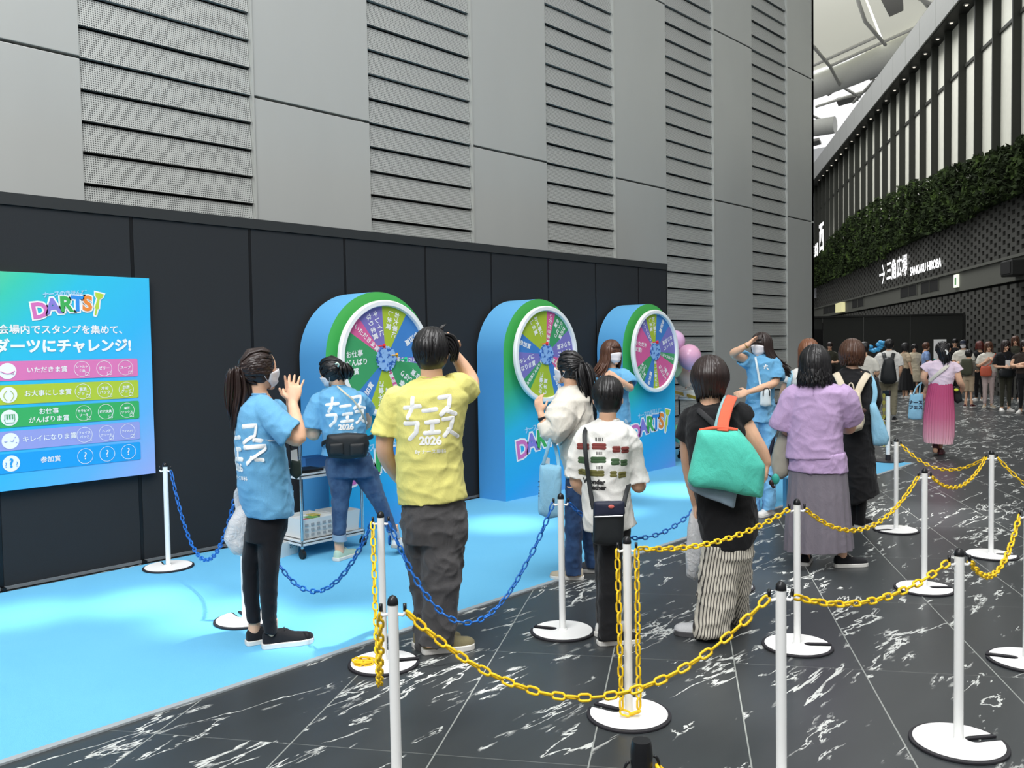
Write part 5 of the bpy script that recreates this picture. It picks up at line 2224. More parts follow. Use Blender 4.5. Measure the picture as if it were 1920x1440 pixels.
tD = tote('tote_bag', D, [(1014, 868), (1052, 874), (1053, 900), (1050, 968), (1030, 972), (1009, 964), (1010, 905)], -.20, .035, M_TOTEB,
          'pale blue tote hanging from the forearm of the person in the cream blouse', hand=[[(1018, 872, -.22), (1026, 845, -.24), (1033, 818, -.24)], [(1048, 878, -.2), (1044, 850, -.16), (1036, 820, -.14)]])
m = M()
for i, (x, y) in enumerate(((1012, 906), (1011, 917), (1011, 927))):
    write(m, 'ナフェ'[i], .045, frame(D.P(x + 2, y, -.228), D.rv - D.vh * .3, UP), off=.001)
make('lettering', m, M_INK, tD, normals=False)
m = M()
m.hexa([D.P(x, y, -.19) for x, y in ((1020, 856), (1031, 859), (1030, 882), (1018, 880))], [D.P(x, y, -.16) for x, y in ((1020, 856), (1031, 859), (1030, 882), (1018, 880))])
o = make('paper_box', m, WHITE, origin=D.P(1024, 880, -.18), bevel=.002)
tag(o, 'white box sticking out of the pale blue tote on the forearm', 'box')
cb = thing('crossbody_strap', D.P(1090, 770, -.2), 'thin grey strap running over the back of the cream blouse', 'strap')
m = M()
strap(m, [D.P(1093, 748, -.10), D.P(1097, 768, -.175), D.P(1080, 800, -.19), D.P(1062, 822, -.19), D.P(1050, 835, -.12)], .005, D.vh)
make('strap', m, plain('grey_strap', '8d8880', .6), cb, smooth=True)

# ---------------------------------------------------------------- E: boy
E_ = Fig((1142, 1203), 'child in a white printed T-shirt and black trousers with a dark shoulder bag')
E_.head(1140, 749, 0, .222, yaw=4, pitch=14, neck=(1139, 795, 0), nr=.048)
E_.hair('short', HB, N=300, end=-.22, sides=-.02, bangs=.12, vol=1.05, seed=15)
sh = [(786, 1122, 1158, .05), (794, 1107, 1171, .085), (804, 1096, 1182, .11), (830, 1089, 1186, .13), (870, 1089, 1182, .14), (915, 1090, 1181, .14), (955, 1091, 1186, .14), ((992, 985), 1096, 1194, .145)]
m = M()
E_.rings(m, sh)
E_.sleeve(m, [(1112, 810, 0, .055), (1101, 820, 0, .062), (1090, 848, 0, .064), (1082, 880, .01, .066), (1079, 896, .01, .070)])
E_.sleeve(m, [(1166, 810, 0, .055), (1176, 820, 0, .062), (1186, 850, .02, .064), (1192, 885, .04, .066), (1195, 906, .04, .072)])
sE = E_.garment('shirt', m, C_WHT, amp=.007, seed=16)
collar(E_, sh, sE)
E_.rings(E_.body, sh, shrink=.85)
tr = [(968, 1108, 1184, .12), (1014, 1111, 1180, .125)]
lg1 = [(1000, 1120, 1169, .10, -.04), (1100, 1121, 1166, .092, -.04), (1180, 1122, 1162, .088, -.04), (1194, 1121, 1162, .088, -.04)]
lg2 = [(1000, 1113, 1165, .09, .06), (1100, 1117, 1158, .085, .09), (1165, 1116, 1146, .08, .11)]
m = M()
for q in (tr, lg1, lg2):
    E_.rings(m, q)
E_.garment('trousers', m, C_BLK, amp=.005, seed=17)
for q in (tr, lg1, lg2):
    E_.rings(E_.body, q, shrink=.82)
E_.limb(E_.body, [(1096, 820, 0, .045), (1082, 890, .01, .04), (1083, 908, .03, .037), (1097, 922, .13, .031), (1110, 930, .21, .024)])
E_.hand(E_.P(1110, 930, .21), E_.rv * .6 + E_.vh + UP * .2, -UP, -1, .85, .6)
E_.limb(E_.body, [(1180, 820, 0, .045), (1194, 898, .03, .04), (1196, 911, .05, .037), (1201, 912, .14, .031), (1204, 905, .22, .024)])
E_.hand(E_.P(1204, 905, .22), E_.vh + UP * .35, -E_.rv, 1, .85, .7)
E_.finish(.006)
E_.shoe((1137, -.04), 72, .235, None, M_SOLEW, label='black slip-on shoe')
E_.shoe((1131, .11), 50, .235, M_SHWHITE, M_SOLEW, label='white shoe')
# print: rows of little coloured tickets with marks, two lines of lettering
o = sE
for nm, cl, row in (('print_red', '7c3a36', [(-.115, .055, .055), (-.03, .06, .06), (.062, .045, .026), (.108, .04, .026)]), ('print_green', '3f5a3c', [(-.115, -.02, .045), (-.035, -.012, .065), (.055, -.022, .03), (.10, -.03, .024)]),
                    ('print_olive', '6d6a3a', [(-.12, -.085, .035), (-.045, -.083, .065), (.045, -.088, .02), (.09, -.095, .03)])):
    ss, tx = [], []
    for u, v, wd in row:
        ss.append([(u - wd / 2, v + .004), (u + wd / 2, v + .004)])
        ss.append([(u - wd / 2, v - .012), (u + wd / 2, v - .012)])
        tx.append(('||.|', u, v + .026, .014, .0004))
    E_.decal(sE, ss, (), center=(1134, 860, -.2), mat=plain('ticket_' + nm, cl, .8), r=.010)
E_.decal(sE, [], [('|| ||| |', -.03, .095, .02, .0008), ('|| ||| |', -.03, .022, .016, .0006), ('|| || |||', -.03, -.052, .016, .0006), ('Wonder', -.06, -.135, .034, .002), ('Gather', -.045, -.165, .034, .002)], center=(1134, 860, -.2), mat=plain('print_black', '2b2a2a', .8), r=.01)
sb = thing('shoulder_bag', E_.P(1140, 1022, -.2), 'dark navy shoulder bag hanging at the back of the child in white', 'shoulder bag')
m = M()
pillow(m, [E_.P(x, y, -.205) for x, y in ((1112, 942), (1140, 939), (1171, 941), (1170, 985), (1168, 1018), (1140, 1023), (1111, 1019), (1112, 980))], E_.vh, .045)
make('bag_body', m, M_NYL, sb, smooth=True)
m = M()
pillow(m, [E_.P(x, y, -.235) for x, y in ((1113, 940), (1171, 939), (1172, 966), (1113, 968))], E_.vh, .025)
make('flap', m, M_NAVY, sb, smooth=True)
m = M()
c_ = E_.P(1146, 950, -.264)
m.ball(c_, [E_.rv * .016, E_.vh * .004, UP * .010], 16, 6)
o = make('badge', m, plain('badge_red', 'c8645c', .5), sb, smooth=True)
tag(o, 'small oval reddish badge')
m = M()
m.tube([E_.P(1115, 969, -.264), E_.P(1168, 967, -.264)], .0035, 6)
make('zip', m, plain('zip_silver', 'b8babd', .3, .7), sb)
m = M()
strap(m, [E_.P(1100, 802, -.02), E_.P(1096, 815, -.11), E_.P(1098, 850, -.155), E_.P(1104, 900, -.165), E_.P(1110, 940, -.19), E_.P(1113, 955, -.2)], .012, E_.vh)
strap(m, [E_.P(1169, 950, -.2), E_.P(1174, 925, -.15), E_.P(1180, 905, -.02)], .012, E_.vh)
make('shoulder_strap', m, M_NYL, sb, smooth=True)
m = M()
pillow(m, [E_.P(x, y, .2) for x, y in ((1196, 890), (1208, 884), (1211, 905), (1203, 916), (1196, 912))], E_.vh, .02)
o = make('paper_bundle', m, M_POLY, origin=E_.P(1203, 916, .2), smooth=True)
tag(o, 'crumpled white and blue packet held by the child in white', 'packet')

# ---------------------------------------------------------------- F: staff facing us by the third booth
Ff = Fig((1150, 966), 'masked long-haired person in a sky blue T-shirt between the middle and far booths')
Ff.head(1147, 662, 0, .225, yaw=140, pitch=2, neck=(1146, 695, .02), mask=True, eyes=True)
Ff.hair('long', HBR, N=240, end=-1.15, bangs=.20, seed=18, flare=.16, vol=1.04, wave=.02, wind=(-.07, .0))
sh = [(690, 1136, 1157, .05), (697, 1123, 1171, .10), (708, 1117, 1179, .13), (740, 1120, 1180, .14), (770, 1120, 1182, .145), (792, 1118, 1183, .145)]
m = M()
Ff.rings(m, sh)
Ff.sleeve(m, [(1162, 705, -.0, .075), (1171, 709, -.05, .08), (1178, 716, -.10, .08), (1181, 722, -.12, .082)])
Ff.sleeve(m, [(1132, 706, 0, .07), (1124, 712, -.03, .075), (1119, 730, -.07, .08)])
sF = Ff.garment('shirt', m, C_STAFF, amp=.007, seed=19)
collar(Ff, sh, sF)
Ff.rings(Ff.body, sh, shrink=.85)
lg1 = [(784, 1120, 1182, .14), (825, 1122, 1182, .145)]
lga = [(815, 1121, 1152, .11), (880, 1124, 1150, .1), (955, 1126, 1148, .085)]
lgb = [(815, 1150, 1182, .11), (880, 1152, 1180, .1), (955, 1154, 1178, .085)]
m = M()
for q in (lg1, lga, lgb):
    Ff.rings(m, q)
Ff.garment('trousers', m, C_LDEN, amp=.006, seed=20)
for q in (lg1, lga, lgb):
    Ff.rings(Ff.body, q, shrink=.82)
Ff.limb(Ff.body, [(1170, 708, -.04, .045), (1181, 727, -.14, .04), (1168, 718, -.23, .033), (1158, 709, -.26, .024)])
Ff.hand(Ff.P(1158, 709, -.26), -Ff.rv + UP * .5, Ff.vh, 1, .95, .6)
Ff.limb(Ff.body, [(1124, 710, -.03, .045), (1119, 745, -.1, .04), (1135, 738, -.22, .033), (1148, 728, -.25, .024)])
Ff.hand(Ff.P(1148, 728, -.25), Ff.rv + UP * .4, Ff.vh, -1, .95, .6)
Ff.finish(.007)
Ff.shoe((1137, 0), 170, .24, M_SHWHITE)
Ff.shoe((1166, 0), 160, .24, M_SHWHITE)

# ---------------------------------------------------------------- G: green tote, striped trousers
G_ = Fig((1340, 1190), 'person with a dark bob in a black top and striped trousers')
G_.head(1331, 714, 0, .232, yaw=-4, pitch=12, neck=(1330, 762, -.01), nr=.055)
G_.hair('bob', HDB, N=330, end=-.50, bangs=.15, vol=1.12, seed=21, flare=-.12)
sh = [(752, 1313, 1350, .055), (762, 1300, 1372, .11), (774, 1289, 1390, .14), (800, 1285, 1397, .16), (840, 1288, 1398, .165), (880, 1294, 1406, .165), (920, 1300, 1415, .165), (960, 1306, 1421, .165), (1000, 1312, 1420, .165), (1022, 1321, 1412, .16)]
m = M()
G_.rings(m, sh)
G_.sleeve(m, [(1374, 772, 0, .07), (1384, 779, .0, .076), (1391, 788, .01, .080)])
G_.sleeve(m, [(1306, 781, 0, .07), (1297, 790, .02, .074), (1292, 806, .04, .076), (1290, 818, .06, .078)])
G_.garment('top', m, C_BLK, amp=.007, seed=22)
G_.rings(G_.body, sh[:-1], shrink=.85)
tr = [(990, 1326, 1404, .135), (1015, 1324, 1408, .145), (1040, 1320, 1413, .165)]
lg1 = [(1020, 1317, 1402, .14, -.01), (1080, 1312, 1389, .135, -.03), (1140, 1305, 1378, .13, -.05), (1185, 1299, 1366, .125, -.05)]
lg2 = [(1020, 1345, 1413, .13, .05), (1080, 1350, 1409, .12, .12), (1130, 1360, 1404, .115, .22), (1168, 1367, 1403, .11, .32)]
m = M()
for q in (tr, lg1, lg2):
    G_.rings(m, q)
M_STR = stripes_mat()
G_.garment('trousers', m, M_STR, amp=.010, seed=23, stretch=(8, 8, 2.5))
for q in (tr, lg1, lg2):
    G_.rings(G_.body, q, shrink=.8)
G_.limb(G_.body, [(1384, 780, 0, .058), (1397, 800, .0, .055), (1411, 823, .0, .05), (1427, 848, .02, .043), (1437, 868, .03, .03)])
G_.hand(G_.P(1437, 868, .03), G_.P(1435, 895, .04) - G_.P(1437, 868, .03), -G_.rv, 1, 1.0, .4)
G_.limb(G_.body, [(1297, 788, 0, .055), (1290, 830, .06, .048), (1293, 880, .14, .042), (1302, 930, .2, .03), (1305, 945, .22, .027)])
G_.hand(G_.P(1305, 945, .22), -UP, G_.rv, -1, 1.0, .9)
G_.finish(.006)
G_.shoe((1334, -.05), -80, .275, cloth('silver_mesh', 'bfc0c2', .7, 200, .2), plain('sole_grey_dark', '4a4a4c', .6), label='white and black running shoe')
G_.shoe((1386, .32), -70, .25, M_SHWHITE, plain('sole_dark', '2a2a2c', .6), label='white shoe stepping behind')
C_TEAL = cloth('teal_canvas', '54c7b2', 0.85, 220, 0.5)
C_ORNG = cloth('orange_webbing', 'f0664a', 0.8, 260, 0.2)
tg = thing('tote_bag', G_.P(1360, 932, -.25), 'big mint green tote with orange straps on the shoulder of the person in striped trousers', 'tote bag')
m = M()
pillow(m, [G_.P(x, y, -.275) for x, y in ((1311, 806), (1345, 803), (1383, 805), (1406, 832), (1436, 872), (1432, 915), (1428, 933), (1380, 922), (1340, 914), (1302, 909), (1292, 899), (1297, 850))], G_.vh, .085)
make('bag', m, C_TEAL, tg, smooth=True, disp=crumple(.012, 7, 3))
m = M()
strap(m, [G_.P(1312, 807, -.30), G_.P(1345, 802, -.31), G_.P(1383, 806, -.30)], .009, G_.vh, .8)
make('rim', m, C_ORNG, tg, smooth=True)
m = M()
strap(m, [G_.P(1355, 808, -.32), G_.P(1357, 790, -.28), G_.P(1364, 764, -.20), G_.P(1372, 745, -.10), G_.P(1374, 744, .02)], .030, -G_.vh + UP * .3, .15)
make('handle', m, C_ORNG, tg, smooth=True)
m = M()
strap(m, [G_.P(1346, 803, -.24), G_.P(1350, 785, -.22), G_.P(1357, 762, -.17), G_.P(1364, 746, -.08), G_.P(1367, 744, .02)], .022, -G_.vh + UP * .3, .15)
o = make('handle', m, cloth('pale_teal', '8fb8bc', .8, 260, .2), tg, smooth=True)
tag(o, 'pale grey-blue handle')
tote('sling_bag', G_, [(1289, 901), (1330, 912), (1383, 920), (1376, 953), (1345, 940), (1293, 917)], -.235, .03, cloth('grey_blue_nylon', '8fa3b4', .7, 240, .4), 'flat grey-blue bag showing under the big mint green tote', 'sling bag')
bs = thing('body_strap', G_.P(1330, 800, -.2), 'thin black strap crossing the back of the black top', 'strap')
m = M()
strap(m, [G_.P(1308, 768, -.12), G_.P(1322, 780, -.17), G_.P(1345, 802, -.185), G_.P(1360, 820, -.185)], .016, G_.vh)
make('strap', m, plain('dark_grey_webbing', '2e2e30', .7), bs, smooth=True)
tote('plastic_bag', G_, [(1296, 962), (1312, 970), (1322, 1010), (1318, 1050), (1303, 1089), (1287, 1080), (1286, 1030), (1290, 990)], .22, .05, M_POLY, 'tall white plastic bag carried low beside the striped trousers', 'plastic bag',
     hand=[[(1298, 968, .22), (1302, 952, .22), (1306, 940, .22)]], amp=.012)
ch_ = thing('bag_charm', at_z(1446, 908, .8), 'tiny teal charm dangling beside the big mint green tote', 'bag charm')
c_ = G_.P(1447, 905, -.05)
m = M()
m.ball(c_ + UP * .02 + G_.rv * .02, [G_.rv * .022, G_.vh * .015, UP * .03], 12, 8)
make('tassel', m, plain('teal_tassel', '2f9f90', .6), ch_, smooth=True)
m = M()
m.ball(c_, [G_.rv * .015, G_.vh * .012, UP * .018], 12, 8)
m.tube([c_ - UP * .01, c_ + G_.rv * .012 - UP * .03], .008, 8)
make('bead', m, plain('dark_bead', '3a2426', .4), ch_, smooth=True)
m = M()
m.tube([c_ + UP * .03, G_.P(1440, 890, -.03)], .003, 6)
make('cord', m, M_NYL, ch_)

# ---------------------------------------------------------------- H: staff with hand on forehead
Hh = Fig((1426, 965), 'masked person in sky blue clothes with one hand on the forehead')
Hh.head(1427, 648, 0, .225, yaw=-148, pitch=0, neck=(1428, 672, .02), mask=True, eyes=True)
Hh.hair('long', HDB, N=240, end=-1.3, bangs=.18, seed=24, flare=.12, vol=1.04, wind=(.15, .05))
sh = [(664, 1416, 1440, .05), (670, 1403, 1452, .10), (680, 1398, 1459, .13), (710, 1402, 1456, .14), (735, 1399, 1452, .14), (756, 1397, 1450, .15)]
m = M()
Hh.rings(m, sh)
Hh.sleeve(m, [(1412, 680, 0, .075), (1404, 677, -.04, .08), (1396, 673, -.08, .078), (1393, 671, -.10, .078)])
Hh.sleeve(m, [(1444, 680, 0, .075), (1450, 686, -.01, .078), (1454, 700, -.04, .08), (1455, 712, -.06, .084)])
sH = Hh.garment('shirt', m, C_STAFF, amp=.007, seed=25)
collar(Hh, sh, sH)
Hh.rings(Hh.body, sh, shrink=.85)
lg0 = [(748, 1400, 1451, .15), (790, 1400, 1454, .155)]
lga = [(780, 1400, 1428, .12), (850, 1399, 1425, .12), (955, 1400, 1424, .11)]
lgb = [(780, 1424, 1455, .12), (840, 1428, 1455, .12), (955, 1430, 1454, .11)]
m = M()
for q in (lg0, lga, lgb):
    Hh.rings(m, q)
Hh.garment('trousers', m, C_SETB, amp=.010, seed=26)
for q in (lg0, lga, lgb):
    Hh.rings(Hh.body, q, shrink=.8)
Hh.limb(Hh.body, [(1404, 676, -.03, .045), (1376, 664, -.14, .041), (1388, 655, -.22, .034), (1404, 645, -.24, .024)])
Hh.hand(Hh.P(1404, 645, -.24), Hh.P(1418, 632, -.10) - Hh.P(1404, 645, -.24), Hh.rv * .8 - UP * .4, 1, 1.0, .15)
m = M()
q_ = [Hh.P(1399, 649, -.232), Hh.P(1401, 647, -.236)]
m.tube(q_, .031, 14)
make('bracelet', m, M_GOLD, Hh.root)
Hh.limb(Hh.body, [(1452, 688, -.02, .045), (1453, 716, -.08, .041), (1428, 727, -.20, .033), (1404, 735, -.24, .024)])
Hh.hand(Hh.P(1404, 735, -.24), -Hh.rv - UP * .25, UP * -.5 + Hh.vh, -1, 1.0, .35)
Hh.finish(.007)
Hh.shoe((1412, 0), -160, .24, M_SHWHITE)
Hh.shoe((1441, 0), -150, .24, M_SHWHITE)
Hh.decal(sH, [[(-.016, .008), (.016, .011)], [(0, .022), (-.012, -.012)], [(.01, -.006), (.02, -.02)]], [], center=(1436, 689, -.2), yaw=0, mat=WHITE, r=.0055)
mb = tote('mini_bag', Hh, [(1425, 731), (1445, 729), (1446, 760), (1435, 763), (1424, 760)], -.19, .035, plain('white_vinyl', 'd5dfe2', .3), 'small white mini bag worn across the body of the person shading the forehead', 'mini bag', amp=0,
          hand=[[(1427, 731, -.19), (1424, 712, -.165), (1420, 690, -.165), (1417, 674, -.14), (1416, 668, -.05)]], hw=.010)
m = M()
m.tube([Hh.P(x, y, -.235) for x, y in ((1431, 742), (1431, 733), (1434, 728), (1440, 728), (1443, 733), (1443, 742))], .005, 8)
make('grip', m, M_NYL, mb, smooth=True)

# ---------------------------------------------------------------- I: lilac blouse, long grey skirt
I_ = Fig((1540, 1060), 'person with black shoulder-length hair in a lilac blouse and long grey skirt')
I_.head(1528, 684, 0, .23, yaw=4, pitch=10, neck=(1528, 720, 0))
I_.hair('bob', HB, N=330, end=-.78, bangs=.15, vol=1.18, seed=31, flare=.10, wave=.02)
sh = [(716, 1508, 1550, .06), (724, 1491, 1574, .12), (735, 1482, 1587, .15), (770, 1479, 1584, .17), (810, 1476, 1580, .175), (845, 1474, 1582, .18), (857, 1472, 1583, .185)]
m = M()
I_.rings(m, sh)
I_.sleeve(m, [(1502, 738, 0, .09), (1489, 748, 0, .10), (1478, 772, .0, .10), (1471, 790, .01, .105), (1468, 802, .02, .108)])
I_.sleeve(m, [(1568, 738, 0, .09), (1581, 748, 0, .10), (1589, 768, .03, .10), (1593, 788, .08, .10)])
sI = I_.garment('blouse', m, C_LILAC, amp=.0045, seed=32)
m = M()
I_.rings(m, [(848, 1479, 1586, .17), (866, 1478, 1588, .175), ((880, 886), 1476, 1591, .18)])
I_.garment('under_layer', m, C_LILAC, amp=.006, seed=33)
I_.rings(I_.body, sh, shrink=.85)
m = M()
rs = [I_.ring(y, xl, xr, b, n=96, wob=w_, k=17) for y, xl, xr, b, w_ in ((876, 1479, 1588, .16, .0), (920, 1477, 1591, .175, .02), (975, 1473, 1595, .19, .035), (1028, 1471, 1599, .205, .045))]
m.loft(rs)
make('skirt', m, C_GREY, I_.root, smooth=True, auto=70)
I_.rings(I_.body, [(860, 1485, 1580, .15), (960, 1492, 1580, .14)])
I_.limb(I_.body, [(1510, 950, 0, .08), (1510, 1020, 0, .042), (1509, 1052, 0, .034)])
I_.limb(I_.body, [(1568, 950, 0, .08), (1578, 1015, 0, .042), (1579, 1042, 0, .034)])
I_.limb(I_.body, [(1490, 745, 0, .05), (1474, 800, .03, .045), (1480, 825, .14, .04), (1490, 835, .24, .028)])
I_.hand(I_.P(1490, 835, .24), I_.rv + I_.vh * .5, -UP, -1, 1.0, .6)
I_.limb(I_.body, [(1580, 745, 0, .05), (1594, 795, .08, .045), (1588, 805, .2, .038), (1572, 800, .30, .028)])
I_.hand(I_.P(1572, 800, .30), -I_.rv + I_.vh * .5, -UP, 1, 1.0, .6)
I_.finish(.007)
for hx_, yw in (((1509, 0), 2), ((1579, 0), 64)):
    I_.shoe(hx_, yw, .25, M_SHB, M_SOLEW, label='black and white sneaker')
m = M()
strap(m, [I_.P(1525, 722, -.1), I_.P(1525, 740, -.168)], .003, I_.vh)
make('back_slit', m, plain('lilac_seam', '8d7799', .9), I_.root)
tote('shoulder_bag', I_, [(1466, 803), (1478, 815), (1480, 860), (1479, 892), (1465, 899), (1452, 893), (1445, 870), (1451, 835)], .06, .055, plain('grey_beige_satin', 'a39f92', .35), 'shiny grey-beige bag hanging at the left side of the person in lilac', 'shoulder bag',
     hand=[[(1470, 810, .06), (1471, 795, .06), (1474, 780, .06)]], amp=.008, k=16)
m = M()
pillow(m, [I_.P(x, y, .10) for x, y in ((1456, 812), (1449, 845), (1442, 872), (1437, 868), (1440, 845), (1447, 825))], I_.vh, .03)
o = make('umbrella_pouch', m, M_NAVY, origin=I_.P(1440, 872, .10), smooth=True)
tag(o, 'narrow dark pouch beside the shiny grey-beige bag', 'pouch')
m = M()
m.box(-.09, .09, -.04, .04, 0, .30, Matrix.Translation(I_.P(1492, 966, .42)) @ Matrix.Rotation(YAW - PI / 2, 4, 'Z'))
o = make('paper_bag', m, plain('blue_paper', '4f97c4', .7), origin=I_.P(1492, 966, .42), bevel=.004)
tag(o, 'blue paper carrier bag half hidden behind the long grey skirt', 'paper bag')
m = M()
strap(m, [I_.P(1484, 905, .42), I_.P(1488, 860, .35), I_.P(1490, 842, .26)], .005, I_.vh)
make('handle', m, WHITE, o, origin=I_.P(1492, 966, .42))

# ---------------------------------------------------------------- J: black dress, cream backpack
J_ = Fig((1606, 987), 'person with wavy brown bobbed hair in a long black dress')
J_.head(1597, 666, 0, .23, yaw=-6, pitch=6, neck=(1598, 697, 0))
J_.hair('bob', hair_mat('warm_brown', '2a1913', '5d3b27'), N=330, end=-.42, bangs=.15, vol=1.17, seed=34, flare=-.08, wave=.035)
sh = [(690, 1582, 1613, .055), (698, 1567, 1630, .11), (712, 1561, 1638, .14), (760, 1562, 1637, .16), (800, 1566, 1636, .165), (850, 1572, 1638, .17), (900, 1578, 1644, .185), ((945, 925), 1585, 1650, .19)]
m = M()
J_.rings(m, sh)
J_.sleeve(m, [(1570, 712, 0, .07), (1562, 745, .04, .07), (1566, 770, .1, .06)])
J_.sleeve(m, [(1631, 712, 0, .07), (1637, 745, .04, .07), (1633, 770, .1, .06)])
J_.garment('dress', m, C_BLK, amp=.008, seed=35)
J_.rings(J_.body, sh, shrink=.84)
lg1 = [(915, 1590, 1612, .09, .02), (984, 1594, 1611, .07, .02)]
lg2 = [(915, 1604, 1628, .09, -.03), (984, 1604, 1622, .07, -.03)]
m = M()
for q in (lg1, lg2):
    J_.rings(m, q)
    J_.rings(J_.body, q, shrink=.8)
J_.garment('trousers', m, C_BLK, amp=.004, seed=36)
J_.limb(J_.body, [(1631, 712, 0, .045), (1634, 765, .08, .04), (1620, 775, .22, .03)])
J_.hand(J_.P(1620, 775, .22), -J_.rv + J_.vh, -UP, 1, 1.0, .5)
J_.limb(J_.body, [(1570, 712, 0, .045), (1564, 765, .08, .04), (1575, 775, .22, .03)])
J_.hand(J_.P(1575, 775, .22), J_.rv + J_.vh, -UP, -1, 1.0, .5)
J_.finish(.008)
J_.shoe((1603, .02), 20, .25)
J_.shoe((1613, -.03), 25, .25)
M_CRM = cloth('cream_nylon', 'd9ccb4', .5, 240, .4)
bp = thing('backpack', J_.P(1600, 810, -.2), 'cream backpack on the back of the person in the long black dress', 'backpack')
m = M()
pillow(m, [J_.P(x, y, -.235) for x, y in ((1583, 735), (1600, 730), (1613, 737), (1616, 760), (1620, 778), (1622, 790), (1616, 806), (1598, 811), (1582, 806), (1578, 775))], J_.vh, .075)
make('main_compartment', m, M_CRM, bp, smooth=True)
m = M()
pillow(m, [J_.P(x, y, -.30) for x, y in ((1580, 776), (1600, 774), (1621, 776), (1618, 802), (1600, 808), (1583, 804))], J_.vh, .035)
make('front_pocket', m, M_CRM, bp, smooth=True)
m = M()
m.tube([J_.P(1590 + 5.5 * (1 - math.cos(PI * i / 8)), 733 - 15 * math.sin(PI * i / 8), -.22) for i in range(9)], .006, 8)
make('grab_handle', m, M_CRM, bp, smooth=True)
for pts in ([(1586, 742, -.2), (1578, 722, -.18), (1569, 703, -.12), (1566, 700, -.02)], [(1606, 740, -.2), (1615, 720, -.18), (1625, 704, -.12), (1629, 701, -.02)]):
    m = M()
    strap(m, [J_.P(*q) for q in pts], .030, -J_.vh + UP * .2, .2)
    make('shoulder_strap', m, M_CRM, bp, smooth=True)
m = M()
m.ball(J_.P(1614, 768, -.33), [J_.rv * .03, J_.vh * .015, UP * .012], 12, 8)
m.ball(J_.P(1619, 770, -.335), [J_.rv * .024, J_.vh * .014, UP * .02], 12, 8)
make('ribbon_charm', m, plain('brown_ribbon', '4a332c', .6), bp, smooth=True)
tote('tote_bag', J_, [(1630, 758), (1641, 755), (1652, 780), (1669, 822), (1664, 834), (1650, 836), (1637, 835), (1633, 800)], -.10, .05, M_TOTEB, 'pale blue tote hanging from the shoulder of the person in the long black dress',
     hand=[[(1637, 760, -.10), (1641, 738, -.09), (1637, 716, -.06), (1630, 704, .0)]], hw=.020)

# ---------------------------------------------------------------- K: brown-haired person behind
K_ = Fig((1513, 949), 'person with glossy light brown hair behind the person in lilac')
K_.head(1516, 660, 0, .225, yaw=-5, pitch=5, neck=(1516, 690, 0))
K_.hair('long', HLB, N=220, end=-.75, bangs=.18, seed=37, flare=.03, vol=1.1)
sh = [(688, 1503, 1530, .055), (695, 1484, 1545, .11), (708, 1476, 1552, .14), (760, 1478, 1550, .14), (815, 1477, 1550, .15)]
m = M()
K_.rings(m, sh)
K_.sleeve(m, [(1482, 704, 0, .07), (1474, 718, 0, .07)])
K_.sleeve(m, [(1546, 704, 0, .07), (1554, 720, 0, .07)])
K_.garment('top', m, C_WHT, amp=.006, seed=38)
K_.rings(K_.body, sh, shrink=.85)
lga = [(800, 1480, 1515, .12), (940, 1485, 1512, .08)]
lgb = [(800, 1510, 1548, .12), (940, 1515, 1542, .08)]
m = M()
for q in (lga, lgb):
    K_.rings(m, q)
    K_.rings(K_.body, q, shrink=.8)
K_.garment('trousers', m, C_DENIM2, amp=.005, seed=39)
K_.limb(K_.body, [(1481, 705, 0, .045), (1467, 745, .0, .038), (1472, 780, .08, .03), (1476, 795, .1, .026)])
K_.hand(K_.P(1476, 795, .1), -UP, K_.rv, -1, .95, .5)
K_.limb(K_.body, [(1548, 705, 0, .045), (1556, 750, .0, .038), (1545, 775, .12, .03)])
K_.hand(K_.P(1545, 775, .12), K_.vh, -UP, 1, .95, .5)
K_.finish(.008)
K_.shoe((1498, 0), 0, .24)
K_.shoe((1529, 0), 0, .24)
tote('tote_bag', K_, [(1468, 745), (1482, 742), (1484, 800), (1466, 806), (1462, 780)], -.14, .03, M_TOTEB, 'pale blue tote on the shoulder of the person hidden behind the person in lilac',
     hand=[[(1474, 748, -.14), (1480, 715, -.15), (1486, 696, -.05)]], hw=.018)

# ---------------------------------------------------------------- L: pink pleated skirt
L_ = Fig((1756, 853), 'person in a pale top and long pink pleated skirt walking away across the marble')
L_.head(1767, 656, 0, .228, yaw=10, pitch=6, neck=(1765, 680, 0))
L_.hair('tied', HB, N=200, tie=(.05, -.50, .05), tail=[(1772, 672, -.10), (1770, 688, -.11)], extra=.05, seed=41)
make('scrunchie', L_.tie, M_SHWHITE, L_.root, smooth=True)
m = M()
for i in range(10):
    a = 2 * PI * i / 10
    m.ball(L_.P(1772, 661, -.13) + L_.rv * (.028 * math.cos(a)) + UP * (.026 * math.sin(a)), [Vector((.017, 0, 0)), Vector((0, .017, 0)), Vector((0, 0, .017))], 8, 6)
make('scrunchie', m, C_WHT, L_.root, smooth=True)
sh = [(674, 1753, 1777, .055), (680, 1745, 1790, .10), (690, 1739, 1794, .13), (705, 1741, 1791, .135), (722, 1741, 1787, .135)]
m = M()
L_.rings(m, sh)
L_.sleeve(m, [(1750, 683, 0, .06), (1741, 687, 0, .065), (1732, 694, 0, .066)])
L_.sleeve(m, [(1784, 684, 0, .06), (1792, 689, 0, .065), (1799, 697, 0, .066)])
L_.garment('top', m, C_PINK, amp=.006, seed=42)
L_.rings(L_.body, sh, shrink=.85)
t = NT('ombre_pink')
sp = t.n('SeparateXYZ')
t.l(t.obj(), sp.inputs[0])
t.set(t.ramp(t.math('DIVIDE', sp.outputs[2], 0.9), [(0.12, 'e3c3c8'), (0.30, 'd49bae'), (0.60, 'bf6486'), (0.95, 'b44a74')]), .7, 0, .3)
m = M()
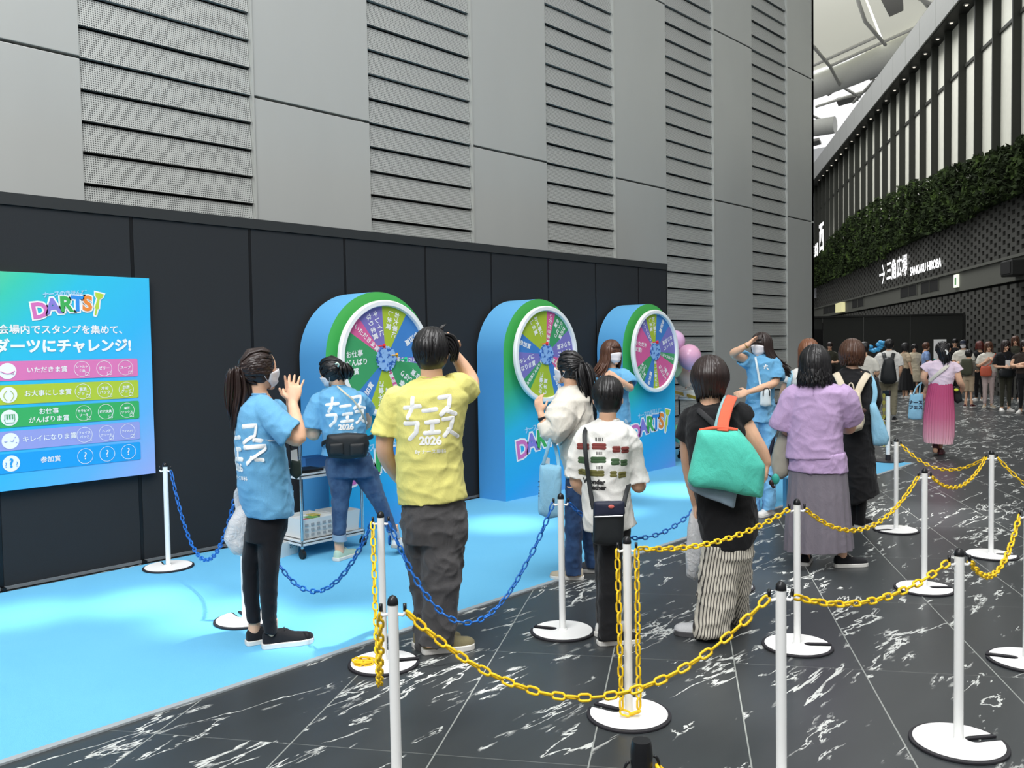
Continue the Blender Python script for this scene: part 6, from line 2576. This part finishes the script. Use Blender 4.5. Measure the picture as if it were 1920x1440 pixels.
rs = [L_.ring(y, xl, xr, b, n=144, wob=w_, k=32) for y, xl, xr, b, w_ in ((716, 1742, 1787, .135, .0), (745, 1736, 1788, .165, .02), (780, 1732, 1790, .19, .035), (815, 1731, 1789, .20, .045), ((828, 832), 1733, 1786, .20, .05))]
m.loft(rs)
make('skirt', m, t.m, L_.root, smooth=True, auto=60)
L_.rings(L_.body, [(715, 1745, 1785, .12), (770, 1745, 1780, .11)])
L_.limb(L_.body, [(1755, 765, 0, .07), (1753, 828, 0, .042), (1754, 846, 0, .033)])
L_.limb(L_.body, [(1772, 765, 0, .07), (1764, 825, .1, .042), (1763, 838, .12, .033)])
L_.limb(L_.body, [(1741, 685, 0, .045), (1732, 708, 0, .046), (1739, 722, .12, .038), (1734, 735, .2, .027)])
L_.hand(L_.P(1734, 735, .2), -UP - L_.rv * .3, L_.vh, -1, 1.0, .8)
L_.limb(L_.body, [(1792, 688, 0, .045), (1799, 714, 0, .044), (1805, 726, .1, .036), (1800, 737, .2, .027)])
L_.hand(L_.P(1800, 737, .2), L_.vh - L_.rv * .4, -UP, 1, 1.0, .6)
L_.finish(.008)
M_WINE = plain('wine_leather', '4a1c22', .35)
L_.shoe((1754, 0), 4, .25, M_WINE, M_WINE, tilt=24, label='wine red pump')
L_.shoe((1763, .12), 4, .25, M_WINE, M_WINE, label='wine red pump')
tl = tote('tote_bag', L_, [(1707, 739), (1731, 738), (1731, 762), (1729, 787), (1712, 787), (1702, 784), (1704, 760)], .12, .025, M_TOTEB, 'pale blue tote with dark lettering carried by the person in the pink skirt', amp=.004,
          hand=[[(1712, 740, .10), (1719, 725, .14), (1730, 716, .18)], [(1724, 740, .14), (1726, 722, .2), (1733, 714, .2)]], hw=.010)
m = M()
fr = frame(L_.P(1717, 758, .09), L_.rv, UP)
write(m, 'ナース', .062, frame(L_.P(1717, 755, .088), L_.rv, UP), off=.003)
write(m, 'フェス', .062, frame(L_.P(1717, 764, .088), L_.rv, UP), off=.003)
make('lettering', m, M_INK, tl, normals=False)
tote('handbag', L_, [(1788, 724), (1800, 728), (1805, 752), (1795, 757), (1787, 750)], .16, .04, M_NYL, 'dark handbag held before the person in the pink skirt', 'handbag', amp=0)
m = M()
m.ball(L_.P(1793, 731, .02), [L_.rv * .03, L_.vh * .01, UP * .022], 10, 6)
o = make('luggage_tag', m, plain('lime_tag', 'd3e04a', .5), origin=L_.P(1793, 734, .02), smooth=True)
tag(o, 'tiny lime tag on the dark handbag', 'tag')
st_ = thing('crossbody_strap', L_.P(1765, 700, -.14), 'cream strap across the back of the pale pink top', 'strap')
m = M()
strap(m, [L_.P(1783, 680, -.06), L_.P(1772, 690, -.145), L_.P(1756, 703, -.15), L_.P(1742, 716, -.10)], .024, L_.vh)
make('strap', m, C_CREAM, st_, smooth=True)

# ---------------------------------------------------------------- M: man with black backpack
N_ = Fig((1668, 790), 'person in a white shirt and khaki trousers with a black backpack, walking away')
N_.head(1667, 648, 0, .225, yaw=0, pitch=6, neck=(1667, 661, 0))
N_.hair('short', HB, N=160, end=-.25, sides=-.1, bangs=.15, vol=1.06, seed=44)
sh = [(657, 1661, 1677, .06), (663, 1650, 1683, .12), (672, 1645, 1687, .14), (700, 1645, 1686, .14), (716, 1647, 1685, .14)]
m = M()
N_.rings(m, sh)
N_.sleeve(m, [(1654, 666, 0, .07), (1648, 671, 0, .078), (1645, 686, 0, .082)])
N_.sleeve(m, [(1678, 666, 0, .07), (1684, 671, 0, .078), (1687, 686, 0, .082)])
N_.garment('shirt', m, C_WHT, amp=.007, seed=45, vox=.012)
N_.rings(N_.body, sh, shrink=.85)
lga = [(710, 1649, 1667, .12), (780, 1655, 1665, .08)]
lgb = [(710, 1665, 1684, .12), (778, 1670, 1681, .08)]
m = M()
for q in ([(705, 1648, 1685, .13), (722, 1649, 1684, .13)], lga, lgb):
    N_.rings(m, q)
    N_.rings(N_.body, q, shrink=.8)
N_.garment('trousers', m, C_KHAKI, amp=.006, seed=46, vox=.012)
N_.limb(N_.body, [(1647, 670, 0, .05), (1643, 692, 0, .042), (1648, 710, .1, .03)])
N_.hand(N_.P(1648, 710, .1), -UP, N_.rv, -1, 1.0, .4)
N_.limb(N_.body, [(1685, 670, 0, .05), (1688, 692, 0, .042), (1684, 706, .12, .03)])
N_.hand(N_.P(1684, 706, .12), N_.vh, -UP, 1, 1.0, .4)
N_.finish(.010)
N_.shoe((1660, 0), 0, .27)
N_.shoe((1676, 0), 10, .27)
bp = thing('backpack', N_.P(1666, 720, -.25), 'black backpack on the person in khaki trousers', 'backpack')
m = M()
pillow(m, [N_.P(x, y, -.25) for x, y in ((1658, 672), (1666, 669), (1676, 673), (1680, 695), (1682, 714), (1675, 720), (1657, 720), (1650, 713), (1652, 692))], N_.vh, .10)
make('main_compartment', m, M_NYL, bp, smooth=True)
for x in (1, -1):
    m = M()
    strap(m, [N_.P(1666 + 6 * x, 674, -.24), N_.P(1666 + 9 * x, 664, -.15), N_.P(1666 + 11 * x, 661, .0)], .035, -N_.vh + UP * .2, .2)
    make('shoulder_strap', m, M_NYL, bp, smooth=True)
# twisted blue balloon
m = M()
c0 = N_.P(1652, 650, .1)
tb = thing('twisted_balloon', c0, 'twisted blue modelling balloon held up beside the person with the black backpack', 'balloon')
rg = random.Random(2)
pts = [(1630, 654), (1634, 656), (1638, 658), (1642, 656), (1646, 656), (1650, 652), (1653, 648), (1656, 643), (1651, 642), (1647, 646), (1632, 650)]
for x, y in pts:
    m.ball(N_.P(x, y, .1 + rg.uniform(-.05, .05)), [N_.rv * .055, N_.vh * .04, UP * .042], 12, 8)
make('bubbles', m, plain('blue_latex', '3f9ed2', .2), tb, smooth=True)

# ================================================================== PEOPLE: the waiting crowd (own metres, cm units)
def crowd(px, py, label, yaw, H=158, hair=('bob', HB, -.5), top=C_WHT, bottom=('trousers', C_BLK), arms='down', face=True, mask=False, shoes=(M_SHWHITE, M_SOLEW), cap=False, sleeve=.45, seed=1, child=False, apron=None):
    g = at_z(px, py, 0)
    s = Fig(g, label, None, cm=True, yaw=yaw)
    k = H / 158.0
    wd = 0.88 if child else 1.0

    def q(rows):
        return [(r[0] * k, r[1] * k * wd, r[2] * k * wd, r[3] * k * wd) + tuple(r[4:]) for r in rows]
    s.head(0, 147 * k, .01, .222 * (0.95 if child else 1), yaw=0, pitch=4, neck=(0, 133 * k, -.02), face=face, mask=mask, eyes=face)
    sh = q([(134, -7, 7, .055), (131, -14, 14, .08), (127, -19, 19, .10), (115, -18, 18, .12), (100, -16.5, 16.5, .115), (86, -18, 18, .12)])
    if bottom[0] == 'dress':
        sh = sh[:-1] + q([(86, -18, 18, .13), (60, -22, 22, .16), (42, -23, 23, .17)])
    m = M()
    s.rings(m, sh, n=22)
    for sg_ in (-1, 1):
        s.sleeve(m, [(sg_ * 13.5 * k, 126.5 * k, 0, .055 * k), (sg_ * 18 * k, 121 * k, 0, .062 * k), (sg_ * 21 * k, 113 * k, 0, .064 * k), (sg_ * 22.5 * k, 105 * k, .01, .066 * k)], n=12)
    s.garment('top' if bottom[0] != 'dress' else 'dress', m, top, amp=.007, vox=.014, relax=3, seed=seed)
    s.rings(s.body, sh[:5], shrink=.85, n=18)
    legs = q([(88, -16, 0.5, .10), (46, -12.5, -2, .065), (10, -11, -4, .05)]), q([(88, -0.5, 16, .10), (46, 2, 12.5, .065), (10, 4, 11, .05)])
    if bottom[0] == 'trousers':
        m = M()
        s.rings(m, q([(92, -17, 17, .115), (76, -17, 17, .12)]), n=22)
        for l_ in legs:
            s.rings(m, l_, n=18)
        s.garment('trousers', m, bottom[1], amp=.005, vox=.014, relax=3, seed=seed + 1)
    elif bottom[0] == 'shorts':
        m = M()
        s.rings(m, q([(92, -17, 17, .115), (76, -17, 17, .12)]), n=22)
        s.rings(m, q([(80, -17, 0.5, .10), (44, -16, -1, .09)]), n=18)
        s.rings(m, q([(80, -.5, 17, .10), (44, 1, 16, .09)]), n=18)
        s.garment('shorts', m, bottom[1], amp=.005, vox=.014, relax=3, seed=seed + 1)
    elif bottom[0] == 'skirt':
        m = M()
        m.loft([s.ring(y * k, -x * k, x * k, b * k, n=72, wob=w_, k=13) for y, x, b, w_ in ((92, 16, .115, 0), (70, 21, .16, .02), (25, 27, .21, .05))])
        make('skirt', m, bottom[1], s.root, smooth=True, auto=70)
    for l_ in legs:
        s.rings(s.body, l_, shrink=.75, n=14)
    s.rings(s.body, q([(95, -15, 15, .10), (80, -15, 15, .10)]), n=16)
    for sg_ in (-1, 1):
        s.limb(s.body, [(sg_ * 7 * k, 20 * k, 0, .036), (sg_ * 7.5 * k, 8 * k, 0, .034), (sg_ * 7.5 * k, 5 * k, 0, .034)], n=10)
        if arms == 'down':
            a_ = [(sg_ * 17 * k, 125 * k, 0, .045 * k), (sg_ * 22.5 * k, 102 * k, .0, .04 * k), (sg_ * 22 * k, 80 * k, .06, .026)]
            d_ = -UP
        elif arms == 'front':
            a_ = [(sg_ * 17 * k, 125 * k, 0, .045 * k), (sg_ * 22.5 * k, 102 * k, .02, .04 * k), (sg_ * 12 * k, 100 * k, .24, .026)]
            d_ = s.vh - s.rv * sg_
        elif arms == 'cross':
            a_ = [(sg_ * 17 * k, 125 * k, 0, .045 * k), (sg_ * 23 * k, 104 * k, .06, .042 * k), (-sg_ * 3 * k, (106 + 4 * sg_) * k, .21, .028)]
            d_ = -s.rv * sg_
        else:  # hand raised to the chest
            a_ = [(sg_ * 17 * k, 125 * k, 0, .045 * k), (sg_ * 23 * k, 102 * k, .03, .04 * k), (sg_ * 9 * k, 112 * k, .22, .026)]
            d_ = UP - s.rv * sg_ * .8
        e_ = s.limb(s.body, a_, n=10)
        s.hand(s.P(*a_[-1][:3]), d_, s.vh if arms == 'down' else -s.vh + UP * -.3, sg_, .95, .45)
    s.finish(.010)
    if hair[0] == 'tied':
        s.hair('tied', hair[1], N=120, tie=(0, -.48, .05), tail=[(0, 138 * k, -.14), (0, 128 * k, -.14)], seed=seed)
    elif hair[0] == 'short':
        s.hair('short', hair[1], N=130, end=hair[2], sides=-.1, bangs=.18, vol=1.05, seed=seed)
    else:
        s.hair(hair[0], hair[1], N=150, end=hair[2], bangs=.16, vol=1.07, seed=seed, flare=.05)
    if cap:
        m = M()
        Tm = lambda *z: s.hm @ Vector(z)
        m.ball(Tm(0, -.03, .22), [s.hr * (.40 * s.hh), s.hf * (.47 * s.hh), s.hu * (.36 * s.hh)], 20, 12)
        m.ball(Tm(0, .42, .20), [s.hr * (.30 * s.hh), s.hf * (.26 * s.hh), s.hu * (.045 * s.hh)], 16, 8)
        make('cap', m, cloth('navy_cap', '1d2233', .9, 240, .2), s.root, smooth=True)
    for sg_ in (-1, 1):
        s.shoe(s.P(sg_ * 8 * k, 0, -.06), 8 * sg_, .24, shoes[0], shoes[1])
    return s


C_BG_BEIGE = cloth('beige_cotton', 'b9a68c', .9, 240, .3)
C_BG_CREAM = cloth('cream_cotton', 'cbbfa6', .9, 240, .3)
C_BG_BLUE = cloth('dusty_blue', '7d97c4', .9, 240, .3)
C_BG_GREY = cloth('warm_grey', '77746a', .9, 240, .3)
C_BG_DK = cloth('dark_brown_cotton', '38302c', .9, 240, .3)
C_BG_WHITE = cloth('off_white_cotton', 'd8d5ca', .9, 240, .3)
C_BG_PINKB = cloth('pinkish_white', 'cbb8b4', .9, 240, .3)
C_BG_OLV = cloth('olive_dark', '3a3a30', .9, 240, .3)
GC = None
crowd(1621, 802, 'person in a white shirt half hidden behind the person in the black dress', 20, 162, ('short', HB, -.28), C_BG_WHITE, ('trousers', C_KHAKI), 'front', False, seed=50)
n1 = crowd(1697, 747, 'person in a beige T-shirt and long black skirt with dark shoulder-length hair', 60, 156, ('bob', HB, -.6), C_BG_BEIGE, ('skirt', C_BLK), 'down', False, seed=51)
crowd(1714, 741, 'person in a long cream dress standing in the queue', 175, 152, ('bob', HB, -.35), C_BG_CREAM, ('dress', C_BG_CREAM), 'down', True, seed=52)
crowd(1736, 742, 'person in a dusty blue shirt bending in the queue, brown hair', 80, 156, ('short', HBR, -.3), C_BG_BLUE, ('trousers', C_BG_OLV), 'front', True, seed=53)
crowd(1790, 738, 'tall person in black with a white collar at the back of the queue', 190, 166, ('short', HB, -.28), C_BLK, ('trousers', C_BLK), 'front', True, seed=54)
crowd(1778, 744, 'dark-haired person in black right of the white poster', 150, 152, ('bob', HB, -.45), C_BLK, ('trousers', C_BLK), 'front', True, seed=541)
crowd(1806, 752, 'masked person in a white top and dark cap', 190, 162, ('bob', HB, -.5), C_BG_WHITE, ('trousers', C_BLK), 'front', True, True, cap=True, seed=55)
n6 = crowd(1816, 764, 'child in grey shirt and beige shorts with a backpack, back turned', 15, 138, ('short', HB, -.25), C_BG_GREY, ('shorts', C_BG_BEIGE), 'front', False, shoes=(M_WINE, M_SOLEW), seed=56, child=True)
crowd(1836, 752, 'person with reddish brown hair, back turned, in black', -20, 158, ('bob', hair_mat('red_brown', '3a1611', '6a2a20'), -.55), C_BLK, ('trousers', C_BLK), 'front', False, seed=57)
n8 = crowd(1853, 765, 'person in a white top and pale trousers with an orange shoulder bag', 172, 157, ('long', HBR, -1.1), C_BG_WHITE, ('trousers', C_BG_PINKB), 'chest', True, shoes=(C_BEIGE, M_SOLEW), seed=58)
n9 = crowd(1885, 771, 'person in a black T-shirt with a white card on the chest', 160, 160, ('long', HDB, -.9), C_BLK, ('trousers', C_BG_OLV), 'front', True, seed=59)
crowd(1903, 753, 'tall long-haired person behind the black T-shirt, face to the camera', 182, 171, ('long', HBR, -1.0), C_BG_OLV, ('trousers', C_BLK), 'down', True, seed=60)
crowd(1921, 775, 'person in a dark brown shirt with folded arms at the right edge', 185, 160, ('long', HDB, -.8), C_BG_DK, ('trousers', C_BLK), 'cross', True, seed=61)
crowd(1556, 742, 'dark-haired person far back in the black doorway', 180, 162, ('short', HDB, -.3), C_BG_OLV, ('trousers', C_BLK), 'front', True, seed=62)


def bgbag(s, c, hw, hh, T, mat, label, cat, strap_to=None):
    o = thing(cat.replace(' ', '_'), s.P(c[0], c[1] - hh, c[2]), label, cat)
    m = M()
    pillow(m, [s.P(c[0] + a * hw, c[1] + b * hh, c[2]) for a, b in ((-.8, 1), (0, 1.05), (.8, 1), (1, 0), (.9, -.9), (0, -1.05), (-.9, -.9), (-1, 0))], s.vh, T)
    make('bag', m, mat, o, smooth=True)
    if strap_to:
        m = M()
        strap(m, [s.P(c[0], c[1] + hh, c[2]), s.P((c[0] + strap_to[0]) / 2, (c[1] + strap_to[1]) / 2, max(c[2], .16)), s.P(*strap_to)], .012, s.vh)
        make('strap', m, mat, o, smooth=True)
    return o


bgbag(n6, (0, 98, -.16), 14, 20, .07, cloth('moss_nylon', '4d4f40', .8, 240, .3), 'grey-green backpack worn by the child in beige shorts', 'backpack')
bgbag(n8, (8, 88, .18), 13, 12, .04, plain('coral_leather', 'c95f45', .5), 'orange round shoulder bag of the person in the white top', 'shoulder bag', (-14, 130, .06))
bgbag(n9, (6, 88, .20), 16, 9, .05, M_NYL, 'black bag held under the white card', 'handbag')
m = M()
m.hexa([n9.P(x, y, .15) for x, y in ((-4, 100), (6, 100), (6, 116), (-4, 116))], [n9.P(x, y, .156) for x, y in ((-4, 100), (6, 100), (6, 116), (-4, 116))])
o = make('name_card', m, WHITE, origin=n9.P(1, 100, .15))
tag(o, 'white card hanging on the chest of the person in the black T-shirt', 'card')
m = M()
for sg_ in (-1, 1):
    strap(m, [n9.P(1 + sg_ * 2, 116, .153), n9.P(sg_ * 6, 126, .11), n9.P(sg_ * 6, 133, .03)], .005, n9.vh)
make('lanyard', m, M_NAVY, o, origin=n9.P(1, 100, .15))
# poster on a stand behind the crowd
p0 = at_z(1762, 735, 0)
po = thing('poster_stand', p0, 'white and teal poster on a stand behind the queue', 'poster')
ax_ = Vector((p0.x, p0.y, 0)).normalized().cross(UP)
m = M()
bk = ax_.cross(UP) * -.02
for (z0, z1, mt_, nm) in ((1.05, 1.66, WHITE, 'sheet'), (.95, 1.05, plain('teal_print', '3aa39a', .6), 'lower_band')):
    m = M()
    a4 = [p0 + ax_ * x + UP * z for x, z in ((-.18, z0), (.18, z0), (.18, z1), (-.18, z1))]
    m.hexa(a4, [p + bk for p in a4])
    make(nm, m, mt_, po)
m = M()
m.tube([p0 + bk + UP * .02, p0 + bk + UP * 1.1], .015, 8)
m.tube([p0 + UP * .0005, p0 + UP * .02], .16, 20)
make('stand', m, M_BLKM, po)

# ================================================================== CARTS, BASKETS, BALLOONS
M_CHR = plain('chrome_tube', 'c3c7ca', .18, .95)
M_TRAY = plain('white_tray', 'd9dcdc', .45)
M_WBOX = plain('white_plastic_box', 'e4e6e4', .45)
M_CAST = plain('black_caster', '18191b', .5)


def cart(c, ux, w_, d_, shelves, label, top, legs=M_CHR, tray=M_TRAY):
    ct = thing('utility_cart', c, label, 'cart')
    uy = UP.cross(ux)
    mt_ = Matrix(((ux.x, uy.x, 0, c.x), (ux.y, uy.y, 0, c.y), (0, 0, 1, c.z), (0, 0, 0, 1)))
    for z in shelves:
        m = M()
        m.box(-w_ / 2, w_ / 2, -d_ / 2, d_ / 2, z - .012, z, mt_)
        m.box(-w_ / 2, w_ / 2, -d_ / 2, -d_ / 2 + .01, z - .03, z + .012, mt_)
        m.box(-w_ / 2, w_ / 2, d_ / 2 - .01, d_ / 2, z - .03, z + .012, mt_)
        m.box(-w_ / 2, -w_ / 2 + .01, -d_ / 2, d_ / 2, z - .03, z + .012, mt_)
        m.box(w_ / 2 - .01, w_ / 2, -d_ / 2, d_ / 2, z - .03, z + .012, mt_)
        make('shelf', m, tray, ct, bevel=.002)
    for sx_ in (-1, 1):
        for sy_ in (-1, 1):
            m = M()
            p = mt_ @ Vector((sx_ * (w_ / 2 - .012), sy_ * (d_ / 2 - .012), 0))
            m.tube([p + UP * .075, p + UP * top], .0125, 12)
            make('leg', m, legs, ct, smooth=True, auto=40)
            m = M()
            q = p + UP * .033
            m.tube([q - ux * .014, q + ux * .014], .033, 16)
            m.tube([q + UP * .03, q + UP * .045], .018, 10)
            make('caster', m, M_CAST, ct, smooth=True, auto=40)
    return ct, mt_


c0 = (at_z(604, 1027, .008) + at_z(656, 1015, .008)) / 2
ux = (at_z(656, 1015, .008) - at_z(604, 1027, .008))
ux.z = 0
wl_ = ux.length
ux.normalize()
uy = UP.cross(ux)
c1 = Vector((4.22, 6.02, .008))
ux = Vector((1, 0, 0))
ct, cm = cart(c1, ux, .62, .40, (.13, .66, 1.0), 'metal cart with three white shelves in front of the nearest booth', 1.0)


def obox(mt, x0, x1, y0, y1, z0, z1, wall_=.006, taper=.012):
    """open plastic box"""
    m = M()
    o_ = [(x0 + taper, y0 + taper, z0), (x1 - taper, y0 + taper, z0), (x1 - taper, y1 - taper, z0), (x0 + taper, y1 - taper, z0)]
    t_ = [(x0, y0, z1), (x1, y0, z1), (x1, y1, z1), (x0, y1, z1)]
    ti = [(x0 + wall_, y0 + wall_, z1), (x1 - wall_, y0 + wall_, z1), (x1 - wall_, y1 - wall_, z1), (x0 + wall_, y1 - wall_, z1)]
    bi = [(x0 + taper + wall_, y0 + taper + wall_, z0 + wall_), (x1 - taper - wall_, y0 + taper + wall_, z0 + wall_), (x1 - taper - wall_, y1 - taper - wall_, z0 + wall_), (x0 + taper + wall_, y1 - taper - wall_, z0 + wall_)]
    m.loft([[mt @ Vector(p) for p in q] for q in (o_, t_, ti, bi)])
    return m


def bxthing(name, m, mat, base, label, cat, group=None):
    o = make(name, m, mat, origin=base)
    return tag(o, label, cat, group)


b1 = cm @ Vector((-.13, 0, .142))
ob = bxthing('storage_basket', obox(cm, -.27, .02, -.17, .17, .142, .30), M_WBOX, b1, 'white plastic basket of colourful goods on the bottom shelf of the metal cart', 'basket')
m = M()
for i in range(5):
    for k in range(3):
        m.box(-.255 + i * .055, -.225 + i * .055, -.172, -.169, .165 + k * .04, .185 + k * .04, cm)
make('side_slots', m, plain('grey_slot', '9fa3a5', .6), ob, origin=b1)
m = M()
m.box(-.255, .005, -.155, .155, .262, .268, cm)
o = make('folder', m, WHITE, origin=cm @ Vector((-.12, 0, .262)))
tag(o, 'clear folder lying on the basket of colourful goods', 'folder')
rg = random.Random(9)
for i, (nm, cl, lb) in enumerate((('red', 'c8515a', 'red'), ('green', '78b45c', 'green'), ('yellow', 'e2c95a', 'yellow'))):
    m = M()
    x = -.18 + i * .06
    m.box(x, x + .09, -.10 + .05 * i, .0 + .05 * i, .2685 + .006 * i, .2735 + .006 * i, cm)
    o = make('packet', m, plain('packet_' + nm, cl, .4), origin=cm @ Vector((x, 0, .27)))
    tag(o, lb + ' packet in the white basket on the metal cart', 'packet')
bxthing('storage_box', obox(cm, .03, .28, -.18, .10, .142, .31), M_WBOX, cm @ Vector((.15, 0, .142)), 'plain white box beside the basket on the bottom shelf of the metal cart', 'box')
m = M()
m.box(-.28, -.05, -.15, .05, .672, .69, cm)
o = make('tray', m, M_CAST, origin=cm @ Vector((-.16, 0, .672)), bevel=.004)
tag(o, 'black tray on the middle shelf of the metal cart', 'tray')
m = M()
m.box(-.10, .12, .03, .17, .672, .76, cm)
o = make('blue_box', m, plain('box_blue', '3a78bc', .6), origin=cm @ Vector((0, 0, .672)), bevel=.003)
tag(o, 'blue box at the back of the middle shelf of the metal cart', 'box')
m = obox(cm, -.30, -.02, -.18, .05, 1.012, 1.09)
bxthing('tray_box', m, M_WBOX, cm @ Vector((-.15, 0, 1.012)), 'white open tray on top of the metal cart', 'tray')
bb = at_z(528, 1040, .008)
mtb = Matrix.Translation(bb) @ Matrix.Rotation(.3, 4, 'Z')
ob = bxthing('floor_tub', obox(mtb, -.12, .12, -.09, .09, 0, .12), M_WBOX, bb, 'small white tub standing on the carpet left of the metal cart', 'tub')
m = M()
write(m, 'ボール', .04, frame(mtb @ Vector((.06, -.087, .07)), mtb.to_3x3() @ Vector((1, 0, 0)), UP), off=.002)
make('lettering', m, M_INK, ob, normals=False, origin=bb)

c2 = Vector((11.15, 6.45, .008))
ct2, cm2 = cart(c2, Vector((1, 0, 0)), .62, .42, (.14, .55, .88), 'black framed cart beside the far booth, below the balloons', .9, legs=M_BLKM, tray=M_TRAY)
bxthing('tray_box', obox(cm2, -.28, .1, -.18, .15, .892, .97), M_WBOX, cm2 @ Vector((-.1, 0, .892)), 'white tray on top of the black framed cart', 'tray')


def balloon(px, py, Y, r, mat, label):
    c = at_y(px, py, Y)
    bo = thing('balloon', c, label, 'balloon', 'balloons by the far booth')
    m = M()
    prof = [(math.sin(a) * (1 if a < PI / 2 else 1 - .10 * (a - PI / 2)), math.cos(a) * (1.02 if a < PI / 2 else 1.16)) for a in np.linspace(0.02, PI - .02, 24)]
    m.loft([[c + Vector((q * r * math.cos(b_), q * r * math.sin(b_), z * r)) for b_ in np.linspace(0, 2 * PI, 25)[:-1]] for q, z in prof])
    make('skin', m, mat, bo, smooth=True)
    m = M()
    e_ = c - UP * (1.16 * r)
    m.tube([e_ + UP * .005, e_ - UP * .012, e_ - UP * .02], [.006, .012, .016], 10)
    make('knot', m, mat, bo, smooth=True)
    m = M()
    tgt = cm2 @ Vector((.0, 0, .9))
    if True:
        m.tube([e_ - UP * .015, e_.lerp(tgt, .5) + Vector((.03, 0, 0)), tgt], .0015, 5)
        make('string', m, WHITE, bo)
    return bo


def latex(n_, c_):
    t = NT('latex_' + n_)
    t.set(c_, .22, 0, .5)
    t.b.inputs['Subsurface Weight'].default_value = .1
    return t.m


balloon(1292, 668, 6.35, .165, latex('pink', 'e3adc9'), 'big pink balloon in front, right of the far booth')
balloon(1264, 640, 6.60, .155, latex('pale_pink', 'dfb6dc'), 'paler pink balloon peeking out above the others by the far booth')
balloon(1286, 703, 6.55, .15, latex('peach', 'dfb9a6'), 'peach balloon under the big pink one')
balloon(1264, 690, 6.62, .12, latex('lime', 'd6dfa8'), 'pale lime balloon squeezed beside the far wheel')
balloon(1274, 812, 6.42, .12, latex('mint', '7fcaa4'), 'mint green balloon lying low on the black framed cart')
